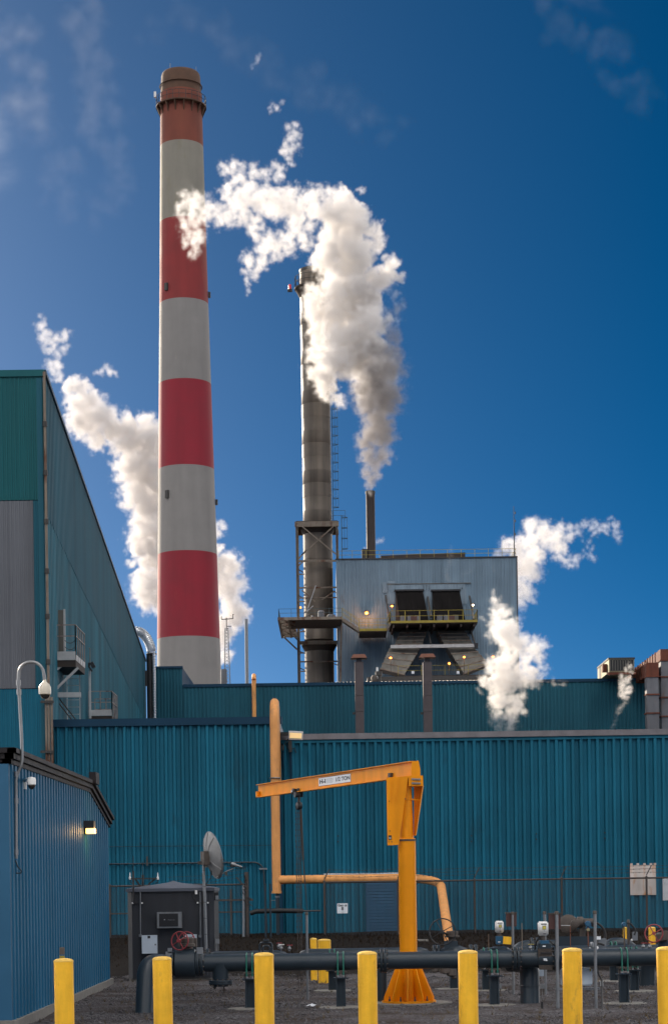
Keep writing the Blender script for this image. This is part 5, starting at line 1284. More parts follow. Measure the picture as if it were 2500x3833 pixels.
bollard(2331, 2346, 3472, 56.0, 'thin yellow bollard beside the blue transmitter at the right', gC)
bollard(2427, 2453, 3472, 46.0, 'yellow bollard behind the red handwheel at the right', gC)
p = W(233, 3592, 21.6)
o = thing('pipe_stub', (p.x, 21.6, 0), 'rusty brown pipe stub sticking up behind the leftmost bollard', 'pipe')
MB().lathe((p.x, 21.6, 0), [(.022, 0), (.022, p.z + .0)], 12).build('pipe', M['iron'], o, True)
MB().box(p.x - .027, p.x + .027, 21.575, 21.625, W(233, 3575, 21.6).z, W(233, 3548, 21.6).z).build('cap_block', M['iron'], o)
MB().lathe((p.x, 21.6, W(233, 3590, 21.6).z), [(.03, 0), (.03, .03)], 8).build('nut', M['yrail'], o)

# ================================================================== pipe work
def flange(par, c, r, axis=(1, 0, 0), th=.05, nb=12, m='gpipe', name='flange', bolts=True):
    a = Vector(axis).normalized(); c = Vector(c)
    MB().lathe(c - a * th / 2, [(r * .97, 0), (r, .006), (r, th * .42), (r * .9, th * .45), (r * .9, th * .55), (r, th * .58), (r, th - .006), (r * .97, th)], 32, axis=a).build(name, M[m], par, True)
    if bolts:
        ref = Vector((0, 0, 1)) if abs(a.z) < .9 else Vector((1, 0, 0)); x = a.cross(ref).normalized(); y = a.cross(x); mb = MB()
        for k in range(nb):
            an = 2 * math.pi * (k + .5) / nb; mb.lathe(c + (x * math.cos(an) + y * math.sin(an)) * r * .86 - a * (th * .5 + .022), [(.012, 0), (.013, .018), (.007, .02), (.007, th + .024), (.013, th + .026), (.012, th + .044)], 6, axis=a)
        mb.build('bolts', M['iron'], par)['kind'] = 'stuff'
def wheel(par, c, r, axis, m='redw', sp=4, rim=.012, rake=0.03):
    a = Vector(axis).normalized(); c = Vector(c); mb = MB().ring(c, r, rim, axis=a, n=36, m=8)
    ref = Vector((0, 0, 1)) if abs(a.z) < .9 else Vector((1, 0, 0)); x = a.cross(ref).normalized(); y = a.cross(x)
    w = mb.build('handwheel', M[m], par, True)
    for k in range(sp):
        an = 2 * math.pi * k / sp + .5; d = x * math.cos(an) + y * math.sin(an)
        MB().tube([c + a * rake, c + a * rake * .6 + d * r * .5, c + d * r], rim * .75, 6).build('spoke', M[m], w, True)
    MB().lathe(c + a * (rake - .03), [(.028, 0), (.028, .06)], 12, axis=a).build('hub', M[m], w, True)
PY = 28.7
def PZ(v_top, Y, r): return None
r1 = PX(32.5, PY); z1 = W(1250, 3601, PY).z
xe = W(640, 3600, PY).x
t = thing('gas_pipeline', (W(745, 3600, PY).x, PY, z1), 'long thick slate grey pipe crossing the whole yard in front of the crane', 'pipeline')
xa, xb = W(748, 3600, PY).x, W(3000, 3590, PY).x
cuts = [xa, W(1434, 3600, PY).x, W(1932, 3600, PY).x, W(2083, 3600, PY).x, xb]
for a, c_ in zip(cuts, cuts[1:]): MB().lathe((a, PY, z1), [(r1, 0), (r1, c_ - a)], 40, axis=(1, 0, 0)).build('pipe_section', M['gpipe'], t, True)
for x in (cuts[1] - .03, cuts[1] + .025, cuts[2] - .03, cuts[2] + .025, cuts[3] - .03, cuts[3] + .025): flange(t, (x, PY, z1), r1 * 1.42, th=.04)
# tee with blind flange below
xt = W(826, 3650, PY).x
MB().lathe((xt, PY, z1 - .42 + .07), [(r1 * .93, 0), (r1 * .95, .2), (r1 * 1.1, .35)], 32).build('tee_branch', M['gpipe'], t, True)
flange(t, (xt, PY, W(826, 3679, PY).z), PX(45, PY), axis=(0, 0, 1), th=.06)
for dx, h_ in ((-.09, .06), (.05, .12)):
    q_ = Vector((xt + dx, PY - .02, W(826, 3690, PY).z)); MB().tube([q_, q_ - Vector((0, 0, h_))], .012, 8).build('drain', M['iron'], t, True); MB().cbox(q_ - Vector((0, 0, h_ * .6)), .05, .03, .02).build('drain_handle', M['iron'], t)
# left end: valve and descending elbow
v = thing('ball_valve', (W(695, 3600, PY).x, PY, z1), 'big slate drum valve with brown gearbox at the left end of the long pipe', 'valve')
xv0, xv1 = W(655, 3600, PY).x, W(733, 3600, PY).x; rv = PX(54, PY)
MB().lathe((xv0, PY, z1), [(rv * .93, 0), (rv, .012), (rv, xv1 - xv0 - .012), (rv * .93, xv1 - xv0)], 44, axis=(1, 0, 0)).build('body', M['gpipe'], v, True)
flange(v, (xv0 - .035, PY, z1), rv * .88, th=.045); flange(v, (xv1 + .03, PY, z1), rv * .92, th=.05); flange(v, (xv1 + .09, PY, z1), r1 * 1.5, th=.045)
q_ = W(700, 3557, PY)
MB().lathe(q_ + Vector((0, 0, -.02)), [(.05, 0), (.05, .06)], 12).build('stem', M['iron'], v, True)
MB().lathe(W(702, 3547, PY), [(.10, 0), (.115, .01), (.115, .05), (.09, .06), (.095, .13), (.06, .15)], 20).build('gearbox', M['iron'], v, True)
MB().cbox(W(678, 3530, PY) + Vector((0, 0, 0)), .09, .11, .11).build('gearbox_arm', M['iron'], v)
MB().cbox(W(726, 3530, PY + .2), .09, .14, .13).build('gearbox_arm', M['iron'], v)
wheel(v, W(673, 3524, PY - .15), PX(34, PY), (-.35, -1, .12), rim=.010)
w2 = thing('handwheel_valve', W(697, 3518, 30.5), 'second faded red handwheel just behind the gearbox of the left valve', 'valve')
wheel(w2, W(698, 3522, 30.5), PX(32, 30.5), (-.3, -1, .15), rim=.010)
MB().cbox(W(706, 3545, 30.6), .12, .14, .12).build('gearbox', M['iron'], w2)
MB().tube([W(706, 3548, 30.6), W(706, 3620, 30.6)], .05, 10).build('stem', M['gpipe'], w2, True)
mb = MB()
for (u, vv, s_) in ((632, 3578, .09), (636, 3560, .06), (748, 3562, .09), (752, 3585, .08)): mb.cbox(W(u, vv, PY - .1), s_, .06, s_ * 1.2)
mb.build('flange_clips', M['galv'], v)
MB().cbox(W(688, 3667, PY), .34, .05, .025).build('label_strip', M['frame'], v) if False else None
el = thing('descending_elbow', G(537, 3806), 'slate pipe elbow bending down into the gravel left of the drum valve', 'pipe')
pts = fillet([(xv0 - .055, PY, z1), W(548, 3601, PY - .3), (W(537, 3700, PY - .55).x, PY - .55, -.05)], .42, 12)
MB().tube(pts, r1, 30).build('elbow', M['gpipe'], el, True)
# descending elbows 1 (behind crane) and 2
e2 = thing('descending_elbow', G(1430, 3752), 'slate elbow pipe going into the ground just left of the orange crane base', 'pipe')
Ye = G(1430, 3752).y
MB().tube(fillet([(W(1500, 3625, Ye).x, Ye, W(1500, 3612, Ye).z), (W(1430, 3612, Ye).x, Ye, W(1430, 3612, Ye).z), (W(1430, 3752, Ye).x, Ye, -.05)], .34, 12), PX(18, Ye), 26).build('elbow', M['gpipe'], e2, True)
e3 = thing('descending_elbow', G(1984, 3760), 'thick slate elbow going into the ground below the white topped flow meter', 'pipe')
Ye = G(1984, 3760).y
MB().tube(fillet([(W(1905, 3606, Ye + .3).x, Ye + .3, W(1905, 3606, Ye).z), (W(1984, 3606, Ye).x, Ye + .1, W(1984, 3606, Ye).z), (W(1984, 3760, Ye).x, Ye, -.05)], .42, 12), PX(36.5, Ye), 34).build('elbow', M['gpipe'], e3, True)
MB().ring((W(1984, 3690, Ye).x, Ye, W(1984, 3690, Ye).z), PX(36.5, Ye) + .002, .005, n=36, m=5).build('weld_seam', M['gpipe'], e3, True)
e4 = thing('descending_elbow', G(2420, 3690), 'wide dark pipe standing in the gravel behind the rightmost pipe support', 'pipe')
Ye = G(2420, 3690).y
MB().tube(fillet([(W(2600, 3575, Ye).x, Ye, W(2500, 3575, Ye).z), (W(2420, 3575, Ye).x, Ye, W(2420, 3575, Ye).z), (W(2420, 3690, Ye).x, Ye, -.05)], .4, 12), PX(32, Ye), 32).build('elbow', M['gpipe'], e4, True)

# supports
def support(u, vb, Y, zp, rp, label, grp='pipe supports with green coated bolts', slab=True):
    x = W(u, 3650, Y).x; t = thing('pipe_support', (x, Y, 0), label, 'support', grp); wpx = PX(15, Y)
    mb = MB(); mb.box(x - .07, x - .05, Y - .06, Y + .06, .02, zp - rp - .13); mb.box(x + .05, x + .07, Y - .06, Y + .06, .02, zp - rp - .13); mb.box(x - .05, x + .05, Y - .008, Y + .008, .02, zp - rp - .13); mb.build('post', M['gpipe'], t)
    MB().box(x - .11, x + .11, Y - .1, Y + .1, zp - rp - .129, zp - rp - .11).build('plate', M['gpipe'], t)
    mb = MB(); mb.box(x - .075, x - .06, Y - .08, Y + .08, zp - rp - .11, zp - rp - .005); mb.box(x + .06, x + .075, Y - .08, Y + .08, zp - rp - .11, zp - rp - .005); mb.box(x - .09, x + .09, Y - .15, Y + .15, zp - rp - .03, zp - rp - .012); mb.build('saddle', M['iron'], t)
    for dx in (-.042, .042):
        pts = [(x + dx, Y - rp - .012, zp - rp - .08), (x + dx, Y - rp - .012, zp)] + [(x + dx, Y - math.cos(a) * (rp + .012), zp + math.sin(a) * (rp + .012)) for a in [math.pi * k / 12 for k in range(1, 12)]] + [(x + dx, Y + rp + .012, zp), (x + dx, Y + rp + .012, zp - rp - .08)]
        MB().tube(pts, .0125, 8).build('coated_bolt', M['ubolt'], t, True)
        MB().lathe((x + dx, Y - rp - .012, zp - rp - .1), [(.018, 0), (.018, .03)], 6).build('nut', M['galv'], t)
    MB().lathe((x, Y, -.02), [(.34, 0), (.34, .028), (.31, .035)], 30).build('footing', M['conc'], t)
support(935, 3773, PY, z1, r1, 'pipe support left of the third front bollard under the long pipe')
support(1275, 3773, PY, z1, r1, 'pipe support standing alone below the gate sign under the long pipe')
support(1849, 3773, PY, z1, r1, 'pipe support right of the bollard with the dark scuff under the long pipe')
support(2334, 3773, PY, z1, r1, 'rightmost front pipe support under the long pipe')

# second row
QY = 33.5; r2 = .125; z2 = W(1500, 3553, QY).z - r2
t2 = thing('rear_pipeline', (W(745, 3600, QY).x, QY, z2), 'second slate grey pipe running just behind the long front pipe', 'pipeline')
segs = [(W(772, 3600, QY).x, W(1078, 3600, QY).x, .0), (W(1120, 3600, QY).x, W(1608, 3600, QY).x, .02), (W(1790, 3600, QY).x, W(1925, 3600, QY).x, .0), (W(1925, 3600, QY).x, W(2900, 3600, QY).x, .01)]
for a, c_, dz in segs:
    MB().lathe((a, QY, z2 + dz), [(r2 * .4, 0), (r2 * .75, .04), (r2, .16), (r2, c_ - a - .16), (r2 * .75, c_ - a - .04), (r2 * .4, c_ - a)], 30, axis=(1, 0, 0)).build('pipe_section', M['gpipe'], t2, True)
flange(t2, (W(778, 3600, QY).x, QY, z2), r2 * 1.4); flange(t2, (W(1625, 3600, QY).x, QY, z2), r2 * 1.45, nb=10); flange(t2, (W(1640, 3600, QY).x, QY, z2), r2 * 1.45, nb=10)
flange(t2, (W(1762, 3600, QY).x, QY, z2), r2 * 1.45, nb=10); flange(t2, (W(1780, 3600, QY).x, QY, z2), r2 * 1.45, nb=10)
mb = MB()
gS = 'rear pipe supports'
support(1244, 3700, QY, z2, r2, 'rear pipe support beside the near short yellow bollard', gS)
support(1698, 3700, QY, z2, r2, 'rear pipe support under the gate valve with the big dark handwheel', gS)
support(1820, 3700, QY - .6, z2, r2, 'rear pipe support seen just left of the front one by the scuffed bollard', gS)
support(2297, 3700, QY + 2, z2, r2, 'rear pipe support between the white enclosure and the rightmost front support', gS)
support(2373, 3731, QY - 1.5, z2, r2, 'rear pipe support just right of the rightmost front support', gS)
# gate valve with big dark wheel
g = thing('gate_valve', (W(1690, 3550, QY).x, QY, z2), 'gate valve with a big dark spoked handwheel at the foot of the beige pipe', 'valve')
gx = W(1692, 3550, QY).x
MB().lathe((W(1645, 3600, QY).x, QY, z2), [(r2 * .9, 0), (r2 * 1.1, .1), (r2 * 1.45, .2), (r2 * 1.5, .3), (r2 * 1.1, .42), (r2 * .9, .5)], 28, axis=(1, 0, 0)).build('body', M['gpipe'], g, True)
MB().hexa([W(1663, 3590, QY - .12), W(1722, 3590, QY - .12), W(1722, 3590, QY + .1), W(1663, 3590, QY + .1)], [W(1661, 3524, QY - .10), W(1712, 3524, QY - .10), W(1712, 3524, QY + .1), W(1661, 3524, QY + .1)]).build('bonnet', M['gpipe'], g)
MB().hexa([W(1700, 3590, QY - .08), W(1760, 3590, QY - .08), W(1760, 3590, QY + .08), W(1700, 3590, QY + .08)], [W(1700, 3532, QY - .06), W(1712, 3534, QY - .06), W(1712, 3534, QY + .06), W(1700, 3532, QY + .06)]).build('rib', M['gpipe'], g)
c_ = W(1692, 3511, QY)
MB().lathe(c_ + Vector((0, 0, -.07)), [(.07, 0), (.07, .08)], 14).build('neck', M['iron'], g, True)
MB().lathe(c_, [(.11, 0), (.125, .01), (.125, .035), (.10, .04), (.105, .09), (.10, .11), (.05, .115)], 24).build('gear_housing', M['iron'], g, True)
wheel(g, W(1656, 3490, QY - .2), PX(49, QY), (-.22, -1, .1), m='black', sp=4, rim=.011, rake=.05)
MB().tube([W(1660, 3492, QY - .2), W(1672, 3500, QY)], .02, 8).build('shaft', M['iron'], g, True)
# dark fittings below the front pipe near the gate valve
o = thing('drain_fitting', W(1690, 3655, 32), 'cluster of dark drain fittings under the pipe left of the scuffed bollard', 'fitting')
for (u, vv, s_) in ((1628, 3636, .06), (1668, 3640, .1), (1690, 3650, .09), (1700, 3660, .05)): MB().lathe(W(u, vv, 32) - Vector((0, 0, .03)), [(s_ * .6, 0), (s_, .02), (s_ * .9, .12)], 14).build('fitting_body', M['iron'], o, True)

# third row farther back
HY = 39.5; r3 = .135
t3 = thing('far_pipeline', (W(2050, 3530, HY).x, HY, .6), 'far grey pipe with humped ends behind the flow meters', 'pipeline')
zz = W(2000, 3521, HY).z - r3
pts = fillet([(W(1918, 3580, HY).x, HY, zz - .45), (W(1935, 3530, HY).x, HY, zz), (W(2130, 3530, HY).x, HY, zz), (W(2145, 3580, HY).x, HY, zz - .3)], .35, 8)
MB().tube(pts, r3, 24).build('pipe_section', M['gpipe'], t3, True)
pts = fillet([(W(2250, 3580, HY + 1).x, HY + 1, zz - .4), (W(2270, 3530, HY + 1).x, HY + 1, zz), (W(2350, 3530, HY + 1).x, HY + 1, zz), (W(2400, 3580, HY + 1).x, HY + 1, zz - .4)], .35, 8)
MB().tube(pts, r3, 24).build('pipe_section', M['gpipe'], t3, True)
flange(t3, (W(1990, 3530, HY).x, HY, zz), r3 * 1.4); flange(t3, (W(2010, 3530, HY).x, HY, zz), r3 * 1.4)
MB().hexa([W(2080, 3565, 38.8), W(2225, 3565, 38.8), W(2225, 3565, 39.3), W(2080, 3565, 39.3)], [W(2080, 3507, 38.8), W(2225, 3507, 38.8), W(2225, 3507, 39.3), W(2080, 3507, 39.3)]).build('grey_box', M['gpipe'], t3)
# motor actuator
a = thing('valve_actuator', W(2150, 3500, 39), 'dark brown round valve actuator with a motor behind the right posts', 'actuator')
MB().lathe(W(2135, 3462, 39.1) + Vector((0, .2, 0)), [(.12, 0), (.19, .03), (.19, .16), (.12, .2)], 24, axis=(-.3, -1, .1)).build('gear_case', M['iron'], a, True)
MB().lathe(W(2150, 3460, 38.8), [(.04, 0), (.09, .02), (.09, .1), (.05, .12)], 16, axis=(0, -1, 0)).build('cover', M['iron'], a, True)
MB().lathe(W(2158, 3455, 39), [(.10, 0), (.12, .02), (.12, .12), (.085, .14), (.085, .34), (.04, .36)], 20, axis=(1, 0, -.02)).build('motor', M['iron'], a, True)
MB().tube([W(2180, 3460, 39), W(2180, 3510, 39)], .06, 12).build('stem', M['iron'], a, True)
MB().cbox(W(2202, 3462, 38.8), .10, .12, .13).build('junction_box', M['bluecap'], a)

# flow meters
def meter(u0, u1, v0, v1, Y, label):
    c = W((u0 + u1) / 2, (v0 + v1) / 2, Y); w, h = PX(u1 - u0, Y), PX(v1 - v0, Y); d = w * .8
    t = thing('flow_meter', c, label, 'meter', 'white flow meter heads')
    bm = bmesh.new(); bmesh.ops.create_cube(bm, size=1); bmesh.ops.scale(bm, vec=(w, d, h), verts=bm.verts); bmesh.ops.bevel(bm, geom=bm.edges, offset=w * .12, segments=3, affect='EDGES'); me = bpy.data.meshes.new('housing'); bm.to_mesh(me); bm.free(); me.materials.append(M['whiteplastic'])
    for p_ in me.polygons: p_.use_smooth = True
    hsg = piece('housing', me, t, c)
    def slot(fx0, fx1, fz0, fz1, m, nm): MB().box(c.x + w * fx0, c.x + w * fx1, c.y - d / 2 - (.008 if nm == 'display' else .004), c.y - d / 2 + .004, c.z + h * fz0, c.z + h * fz1).build(nm, M[m], hsg)
    slot(-.24, .32, .28, .35, 'black', 'top_slot'); slot(-.10, .26, -.07, .2, 'black', 'window_frame'); slot(-.07, .23, -.05, .16, 'lcd', 'display'); slot(-.02, .24, -.40, -.35, 'black', 'bottom_slot'); slot(.02, .14, -.16, -.12, 'textgrey', 'small_mark')
    MB().tube([c - Vector((0, 0, h / 2)), c - Vector((0, 0, h / 2 + .09))], w * .22, 12).build('neck', M['iron'], t, True)
    return t, c, w, h
m1, c1, w1_, h1_ = meter(1853, 1884, 3449, 3493, QY, 'smaller white meter head above the yellow capped box behind the long pipe')
MB().cbox(W(1868, 3521, QY), .12, .14, .14).build('blue_body', M['bluecap'], m1); MB().cbox(W(1868, 3528, QY - .075), .04, .01, .018).build('tag', M['signw'], m1)
MB().lathe(W(1868, 3562, QY) - Vector((0, 0, .12)), [(.16, 0), (.17, .08), (.16, .18), (.1, .2)], 24).build('meter_body', M['gpipe'], m1, True)
q_ = W(1898, 3522, QY - .1); MB().cbox(q_, .14, .1, .13, ry=.1).build('yellow_cover', M['boll'], m1)
m2, c2, w2_, h2_ = meter(2013, 2051, 3451, 3504, PY, 'bigger white meter head on the dark meter body of the long front pipe')
MB().cbox(W(2037, 3528, PY), .13, .16, .05).build('blue_body', M['bluecap'], m2); MB().cbox(W(2037, 3543, PY), .17, .2, .075).build('mount', M['gpipe'], m2)
MB().cbox(W(2036, 3544, PY - .11), .045, .01, .018).build('tag', M['signw'], m2)
q_ = W(2043, 3600, PY)
MB().hexa([W(2018, 3632, PY - .1), W(2068, 3632, PY - .1), W(2068, 3632, PY + .1), W(2018, 3632, PY + .1)], [W(2012, 3553, PY - .17), W(2066, 3553, PY - .17), W(2066, 3553, PY + .17), W(2012, 3553, PY + .17)]).build('meter_body', M['iron'], m2)
MB().lathe((W(2012, 3600, PY).x, PY, z1), [(r1 * 1.1, 0), (r1 * 1.15, .02), (r1 * 1.15, .21), (r1 * 1.1, .23)], 36, axis=(1, 0, 0)).build('barrel', M['gpipe'], m2, True)
MB().cbox(W(2042, 3569, PY - .165), .15, .012, .018).build('dark_slot', M['black'], m2)
mb = MB(); a_ = W(2042, 3595, PY - .172)
mb.cbox(a_ + Vector((-.008, 0, .012)), .05, .004, .02); mb.cbox(a_ + Vector((.01, 0, -.008)), .032, .004, .018); mb.cbox(a_ + Vector((-.022, 0, -.004)), .012, .004, .02); mb.build('white_emblem', M['signw'], m2)
MB().tube([W(2000, 3570, PY + .1), W(2006, 3530, PY), W(2020, 3508, PY - .02)], .012, 6).build('cable', M['rubber'], m2, True)
MB().tube([W(2048, 3515, PY), W(2068, 3535, PY - .1), W(2095, 3552, PY)], .012, 6).build('cable', M['rubber'], m2, True)

# instrument posts
def ipost(u0, u1, vt, ub, vb, label, box=None, m='galv'):
    g_ = G(ub, vb); Y = g_.y; r = PX((u1 - u0) / 2, Y); x = g_.x; zt = W((u0 + u1) / 2, vt, Y).z
    t = thing('instrument_post', (x, Y, 0), label, 'post', 'grey instrument posts')
    MB().lathe((x, Y, -.03), [(r, 0), (r, zt - .01)], 14).build('pole', M[m], t, True)
    MB().lathe((x, Y, zt - .04), [(r * 1.25, 0), (r * 1.3, .035), (r * .9, .05)], 14).build('cap', M['iron'], t, True)
    if box:
        a_, b_ = W(box[0], box[3], Y + .08), W(box[2], box[1], Y + .08)
        MB().box(a_.x, b_.x, Y + .04, Y + .1, a_.z, b_.z).build('back_box', M['brownbox'], t)
        MB().box(a_.x - .012, b_.x + .012, Y + .03, Y + .12, b_.z, b_.z + .02).build('box_hood', M['iron'], t)
    return t
ipost(1911, 1921, 3417, 1922, 3725, 'grey post with a brown box right of the smaller white meter', (1894, 3421, 1932, 3470))
ipost(2029, 2040, 3415, 2042, 3724, 'plain grey post just behind the bigger white meter')
ipost(2074, 2087, 3415, 2088, 3782, 'grey post with a brown box right of the bigger white meter', (2054, 3424, 2096, 3480))
ipost(2216, 2228, 3413, 2231, 3779, 'tall plain grey post right of the brown actuator')
ipost(2344, 2353, 3446, 2355, 3690, 'thin dark post with a black hose beside the blue transmitter at the right', m='fpost')
ipost(1142, 1152, 3418, 1152, 3745, 'thin rusty grey post left of the gate sign')
o = MB().box(W(2078, 3704, 28.5).x, W(2244, 3704, 28.5).x, 28.46, 28.50, W(2150, 3708, 28.5).z, W(2150, 3699, 28.5).z).build('strut_rail', M['galv']); tag(o, 'thin slotted steel rail low between two posts behind a front bollard', 'rail')
mb = MB()
for k in range(11): mb.cbox((W(2184 + k * 5.4, 3704, 28.45).x, 28.455, W(2150, 3703.5, 28.5).z), .009, .006, .014)
mb.build('slot', M['black'], o)
o = MB(); bm = bmesh.new(); bmesh.ops.create_cube(bm, size=1); a_, b_ = W(2099, 3693, 28.9), W(2215, 3625, 28.9)
bmesh.ops.scale(bm, vec=(b_.x - a_.x, .12, b_.z - a_.z), verts=bm.verts); bmesh.ops.bevel(bm, geom=bm.edges, offset=.02, segments=3, affect='EDGES'); me = bpy.data.meshes.new('e'); bm.to_mesh(me); bm.free(); me.materials.append(M['whitebox'])
o = piece('enclosure_box', me, None, ((a_.x + b_.x) / 2, 28.9, (a_.z + b_.z) / 2)); tag(o, 'white rounded enclosure under the long pipe half hidden by a yellow bollard', 'box')
MB().cbox(W(2209, 3632, 28.83), .02, .02, .05).build('latch', M['yrail'], o)
o = piece('enclosure_box', MB().cbox((0, 0, 0), PX(32, 34), .1, PX(28, 34)).mesh('f', M['whitebox']), None, W(2018, 3642, 34)); tag(o, 'small pale box glimpsed behind the descending elbow under the meter', 'box')
# hoses and small gear near the right posts
def hose(name, pts, r, m, label, cat='hose'):
    o = MB().tube(fillet(pts, .3, 8), r, 8).build(name, M[m], smooth=True); tag(o, label, cat); return o
hose('black_hose', [W(2203, 3455, 30), W(2235, 3455, 30), W(2262, 3480, 30), W(2266, 3515, 30), W(2250, 3528, 30)], .018, 'rubber', 'thick black hose arching over from the tall plain post to a grey box')
hose('black_cable', [W(2234, 3625, 28.3), W(2240, 3650, 28.3), W(2252, 3670, 28.3), G(2254, 3783, .0)], .014, 'rubber', 'black cable going down into the gravel with a white band', 'cable')
q_ = W(2252, 3693, 28.3); o = MB().lathe(q_, [(.02, 0), (.02, .07)], 10).build('cable_band', M['signw']); tag(o, 'white band wrapped round the black cable near the gravel', 'band')
hose('black_hose', [W(2345, 3456, 31), W(2362, 3460, 31), W(2380, 3485, 31), W(2374, 3503, 31)], .014, 'rubber', 'thin black hose arching from the thin dark post to a small grey box')
hose('black_cable', [W(2226, 3540, 29.5), W(2240, 3532, 29.5), W(2262, 3540, 29.5)], .014, 'rubber', 'short black cable lying over the grey switch box on the pipe', 'cable')
t = thing('junction_box', W(2253, 3535, 29.6), 'grey switch box with small fittings on the long pipe right of the tall post', 'box')
MB().cbox(W(2253, 3535, 29.6), .12, .1, .16).build('box', M['galv'], t); MB().cbox(W(2240, 3513, 29.5), .06, .06, .05).build('fitting', M['signw'], t)
for (u, vv, s_, m_) in ((2222, 3548, .05, 'galv'), (2234, 3551, .045, 'whiteplastic'), (2208, 3552, .04, 'galv'), (2214, 3540, .07, 'galv')): MB().lathe(W(u, vv, 29.2) - Vector((0, 0, .02)), [(s_ * .4, 0), (s_ * .5, s_ * .6), (s_ * .3, s_)], 10).build('fitting', M[m_], t, True)
t = thing('junction_box', W(2376, 3506, 31.2), 'small grey box with a white knob right of the thin dark post', 'box')
MB().cbox(W(2376, 3506, 31.2), .08, .08, .14).build('box', M['galv'], t); MB().lathe(W(2364, 3524, 31.1), [(.015, 0), (.02, .02), (.01, .03)], 8).build('knob', M['whiteplastic'], t)
t = thing('transmitter', W(2334, 3462, 31), 'small round blue transmitter on a stem left of the thin dark post', 'transmitter')
MB().lathe(W(2334, 3462, 31) + Vector((0, .04, 0)), [(.03, 0), (.036, .01), (.036, .08), (.03, .09)], 16, axis=(0, -1, 0)).build('head', M['bluecap'], t, True); MB().tube([W(2335, 3470, 31), W(2338, 3560, 31)], .012, 8).build('stem', M['iron'], t, True)
t = thing('transmitter', W(2199, 3462, 29.6), 'small round blue transmitter with a brass stem left of the tall plain post', 'transmitter')
MB().lathe(W(2199, 3460, 29.6) + Vector((0, .04, 0)), [(.035, 0), (.045, .01), (.045, .08), (.035, .09)], 16, axis=(0, -1, 0)).build('head', M['bluecap'], t, True); MB().tube([W(2200, 3470, 29.6), W(2202, 3545, 29.6)], .010, 8).build('stem', M['ventcap'], t, True); MB().lathe(W(2201, 3487, 29.6), [(.02, 0), (.025, .02), (.02, .04)], 10).build('valve_body', M['hvac'], t, True)
# thin sensing lines
for i, (u, v0, v1, lb) in enumerate(((1828, 3498, 3560, 'thin upright rod left of the smaller white meter'), (1953, 3457, 3560, 'thin upright rod between the two brown boxed posts'), (2134, 3468, 3560, 'thin copper line bent over at the top left of the actuator'))):
    o = MB().tube([W(u, v0, 30.2), W(u + 1, v1, 30.2)], .007, 6).build('sensing_line', M['frame'] if i < 2 else M['ventcap'], smooth=True); tag(o, lb, 'rod')
    if i == 2: MB().tube([W(2100, 3466, 30.2), W(2134, 3467, 30.2)], .007, 6).build('bend', M['galv'], o)
# right red handwheel valve
t = thing('handwheel_valve', W(2447, 3500, 31.5), 'red handwheel valve with a brown gearbox at the right edge', 'valve')
wheel(t, W(2447, 3496, 31.4), PX(33, 31.4), (-.2, -1, .1), rim=.011)
MB().lathe(W(2478, 3506, 31.8) + Vector((0, .05, -.09)), [(.08, 0), (.1, .02), (.1, .12), (.07, .15)], 20).build('gearbox', M['iron'], t, True)
MB().cbox(W(2496, 3503, 31.8), .16, .14, .15).build('gearbox_arm', M['iron'], t)
MB().tube([W(2482, 3515, 31.9), W(2482, 3580, 31.9)], .09, 14).build('body', M['gpipe'], t, True)
# small gear on pipes: little valves
def small_valve(u, v, Y, label, hm='redw'):
    t = thing('small_valve', W(u, v, Y), label, 'valve', 'small valves on top of the pipes')
    MB().tube([W(u, v + 14, Y), W(u, v - 6, Y)], .014, 8).build('stem', M['galv'], t, True); MB().lathe(W(u, v + 6, Y) - Vector((0, 0, .02)), [(.02, 0), (.03, .015), (.03, .03), (.02, .045)], 8).build('body', M['galv'], t, True)
    MB().cbox(W(u + 2, v - 8, Y), .09, .02, .012).build('handle', M[hm], t)
small_valve(1043, 3540, 31, 'small red handled valve behind the third front bollard')
small_valve(1052, 3546, 30, 'small pale valve just right of the red handled one behind the third front bollard', 'whiteplastic')
small_valve(1083, 3548, 30.3, 'small valve farthest right of the three behind the third front bollard')
small_valve(2407, 3540, 30, 'small red handled valve left of two near the right handwheel')
small_valve(2431, 3540, 30, 'small red handled valve right of two near the right handwheel')
small_valve(1985, 3545, 30, 'small brassy valve on the pipe just left of the bigger white meter', 'yrail')
t = thing('pipe_loop', W(990, 3540, 32), 'pair of thin grey looped pipes standing behind the third front bollard', 'pipe')
for (a_, b_, v0) in ((972, 1018, 3530), (984, 1010, 3542)): MB().tube(fillet([W(a_, 3570, 32), W(a_, v0, 32), W(b_, v0, 32), W(b_, 3570, 32)], .06, 4), .016, 8).build('loop', M['gpipe'], t, True)
MB().cbox(W(996, 3521, 32), .09, .09, .03).build('top_handle', M['gpipe'], t)
for u, lb in ((1868, 'small grey box on two legs left of the thick elbow'), (2030, 'small grey box on two legs right of the thick elbow')):
    q_ = W(u, 3694, 30.2); t = thing('ground_box', (q_.x, 30.2, 0), lb, 'box')
    MB().cbox(q_, .075, .06, .075).build('box', M['galv'], t)
    for dx in (-.02, .02): MB().tube([(q_.x + dx, 30.2, q_.z - .03), (q_.x + dx, 30.2, q_.z - .14)], .010, 8).build('leg', M['iron'], t, True)
g_ = G(2029, 3782); o = MB().lathe((g_.x, g_.y, 0), [(.018, -.02), (.018, .06), (.012, .11), (.014, .115)], 10).build('ground_stub', M['rubber'], smooth=True); tag(o, 'short black stub sticking out of the gravel right of the thick elbow', 'stub')
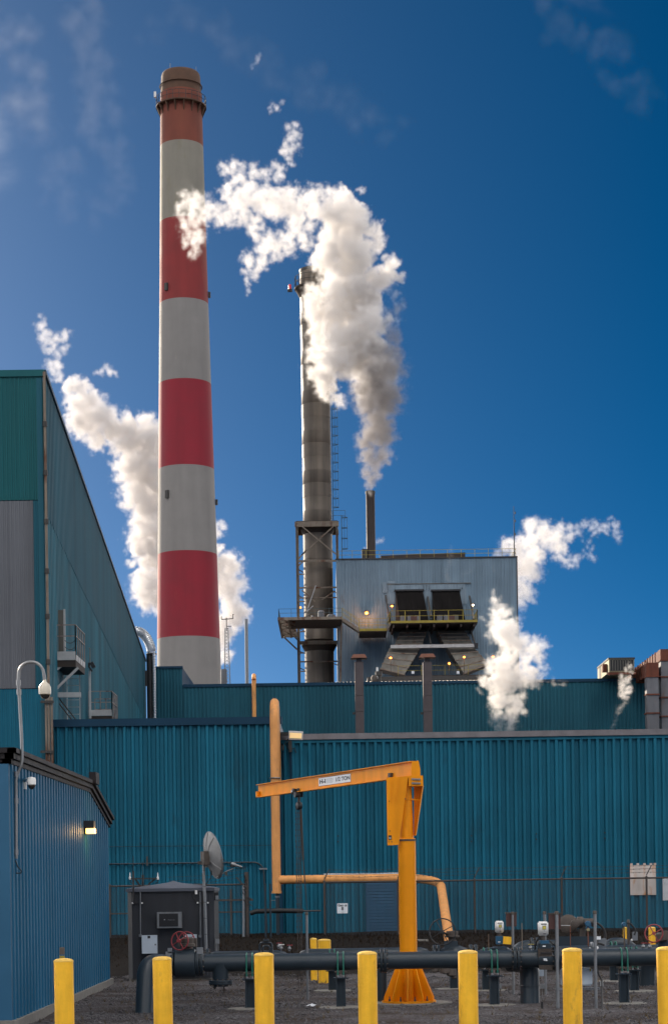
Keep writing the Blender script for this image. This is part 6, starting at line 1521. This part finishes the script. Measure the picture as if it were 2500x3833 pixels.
# litter
g_ = G(1168, 3772); mb = MB(); rr_ = random.Random(3)
pts = [(g_.x + math.cos(a) * (.075 + .02 * rr_.random()), g_.y + math.sin(a) * .09, .01 + .03 * rr_.random()) for a in [2 * math.pi * k / 9 for k in range(9)]]
mb.add(pts + [(g_.x, g_.y, .055)], [(k, (k + 1) % 9, 9) for k in range(9)]); o = mb.build('crumpled_paper', M['rubbish']); tag(o, 'crumpled piece of white litter lying on the gravel', 'litter')
# cable lying by shed footing
o = MB().tube([G(285, 3745, .02), G(330, 3713, .02), G(376, 3697, .02)], .012, 6).build('white_tube', M['whiteplastic'], smooth=True); tag(o, 'thin white tube lying on the gravel along the shed footing', 'tube')
# concrete block on the bank
o = MB().box(W(1565, 3530, 58).x, W(1603, 3530, 58).x, 58, 58.4, W(1580, 3546, 58).z, W(1580, 3519, 58).z).build('concrete_block', M['conc']); tag(o, 'grey concrete block on the dark bank right of the crane column', 'block')

# ================================================================== charcoal shelter with dish
HYs = 38.2
xa, xb = W(478, 3500, HYs).x, W(802, 3500, HYs).x; ze_ = W(640, 3327, HYs).z; zpk = W(646, 3299, HYs + .8).z
t = thing('equipment_shelter', ((xa + xb) / 2, HYs + .8, 0), 'charcoal equipment shelter with a low peaked roof behind the drum valve', 'shelter')
ch = .09
poly = [(xa + ch, HYs), (xb - ch, HYs), (xb, HYs + ch), (xb, HYs + 1.6), (xa, HYs + 1.6), (xa, HYs + ch)]
MB().prism([Vector((x, y, .05)) for x, y in poly], (0, 0, ze_ - .05 - .06)).build('wall', M['shelter'], t)
MB().box(xa + .02, xb - .02, HYs + .03, HYs + 1.5, -.05, .05).build('base_slab', M['conc'], t)
ov = .05; cxm = (xa + xb) / 2; cym = HYs + .8
mb = MB(); q4 = [Vector((xa - ov + .03, HYs - ov, ze_ - .06)), Vector((xb + ov - .03, HYs - ov, ze_ - .06)), Vector((xb + ov - .03, HYs + 1.6 + ov, ze_ - .06)), Vector((xa - ov + .03, HYs + 1.6 + ov, ze_ - .06))]
mb.hexa(q4, [v_ + Vector((0, 0, .06)) for v_ in q4]); rfo = mb.build('roof', M['shroof'], t)
mb = MB(); top = [Vector((cxm, cym, zpk))]; lo = [v_ + Vector((0, 0, .0605)) for v_ in q4]
inn = [v_.lerp(Vector((cxm, cym, v_.z)), .12) + Vector((0, 0, .02)) for v_ in lo]
mid_ = [v_.lerp(Vector((cxm, cym, zpk - .02)), .85) for v_ in lo]
mb.add(lo + inn + [m_ + Vector((0, 0, 0)) for m_ in mid_] + top, [(0, 1, 5, 4), (1, 2, 6, 5), (2, 3, 7, 6), (3, 0, 4, 7), (4, 5, 9, 8), (5, 6, 10, 9), (6, 7, 11, 10), (7, 4, 8, 11), (8, 9, 12), (9, 10, 12), (10, 11, 12), (11, 8, 12), (3, 2, 1, 0)])
mb.build('roof_peak', M['shroof'], rfo)
for dx in (.14, .20, .26): MB().box(xb - dx - .008, xb - dx + .008, HYs - .012, HYs + .002, .1, ze_ - .1).build('ridge_strip', M['shroof'], t)
f = HYs - .002
def fr(u0, v0, u1, v1, d0, d1, m, nm, par=None):
    a_, b_ = W(u0, v1, HYs), W(u1, v0, HYs); return MB().box(a_.x, b_.x, HYs - d1, HYs - d0, a_.z, b_.z).build(nm, M[m], par or t)
ac = fr(591, 3415, 682, 3476, .0, .16, 'galv', 'air_conditioner')
fr(599, 3421, 669, 3470, .161, .168, 'black', 'front_panel', ac)
mb = MB(); a_ = W(634, 3445, HYs - .17)
text(ac, 'FRIEDRICH', W(642, 3446, HYs - .172), .016, M['textgrey'], sx=1.35)
MB().lathe(W(616, 3445, HYs - .169), [(.014, 0), (.014, .003)], 16, axis=(0, -1, 0)).build('emblem', M['textgrey'], ac)
lm = MB().box(0, PX(70, HYs) - .02, -.005, 0, 0, .006).mesh('louvre', M['shelter'])
for k in range(9): piece('louvre', lm, ac, W(601, 3467 - k * 5.0, HYs) + Vector((.005, -.1685, 0)))
wb = fr(534, 3502, 590, 3571, .02, .14, 'whitebox', 'control_box'); fr(555, 3504, 565, 3514, .141, .145, 'black', 'handle', wb); fr(582, 3534, 586, 3540, .141, .147, 'black', 'lock', wb)
fr(695, 3499, 737, 3526, .02, .10, 'whitebox', 'control_box')
fr(731, 3334, 739, 3349, .0, .06, 'whiteplastic', 'sensor')
for u, v0, v1 in ((525, 3340, 3510), (749, 3340, 3512)):
    MB().tube([W(u, v0, HYs - .03), W(u + 1, v1, HYs - .03)], .012, 8).build('conduit', M['galv'], t, True); MB().cbox(W(u, v1 - 6, HYs - .03), .05, .05, .05).build('conduit_box', M['galv'], t)
MB().tube([W(720, 3345, HYs - .04), W(722, 3362, HYs - .04), W(738, 3380, HYs - .04)], .01, 6).build('cable', M['rubber'], t, True)
MB().tube([W(594, 3476, HYs - .03), W(594, 3508, HYs - .03)], .006, 6).build('cable', M['rubber'], t, True)
mb = MB(); mb.cbox(W(804 + 6, 3357, HYs + .2), PX(16, HYs), .1, PX(30, HYs)); mb.build('wall_lamp', M['black'], t); MB().cbox(W(812, 3362, HYs + .13), PX(10, HYs), .05, PX(16, HYs)).build('lamp_lens', M['galv'], t)
MB().cbox(W(814, 3525, HYs + .1), PX(14, HYs), .08, PX(18, HYs)).build('side_box', M['galv'], t); MB().tube([W(810, 3534, HYs + .1), W(810, 3640, HYs + .1)], .01, 6).build('side_conduit', M['galv'], t)
for u, v in ((497, 3382), (532, 3382), (740, 3381), (778, 3381)): MB().cbox(W(u, v, HYs - .03), .03, .05, .03).build('bolt_clip', M['whiteplastic'], t)
MB().bar(W(497, 3382, HYs - .02), W(532, 3382, HYs - .02), .03, .02).build('bracket', M['black'], t); MB().bar(W(740, 3381, HYs - .02), W(778, 3381, HYs - .02), .03, .02).build('bracket', M['black'], t)
# antennas
AY = HYs - .05
an = thing('antenna_frame', W(540, 3330, AY), 'black frame with whip aerials and two small white antennas on the shelter roof', 'antenna')
MB().tube([W(500, 3382, AY), W(499, 3262, AY)], .018, 8).build('mast', M['black'], an, True); MB().tube([W(499, 3262, AY), W(499, 3206, AY)], .005, 6).build('whip', M['black'], an)
MB().tube([W(535, 3318, AY + .3), W(535, 3280, AY + .3)], .02, 8).build('mast', M['black'], an, True); MB().tube([W(535, 3280, AY + .3), W(534, 3226, AY + .3)], .006, 6).build('whip', M['black'], an)
MB().bar(W(488, 3291, AY + .2), W(590, 3290, AY + .2), .03).build('crossbar', M['dksteel'], an)
MB().bar(W(506, 3292, AY + .2), W(524, 3316, AY + .3), .025).build('brace', M['dksteel'], an); MB().bar(W(580, 3292, AY + .2), W(556, 3312, AY + .3), .025).build('brace', M['dksteel'], an)
for u in (487, 591):
    MB().lathe(W(u, 3294, AY + .2), [(.022, 0), (.022, .05), (.009, .06), (.009, .13), (.004, .14)], 10).build('small_antenna', M['whiteplastic'], an, True)
    s_ = 1 if u < 500 else -1
    MB().tube([W(u, 3294, AY + .2), W(u + s_ * 1, 3304, AY + .2), W(u + s_ * 9, 3309, AY + .2)], .007, 6).build('cable', M['rubber'], an, True)
MB().lathe(W(535, 3284, AY + .28), [(.03, 0), (.03, .04)], 10).build('insulator', M['black'], an, True)
# dish
DYs = HYs - .25
dsh = thing('satellite_dish', W(771, 3562, DYs), 'weathered grey satellite dish seen from behind on a tall pole by the shelter', 'satellite dish')
MB().tube([W(773, 3580, DYs), W(762, 3228, DYs)], PX(5.2, DYs), 14).build('pole', M['galv'], dsh, True)
for v_ in range(3260, 3560, 60): MB().lathe(W(763 + (v_ - 3260) * .03, v_, DYs), [(PX(5.6, DYs), 0), (PX(5.6, DYs), .008)], 14).build('tape_band', M['black'], dsh)
dc = W(785, 3206, DYs); ax = Vector((.86, -.40, .18)).normalized()    # opening direction: right, towards the camera a little
ax = Vector((.90, .42, .20)).normalized()
Rd = PX(89, DYs)
u_ = ax.cross(Vector((0, 0, 1))).normalized(); w_ = u_.cross(ax)
nR, nA = 8, 48; vs, fs = [], []
for i in range(nR + 1):
    rr_ = Rd * i / nR
    for k in range(nA):
        an_ = 2 * math.pi * k / nA; d = u_ * math.cos(an_) * .93 + w_ * math.sin(an_)
        vs.append(dc + d * rr_ + ax * (.13 * (i / nR) ** 2 - .05))
fs = [(i * nA + k, i * nA + (k + 1) % nA, (i + 1) * nA + (k + 1) % nA, (i + 1) * nA + k) for i in range(nR) for k in range(nA)]
me = bpy.data.meshes.new('reflector'); me.from_pydata([v_ - wpos(dsh) for v_ in vs], [], fs); me.materials.append(M['dish']); me.update()
for p_ in me.polygons: p_.use_smooth = True
ro = bpy.data.objects.new('reflector', me); C.objects.link(ro); ro.parent = dsh
sm_ = ro.modifiers.new('thickness', 'SOLIDIFY'); sm_.thickness = .012; sm_.offset = 0
rim = [vs[nR * nA + k] for k in range(nA)] + [vs[nR * nA]]
MB().tube(rim, .012, 6, caps=False).build('rim', M['galv'], dsh, True)
for an_ in (.9, 2.25, 3.1, 4.2, 5.6, 1.57):
    d = u_ * math.cos(an_) * .93 + w_ * math.sin(an_); MB().tube([dc - ax * .065 + d * Rd * .15, dc + d * Rd * .6 - ax * .02, dc + d * Rd * .97 + ax * .055], .008, 6).build('rib', M['dish'], ro, True)
MB().cbox(dc - ax * .10 + Vector((0, 0, -.02)), .12, .2, .26, rz=.4).build('back_bracket', M['iron'], dsh)
MB().tube([dc - ax * .1 + Vector((0, 0, .12)), dc - ax * .13 + Vector((.03, -.03, -.05)), dc - ax * .12 + Vector((.05, -.03, -.2))], .025, 8).build('swivel', M['frame'], dsh, True)
MB().bar(W(740, 3232, DYs), W(776, 3230, DYs), .06).build('mount_arm', M['fpost'], dsh)
lb = dc - w_ * Rd * .97 + ax * .08; lnb = W(884, 3240, DYs)
MB().tube([lb, W(812, 3285, DYs), W(850, 3262, DYs), W(876, 3252, DYs)], .012, 8).build('feed_arm', M['galv'], dsh, True)
MB().tube([W(824, 3210, DYs), W(866, 3240, DYs)], .006, 6).build('stay', M['black'], dsh); MB().tube([W(826, 3240, DYs), W(866, 3248, DYs)], .005, 6).build('stay', M['black'], dsh)
MB().lathe(W(866, 3236, DYs), [(.03, 0), (.045, .02), (.04, .08), (.025, .1), (.02, .22), (.01, .23)], 14, axis=(.95, -.2, -.28)).build('feed_head', M['galv'], dsh, True)
MB().cbox(W(872, 3242, DYs + .02), .1, .08, .06).build('feed_box', M['black'], dsh)
MB().cbox(W(846, 3272, DYs), .05, .04, .07).build('clip', M['iron'], dsh)
MB().tube([W(905, 3248, DYs), W(925, 3246, DYs), W(912, 3252, DYs), W(880, 3254, DYs)], .008, 6).build('cable', M['rubber'], dsh, True)
MB().tube([W(792, 3262, DYs), W(788, 3290, DYs), W(770, 3312, DYs), W(758, 3300, DYs), W(757, 3270, DYs)], .009, 6).build('cable', M['rubber'], dsh, True)

# ================================================================== steam (volume grids grown from guide points)
def steam_mat(name, dens, aniso=0.25, col=(.92, .905, .895)):
    m = bpy.data.materials.new(name); m.use_nodes = True; n, l = m.node_tree.nodes, m.node_tree.links; n.clear()
    out = n.new('ShaderNodeOutputMaterial'); pv = n.new('ShaderNodeVolumePrincipled')
    pv.inputs['Color'].default_value = (*col, 1); pv.inputs['Anisotropy'].default_value = aniso; pv.inputs['Density'].default_value = dens
    pv.inputs['Density Attribute'].default_value = 'density'
    l.new(pv.outputs[0], out.inputs['Volume']); return m
def plume(name, label, Y, chains, vox, dens, seed=1, amp=.45, nscale=.35, mt=None, depth=1.0, group=None, er=0.72, soft=1.15, col=(.92, .905, .895)):
    rg = random.Random(seed); pts, rad, den = [], [], []
    for ch in chains:
        for (a, b) in zip(ch, ch[1:]):
            (u0, v0, r0, d0), (u1, v1, r1, d1) = a[:4], b[:4]; L = math.hypot(u1 - u0, v1 - v0); n = max(2, int(L / (0.38 * (r0 + r1) / 2)))
            for i in range(n):
                f = i / n; r = r0 + (r1 - r0) * f; u, v_ = u0 + (u1 - u0) * f, v0 + (v1 - v0) * f
                k = 3 if r > 30 else 2 if r > 20 else 1
                for j in range(k):
                    s = .50 * r if k > 1 else 0
                    p = W(u + rg.uniform(-s, s), v_ + rg.uniform(-s, s), Y + rg.uniform(-s, s) * depth * Y / F)
                    q = r * (rg.uniform(.50, .78) if k > 1 else 1.0)
                    pts.append(p); rad.append(PX(q, Y)); den.append((d0 + (d1 - d0) * f))
    me = bpy.data.meshes.new(name); me.from_pydata([tuple(p) for p in pts], [], [])
    for nm, vals in (('rad', rad), ('den', den)):
        a = me.attributes.new(nm, 'FLOAT', 'POINT'); a.data.foreach_set('value', vals)
    o = bpy.data.objects.new(name, me); C.objects.link(o); tag(o, label, 'steam', group, 'stuff')
    lo = [min(p[i] - r * 1.5 for p, r in zip(pts, rad)) for i in range(3)]; hi = [max(p[i] + r * 1.5 for p, r in zip(pts, rad)) for i in range(3)]
    ng = bpy.data.node_groups.new(name, 'GeometryNodeTree')
    ng.interface.new_socket('Geometry', in_out='INPUT', socket_type='NodeSocketGeometry'); ng.interface.new_socket('Geometry', in_out='OUTPUT', socket_type='NodeSocketGeometry')
    N, L_ = ng.nodes, ng.links
    gi, go = N.new('NodeGroupInput'), N.new('NodeGroupOutput')
    vc = N.new('GeometryNodeVolumeCube'); vc.inputs['Min'].default_value = lo; vc.inputs['Max'].default_value = hi
    for ax, i in (('Resolution X', 0), ('Resolution Y', 1), ('Resolution Z', 2)): vc.inputs[ax].default_value = max(8, int((hi[i] - lo[i]) / vox))
    pos = N.new('GeometryNodeInputPosition')
    def M1(op, a, b=None, c=None):
        m_ = N.new('ShaderNodeMath'); m_.operation = op
        for i, x in enumerate((a, b, c)):
            if x is None: continue
            if isinstance(x, (int, float)): m_.inputs[i].default_value = x
            else: L_.new(x, m_.inputs[i])
        return m_.outputs[0]
    def V1(op, a, b):
        m_ = N.new('ShaderNodeVectorMath'); m_.operation = op
        for i, x in enumerate((a, b)):
            if isinstance(x, (tuple, list)): m_.inputs[i].default_value = x
            elif op == 'SCALE' and i == 1: m_.inputs['Scale'].default_value = x
            else: L_.new(x, m_.inputs[i])
        return m_.outputs[0]
    p_ = pos.outputs[0]
    def warp(vec, scale, a, det, seed_):
        nz = N.new('ShaderNodeTexNoise'); nz.noise_dimensions = '3D'; nz.inputs['Scale'].default_value = scale; nz.inputs['Detail'].default_value = det; nz.inputs['Roughness'].default_value = .55
        L_.new(V1('ADD', vec, (seed_ * 13.7, seed_ * 5.1, seed_ * 3.3)), nz.inputs['Vector'])
        return V1('ADD', vec, V1('SCALE', V1('SUBTRACT', nz.outputs['Color'], (.5, .5, .5)), a))
    mr_ = sum(rad) / len(rad)
    p2 = warp(p_, nscale / mr_, amp * mr_ * 2.6, 4, seed)
    p2 = warp(p2, nscale * 3.2 / mr_, amp * mr_ * 1.1, 5, seed + 3)
    sn = N.new('GeometryNodeSampleNearest'); sn.domain = 'POINT'; L_.new(gi.outputs[0], sn.inputs['Geometry']); L_.new(p2, sn.inputs['Sample Position'])
    def samp(kind, src):
        s_ = N.new('GeometryNodeSampleIndex'); s_.data_type = kind; s_.domain = 'POINT'; L_.new(gi.outputs[0], s_.inputs['Geometry']); L_.new(src, s_.inputs['Value']); L_.new(sn.outputs[0], s_.inputs['Index']); return s_.outputs['Value']
    na = N.new('GeometryNodeInputNamedAttribute'); na.data_type = 'FLOAT'; na.inputs['Name'].default_value = 'rad'
    nd = N.new('GeometryNodeInputNamedAttribute'); nd.data_type = 'FLOAT'; nd.inputs['Name'].default_value = 'den'
    ip = N.new('GeometryNodeInputPosition')
    cpos = samp('FLOAT_VECTOR', ip.outputs[0]); rr = samp('FLOAT', na.outputs[0]); dn = samp('FLOAT', nd.outputs[0])
    dist = N.new('ShaderNodeVectorMath'); dist.operation = 'DISTANCE'; L_.new(p2, dist.inputs[0]); L_.new(cpos, dist.inputs[1])
    e = M1('SUBTRACT', 1.0, M1('DIVIDE', dist.outputs['Value'], rr))      # 1 in the middle, 0 at the edge
    nz = N.new('ShaderNodeTexNoise'); nz.inputs['Scale'].default_value = nscale * 4.2 / mr_; nz.inputs['Detail'].default_value = 6; nz.inputs['Roughness'].default_value = .62; L_.new(p_, nz.inputs['Vector'])
    # thinner steam is eaten away more
    er_ = M1('MULTIPLY', M1('SUBTRACT', nz.outputs['Fac'], .5), er * 4.0)
    thin = M1('MULTIPLY', M1('SUBTRACT', 1.0, M1('MINIMUM', dn, 1.0)), .42)
    t_ = M1('SUBTRACT', M1('ADD', e, er_), thin)
    mrn = N.new('ShaderNodeMapRange'); mrn.interpolation_type = 'SMOOTHSTEP'; mrn.inputs['From Min'].default_value = 0.0; mrn.inputs['From Max'].default_value = soft; L_.new(t_, mrn.inputs['Value'])
    L_.new(M1('MULTIPLY', mrn.outputs[0], dn), vc.inputs['Density'])
    sm_ = N.new('GeometryNodeSetMaterial'); sm_.inputs['Material'].default_value = mt or steam_mat(name, dens, col=col)
    L_.new(vc.outputs[0], sm_.inputs['Geometry']); L_.new(sm_.outputs[0], go.inputs[0])
    md = o.modifiers.new('steam', 'NODES'); md.node_group = ng
    me.materials.append(sm_.inputs['Material'].default_value)
    return o
D = 1.0
plume('main_steam_plume', 'big white steam plume curling up from the slim dark stack and trailing left over the striped chimney', 192.0, [
    [(1400, 1500, 80, .4), (1388, 1450, 95, .6), (1380, 1400, 105, .8)],
    [(1380, 1420, 100, .8), (1350, 1360, 130, 1), (1320, 1290, 140, 1), (1310, 1220, 140, 1), (1325, 1140, 138, 1), (1335, 1060, 132, 1), (1310, 970, 125, 1), (1295, 890, 122, 1), (1300, 810, 115, 1), (1280, 745, 84, .95)],
    [(1240, 1470, 42, 1), (1205, 1420, 56, 1), (1220, 1340, 66, 1), (1190, 1290, 54, 1), (1205, 1200, 66, 1), (1175, 1130, 56, 1), (1180, 1075, 44, .9)],
    [(1380, 1080, 90, 1), (1440, 1030, 70, .95), (1485, 1012, 42, .8), (1450, 960, 30, .5)],
    [(1400, 860, 50, .9), (1405, 930, 55, .9)], [(1225, 860, 55, .95), (1215, 950, 60, .95), (1225, 1030, 55, .95)],
    [(1230, 1470, 36, 1), (1222, 1505, 20, .8)], [(1250, 1480, 40, .6), (1300, 1500, 50, .5)],
    [(1440, 1210, 50, .5), (1430, 1260, 50, .5)],
    [(1200, 760, 87, 0.67), (1120, 770, 90, 0.63), (1040, 745, 87, 0.61), (960, 730, 84, 0.58), (900, 690, 74, 0.58), (860, 655, 55, 0.50), (838, 630, 29, 0.42)],
    [(1150, 860, 69, 0.50), (1080, 900, 74, 0.52), (1010, 930, 77, 0.54), (955, 960, 61, 0.50), (938, 1010, 45, 0.50), (930, 1060, 22, 0.46), (918, 1100, 13, 0.34)],
    [(930, 740, 82, 0.54), (930, 830, 79, 0.54), (945, 900, 73, 0.52)],
    [(880, 740, 74, 0.54), (820, 790, 74, 0.50), (760, 770, 63, 0.52), (715, 735, 50, 0.50), (700, 800, 53, 0.54), (705, 870, 55, 0.52), (690, 925, 31, 0.42)],
    [(760, 790, 59, 0.50), (735, 880, 58, 0.50), (712, 960, 26, 0.38)],
    [(1085, 610, 28, .36), (1075, 560, 46, .42), (1100, 500, 44, .38), (1085, 450, 30, .32)],
    [(1010, 395, 30, .36), (1055, 388, 22, .36)], [(940, 245, 16, .25), (975, 205, 14, .22)],
    [(880, 620, 38, .4), (950, 640, 50, .42), (1020, 650, 50, .42), (1080, 640, 40, .4)],
    [(1480, 1075, 34, .3), (1500, 1150, 30, .2), (1465, 1250, 30, .2)],
    [(1350, 715, 26, .5), (1375, 705, 14, .35)],
], .13, 2.9, seed=2, amp=.42, nscale=.42)
plume('shaded_steam_stem', 'lower steam stem with shade put into its grey colour, widening upward from the mouth of the slim dark stack', 190.5, [
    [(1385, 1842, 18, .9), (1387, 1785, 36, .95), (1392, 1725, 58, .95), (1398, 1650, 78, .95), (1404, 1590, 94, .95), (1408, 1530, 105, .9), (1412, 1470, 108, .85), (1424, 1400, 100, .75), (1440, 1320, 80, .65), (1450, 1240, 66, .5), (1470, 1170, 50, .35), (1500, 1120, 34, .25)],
], .13, 2.0, seed=31, amp=.32, nscale=.42, col=(.46, .44, .44))  # shade on the lower plume is put into this grey colour
plume('rear_steam_cloud', 'large white and grey steam cloud rising behind the striped chimney', 340.0, [
    [(830, 2440, 60, .8), (855, 2330, 75, .9), (870, 2220, 78, .95), (820, 2120, 80, 1), (740, 2060, 90, 1)],
    [(575, 2210, 80, 1), (560, 2090, 85, 1), (540, 1960, 88, 1), (560, 1850, 95, 1), (540, 1740, 105, 1), (500, 1660, 105, 1), (400, 1640, 90, 1), (340, 1560, 92, 1), (290, 1470, 66, 1), (245, 1450, 40, .8)],
    [(600, 1720, 110, 1), (590, 1640, 100, 1), (540, 1600, 65, 1)],
    [(600, 2210, 80, 1), (640, 2000, 110, 1), (640, 1780, 110, 1)],
    [(790, 2000, 50, .9), (820, 1960, 30, .6)],
    [(215, 1420, 34, .5), (200, 1350, 40, .55), (190, 1280, 45, .5), (160, 1220, 40, .45), (150, 1175, 24, .35)],
    [(370, 1395, 26, .45), (415, 1390, 34, .5), (430, 1410, 20, .4)], [(230, 1290, 38, .42), (265, 1250, 30, .4)],
    [(510, 2110, 40, .7), (490, 2090, 22, .4)],
], .26, 1.5, seed=5, col=(.87, .855, .85), amp=.40, nscale=.42)
plume('steam_cloud', 'pale steam cloud drifting right from behind the boiler house', 262.0, [
    [(1900, 2290, 50, .5), (1960, 2220, 66, .7), (1975, 2130, 88, .95), (1965, 2050, 82, 1), (1990, 1990, 55, .9), (2050, 2000, 62, .9), (2090, 2060, 52, .8)],
    [(1880, 2060, 40, .9), (1910, 2030, 50, .95)],
    [(2090, 2000, 48, .7), (2150, 1985, 38, .5), (2200, 1965, 34, .42), (2255, 1985, 40, .4), (2290, 1970, 40, .38), (2320, 2010, 26, .34), (2280, 1930, 26, .26)],
    [(2090, 2080, 44, .6), (2140, 2110, 32, .48), (2190, 2075, 26, .4), (2230, 2090, 26, .38)], [(2190, 2030, 22, .34), (2215, 2060, 22, .34)],
    [(1950, 2270, 36, .3), (1945, 2330, 30, .2)],
], .2, 1.3, seed=8, amp=.40, nscale=.42)
plume('steam_burst', 'dense white steam burst rising in front of the faded teal building below the boiler house', 146.0, [
    [(1850, 2760, 50, .25), (1870, 2710, 56, .35), (1890, 2670, 60, .75), (1895, 2610, 72, 1), (1890, 2540, 78, 1), (1905, 2470, 84, 1), (1900, 2400, 78, 1), (1890, 2330, 62, .9), (1868, 2280, 44, .75), (1850, 2230, 26, .5), (1848, 2205, 14, .35)],
    [(1960, 2560, 62, .95), (1990, 2480, 58, .8), (1980, 2400, 52, .8), (2010, 2430, 50, .5), (2030, 2530, 34, .35), (2080, 2555, 22, .3), (2120, 2560, 16, .25)],
    [(1840, 2560, 50, .95), (1850, 2490, 52, .95)], [(1820, 2370, 22, .35), (1840, 2410, 26, .45)], [(1800, 2310, 14, .3), (1825, 2330, 18, .35)],
    [(1790, 2580, 16, .4), (1800, 2600, 20, .5)], [(1930, 2660, 40, .9), (1960, 2600, 40, .8)],
], .1, 3.2, seed=11, amp=.36, nscale=.42)
plume('steam_puff', 'small twisting steam puff in front of the rusty ducts at the right', 146.0, [
    [(2288, 2735, 14, .22), (2305, 2690, 17, .22), (2320, 2650, 20, .25), (2345, 2625, 20, .3)],
    [(2335, 2610, 25, .9), (2345, 2580, 26, .9), (2340, 2550, 20, .7), (2355, 2530, 24, .7), (2348, 2505, 22, .65), (2365, 2492, 16, .5)],
    [(2328, 2600, 18, .9), (2325, 2520, 14, .6)],
], .08, 4.5, seed=14, amp=.36, nscale=.42)
plume('steam_wisp', 'tiny steam wisp beside the foot of the slim dark stack', 210.0, [
    [(1368, 2062, 14, .5), (1364, 2050, 12, .45)], [(1410, 2030, 14, .5), (1428, 2025, 18, .5), (1436, 2010, 12, .35)]], .1, 1.5, seed=17, amp=.35, nscale=.42)
plume('steam_wisp', 'faint steam wisps drifting across the grey wall of the boiler house', 190.0, [
    [(1680, 2190, 16, .22), (1672, 2130, 20, .24), (1690, 2080, 20, .22), (1685, 2040, 14, .14)], [(1735, 2150, 22, .24), (1765, 2135, 16, .22)], [(1848, 2120, 12, .2), (1850, 2140, 10, .2)]], .1, 1.0, seed=19, amp=.4, nscale=.42)
plume('steam_veil', 'faint broad veil of drifting haze in the sky left of the striped chimney', 330.0, [
    [(-60, 40, 150, .5), (60, 180, 150, .6), (120, 330, 150, .6), (90, 480, 140, .5)], [(300, -40, 140, .4), (330, 120, 130, .5), (350, 300, 130, .5), (400, 520, 120, .5), (430, 680, 110, .4), (380, 860, 100, .3)],
    [(200, 600, 140, .4), (230, 800, 120, .3)], [(560, 120, 90, .25), (640, 60, 90, .25)],

    [(700, 60, 120, .3), (900, 160, 130, .3), (1150, 330, 130, .3), (1500, 520, 120, .25)], [(2100, 60, 140, .3), (2300, 240, 140, .3), (2450, 420, 120, .2)],
], .6, .05, seed=23, amp=.4, nscale=.35, soft=1.9, er=.5, depth=.5)
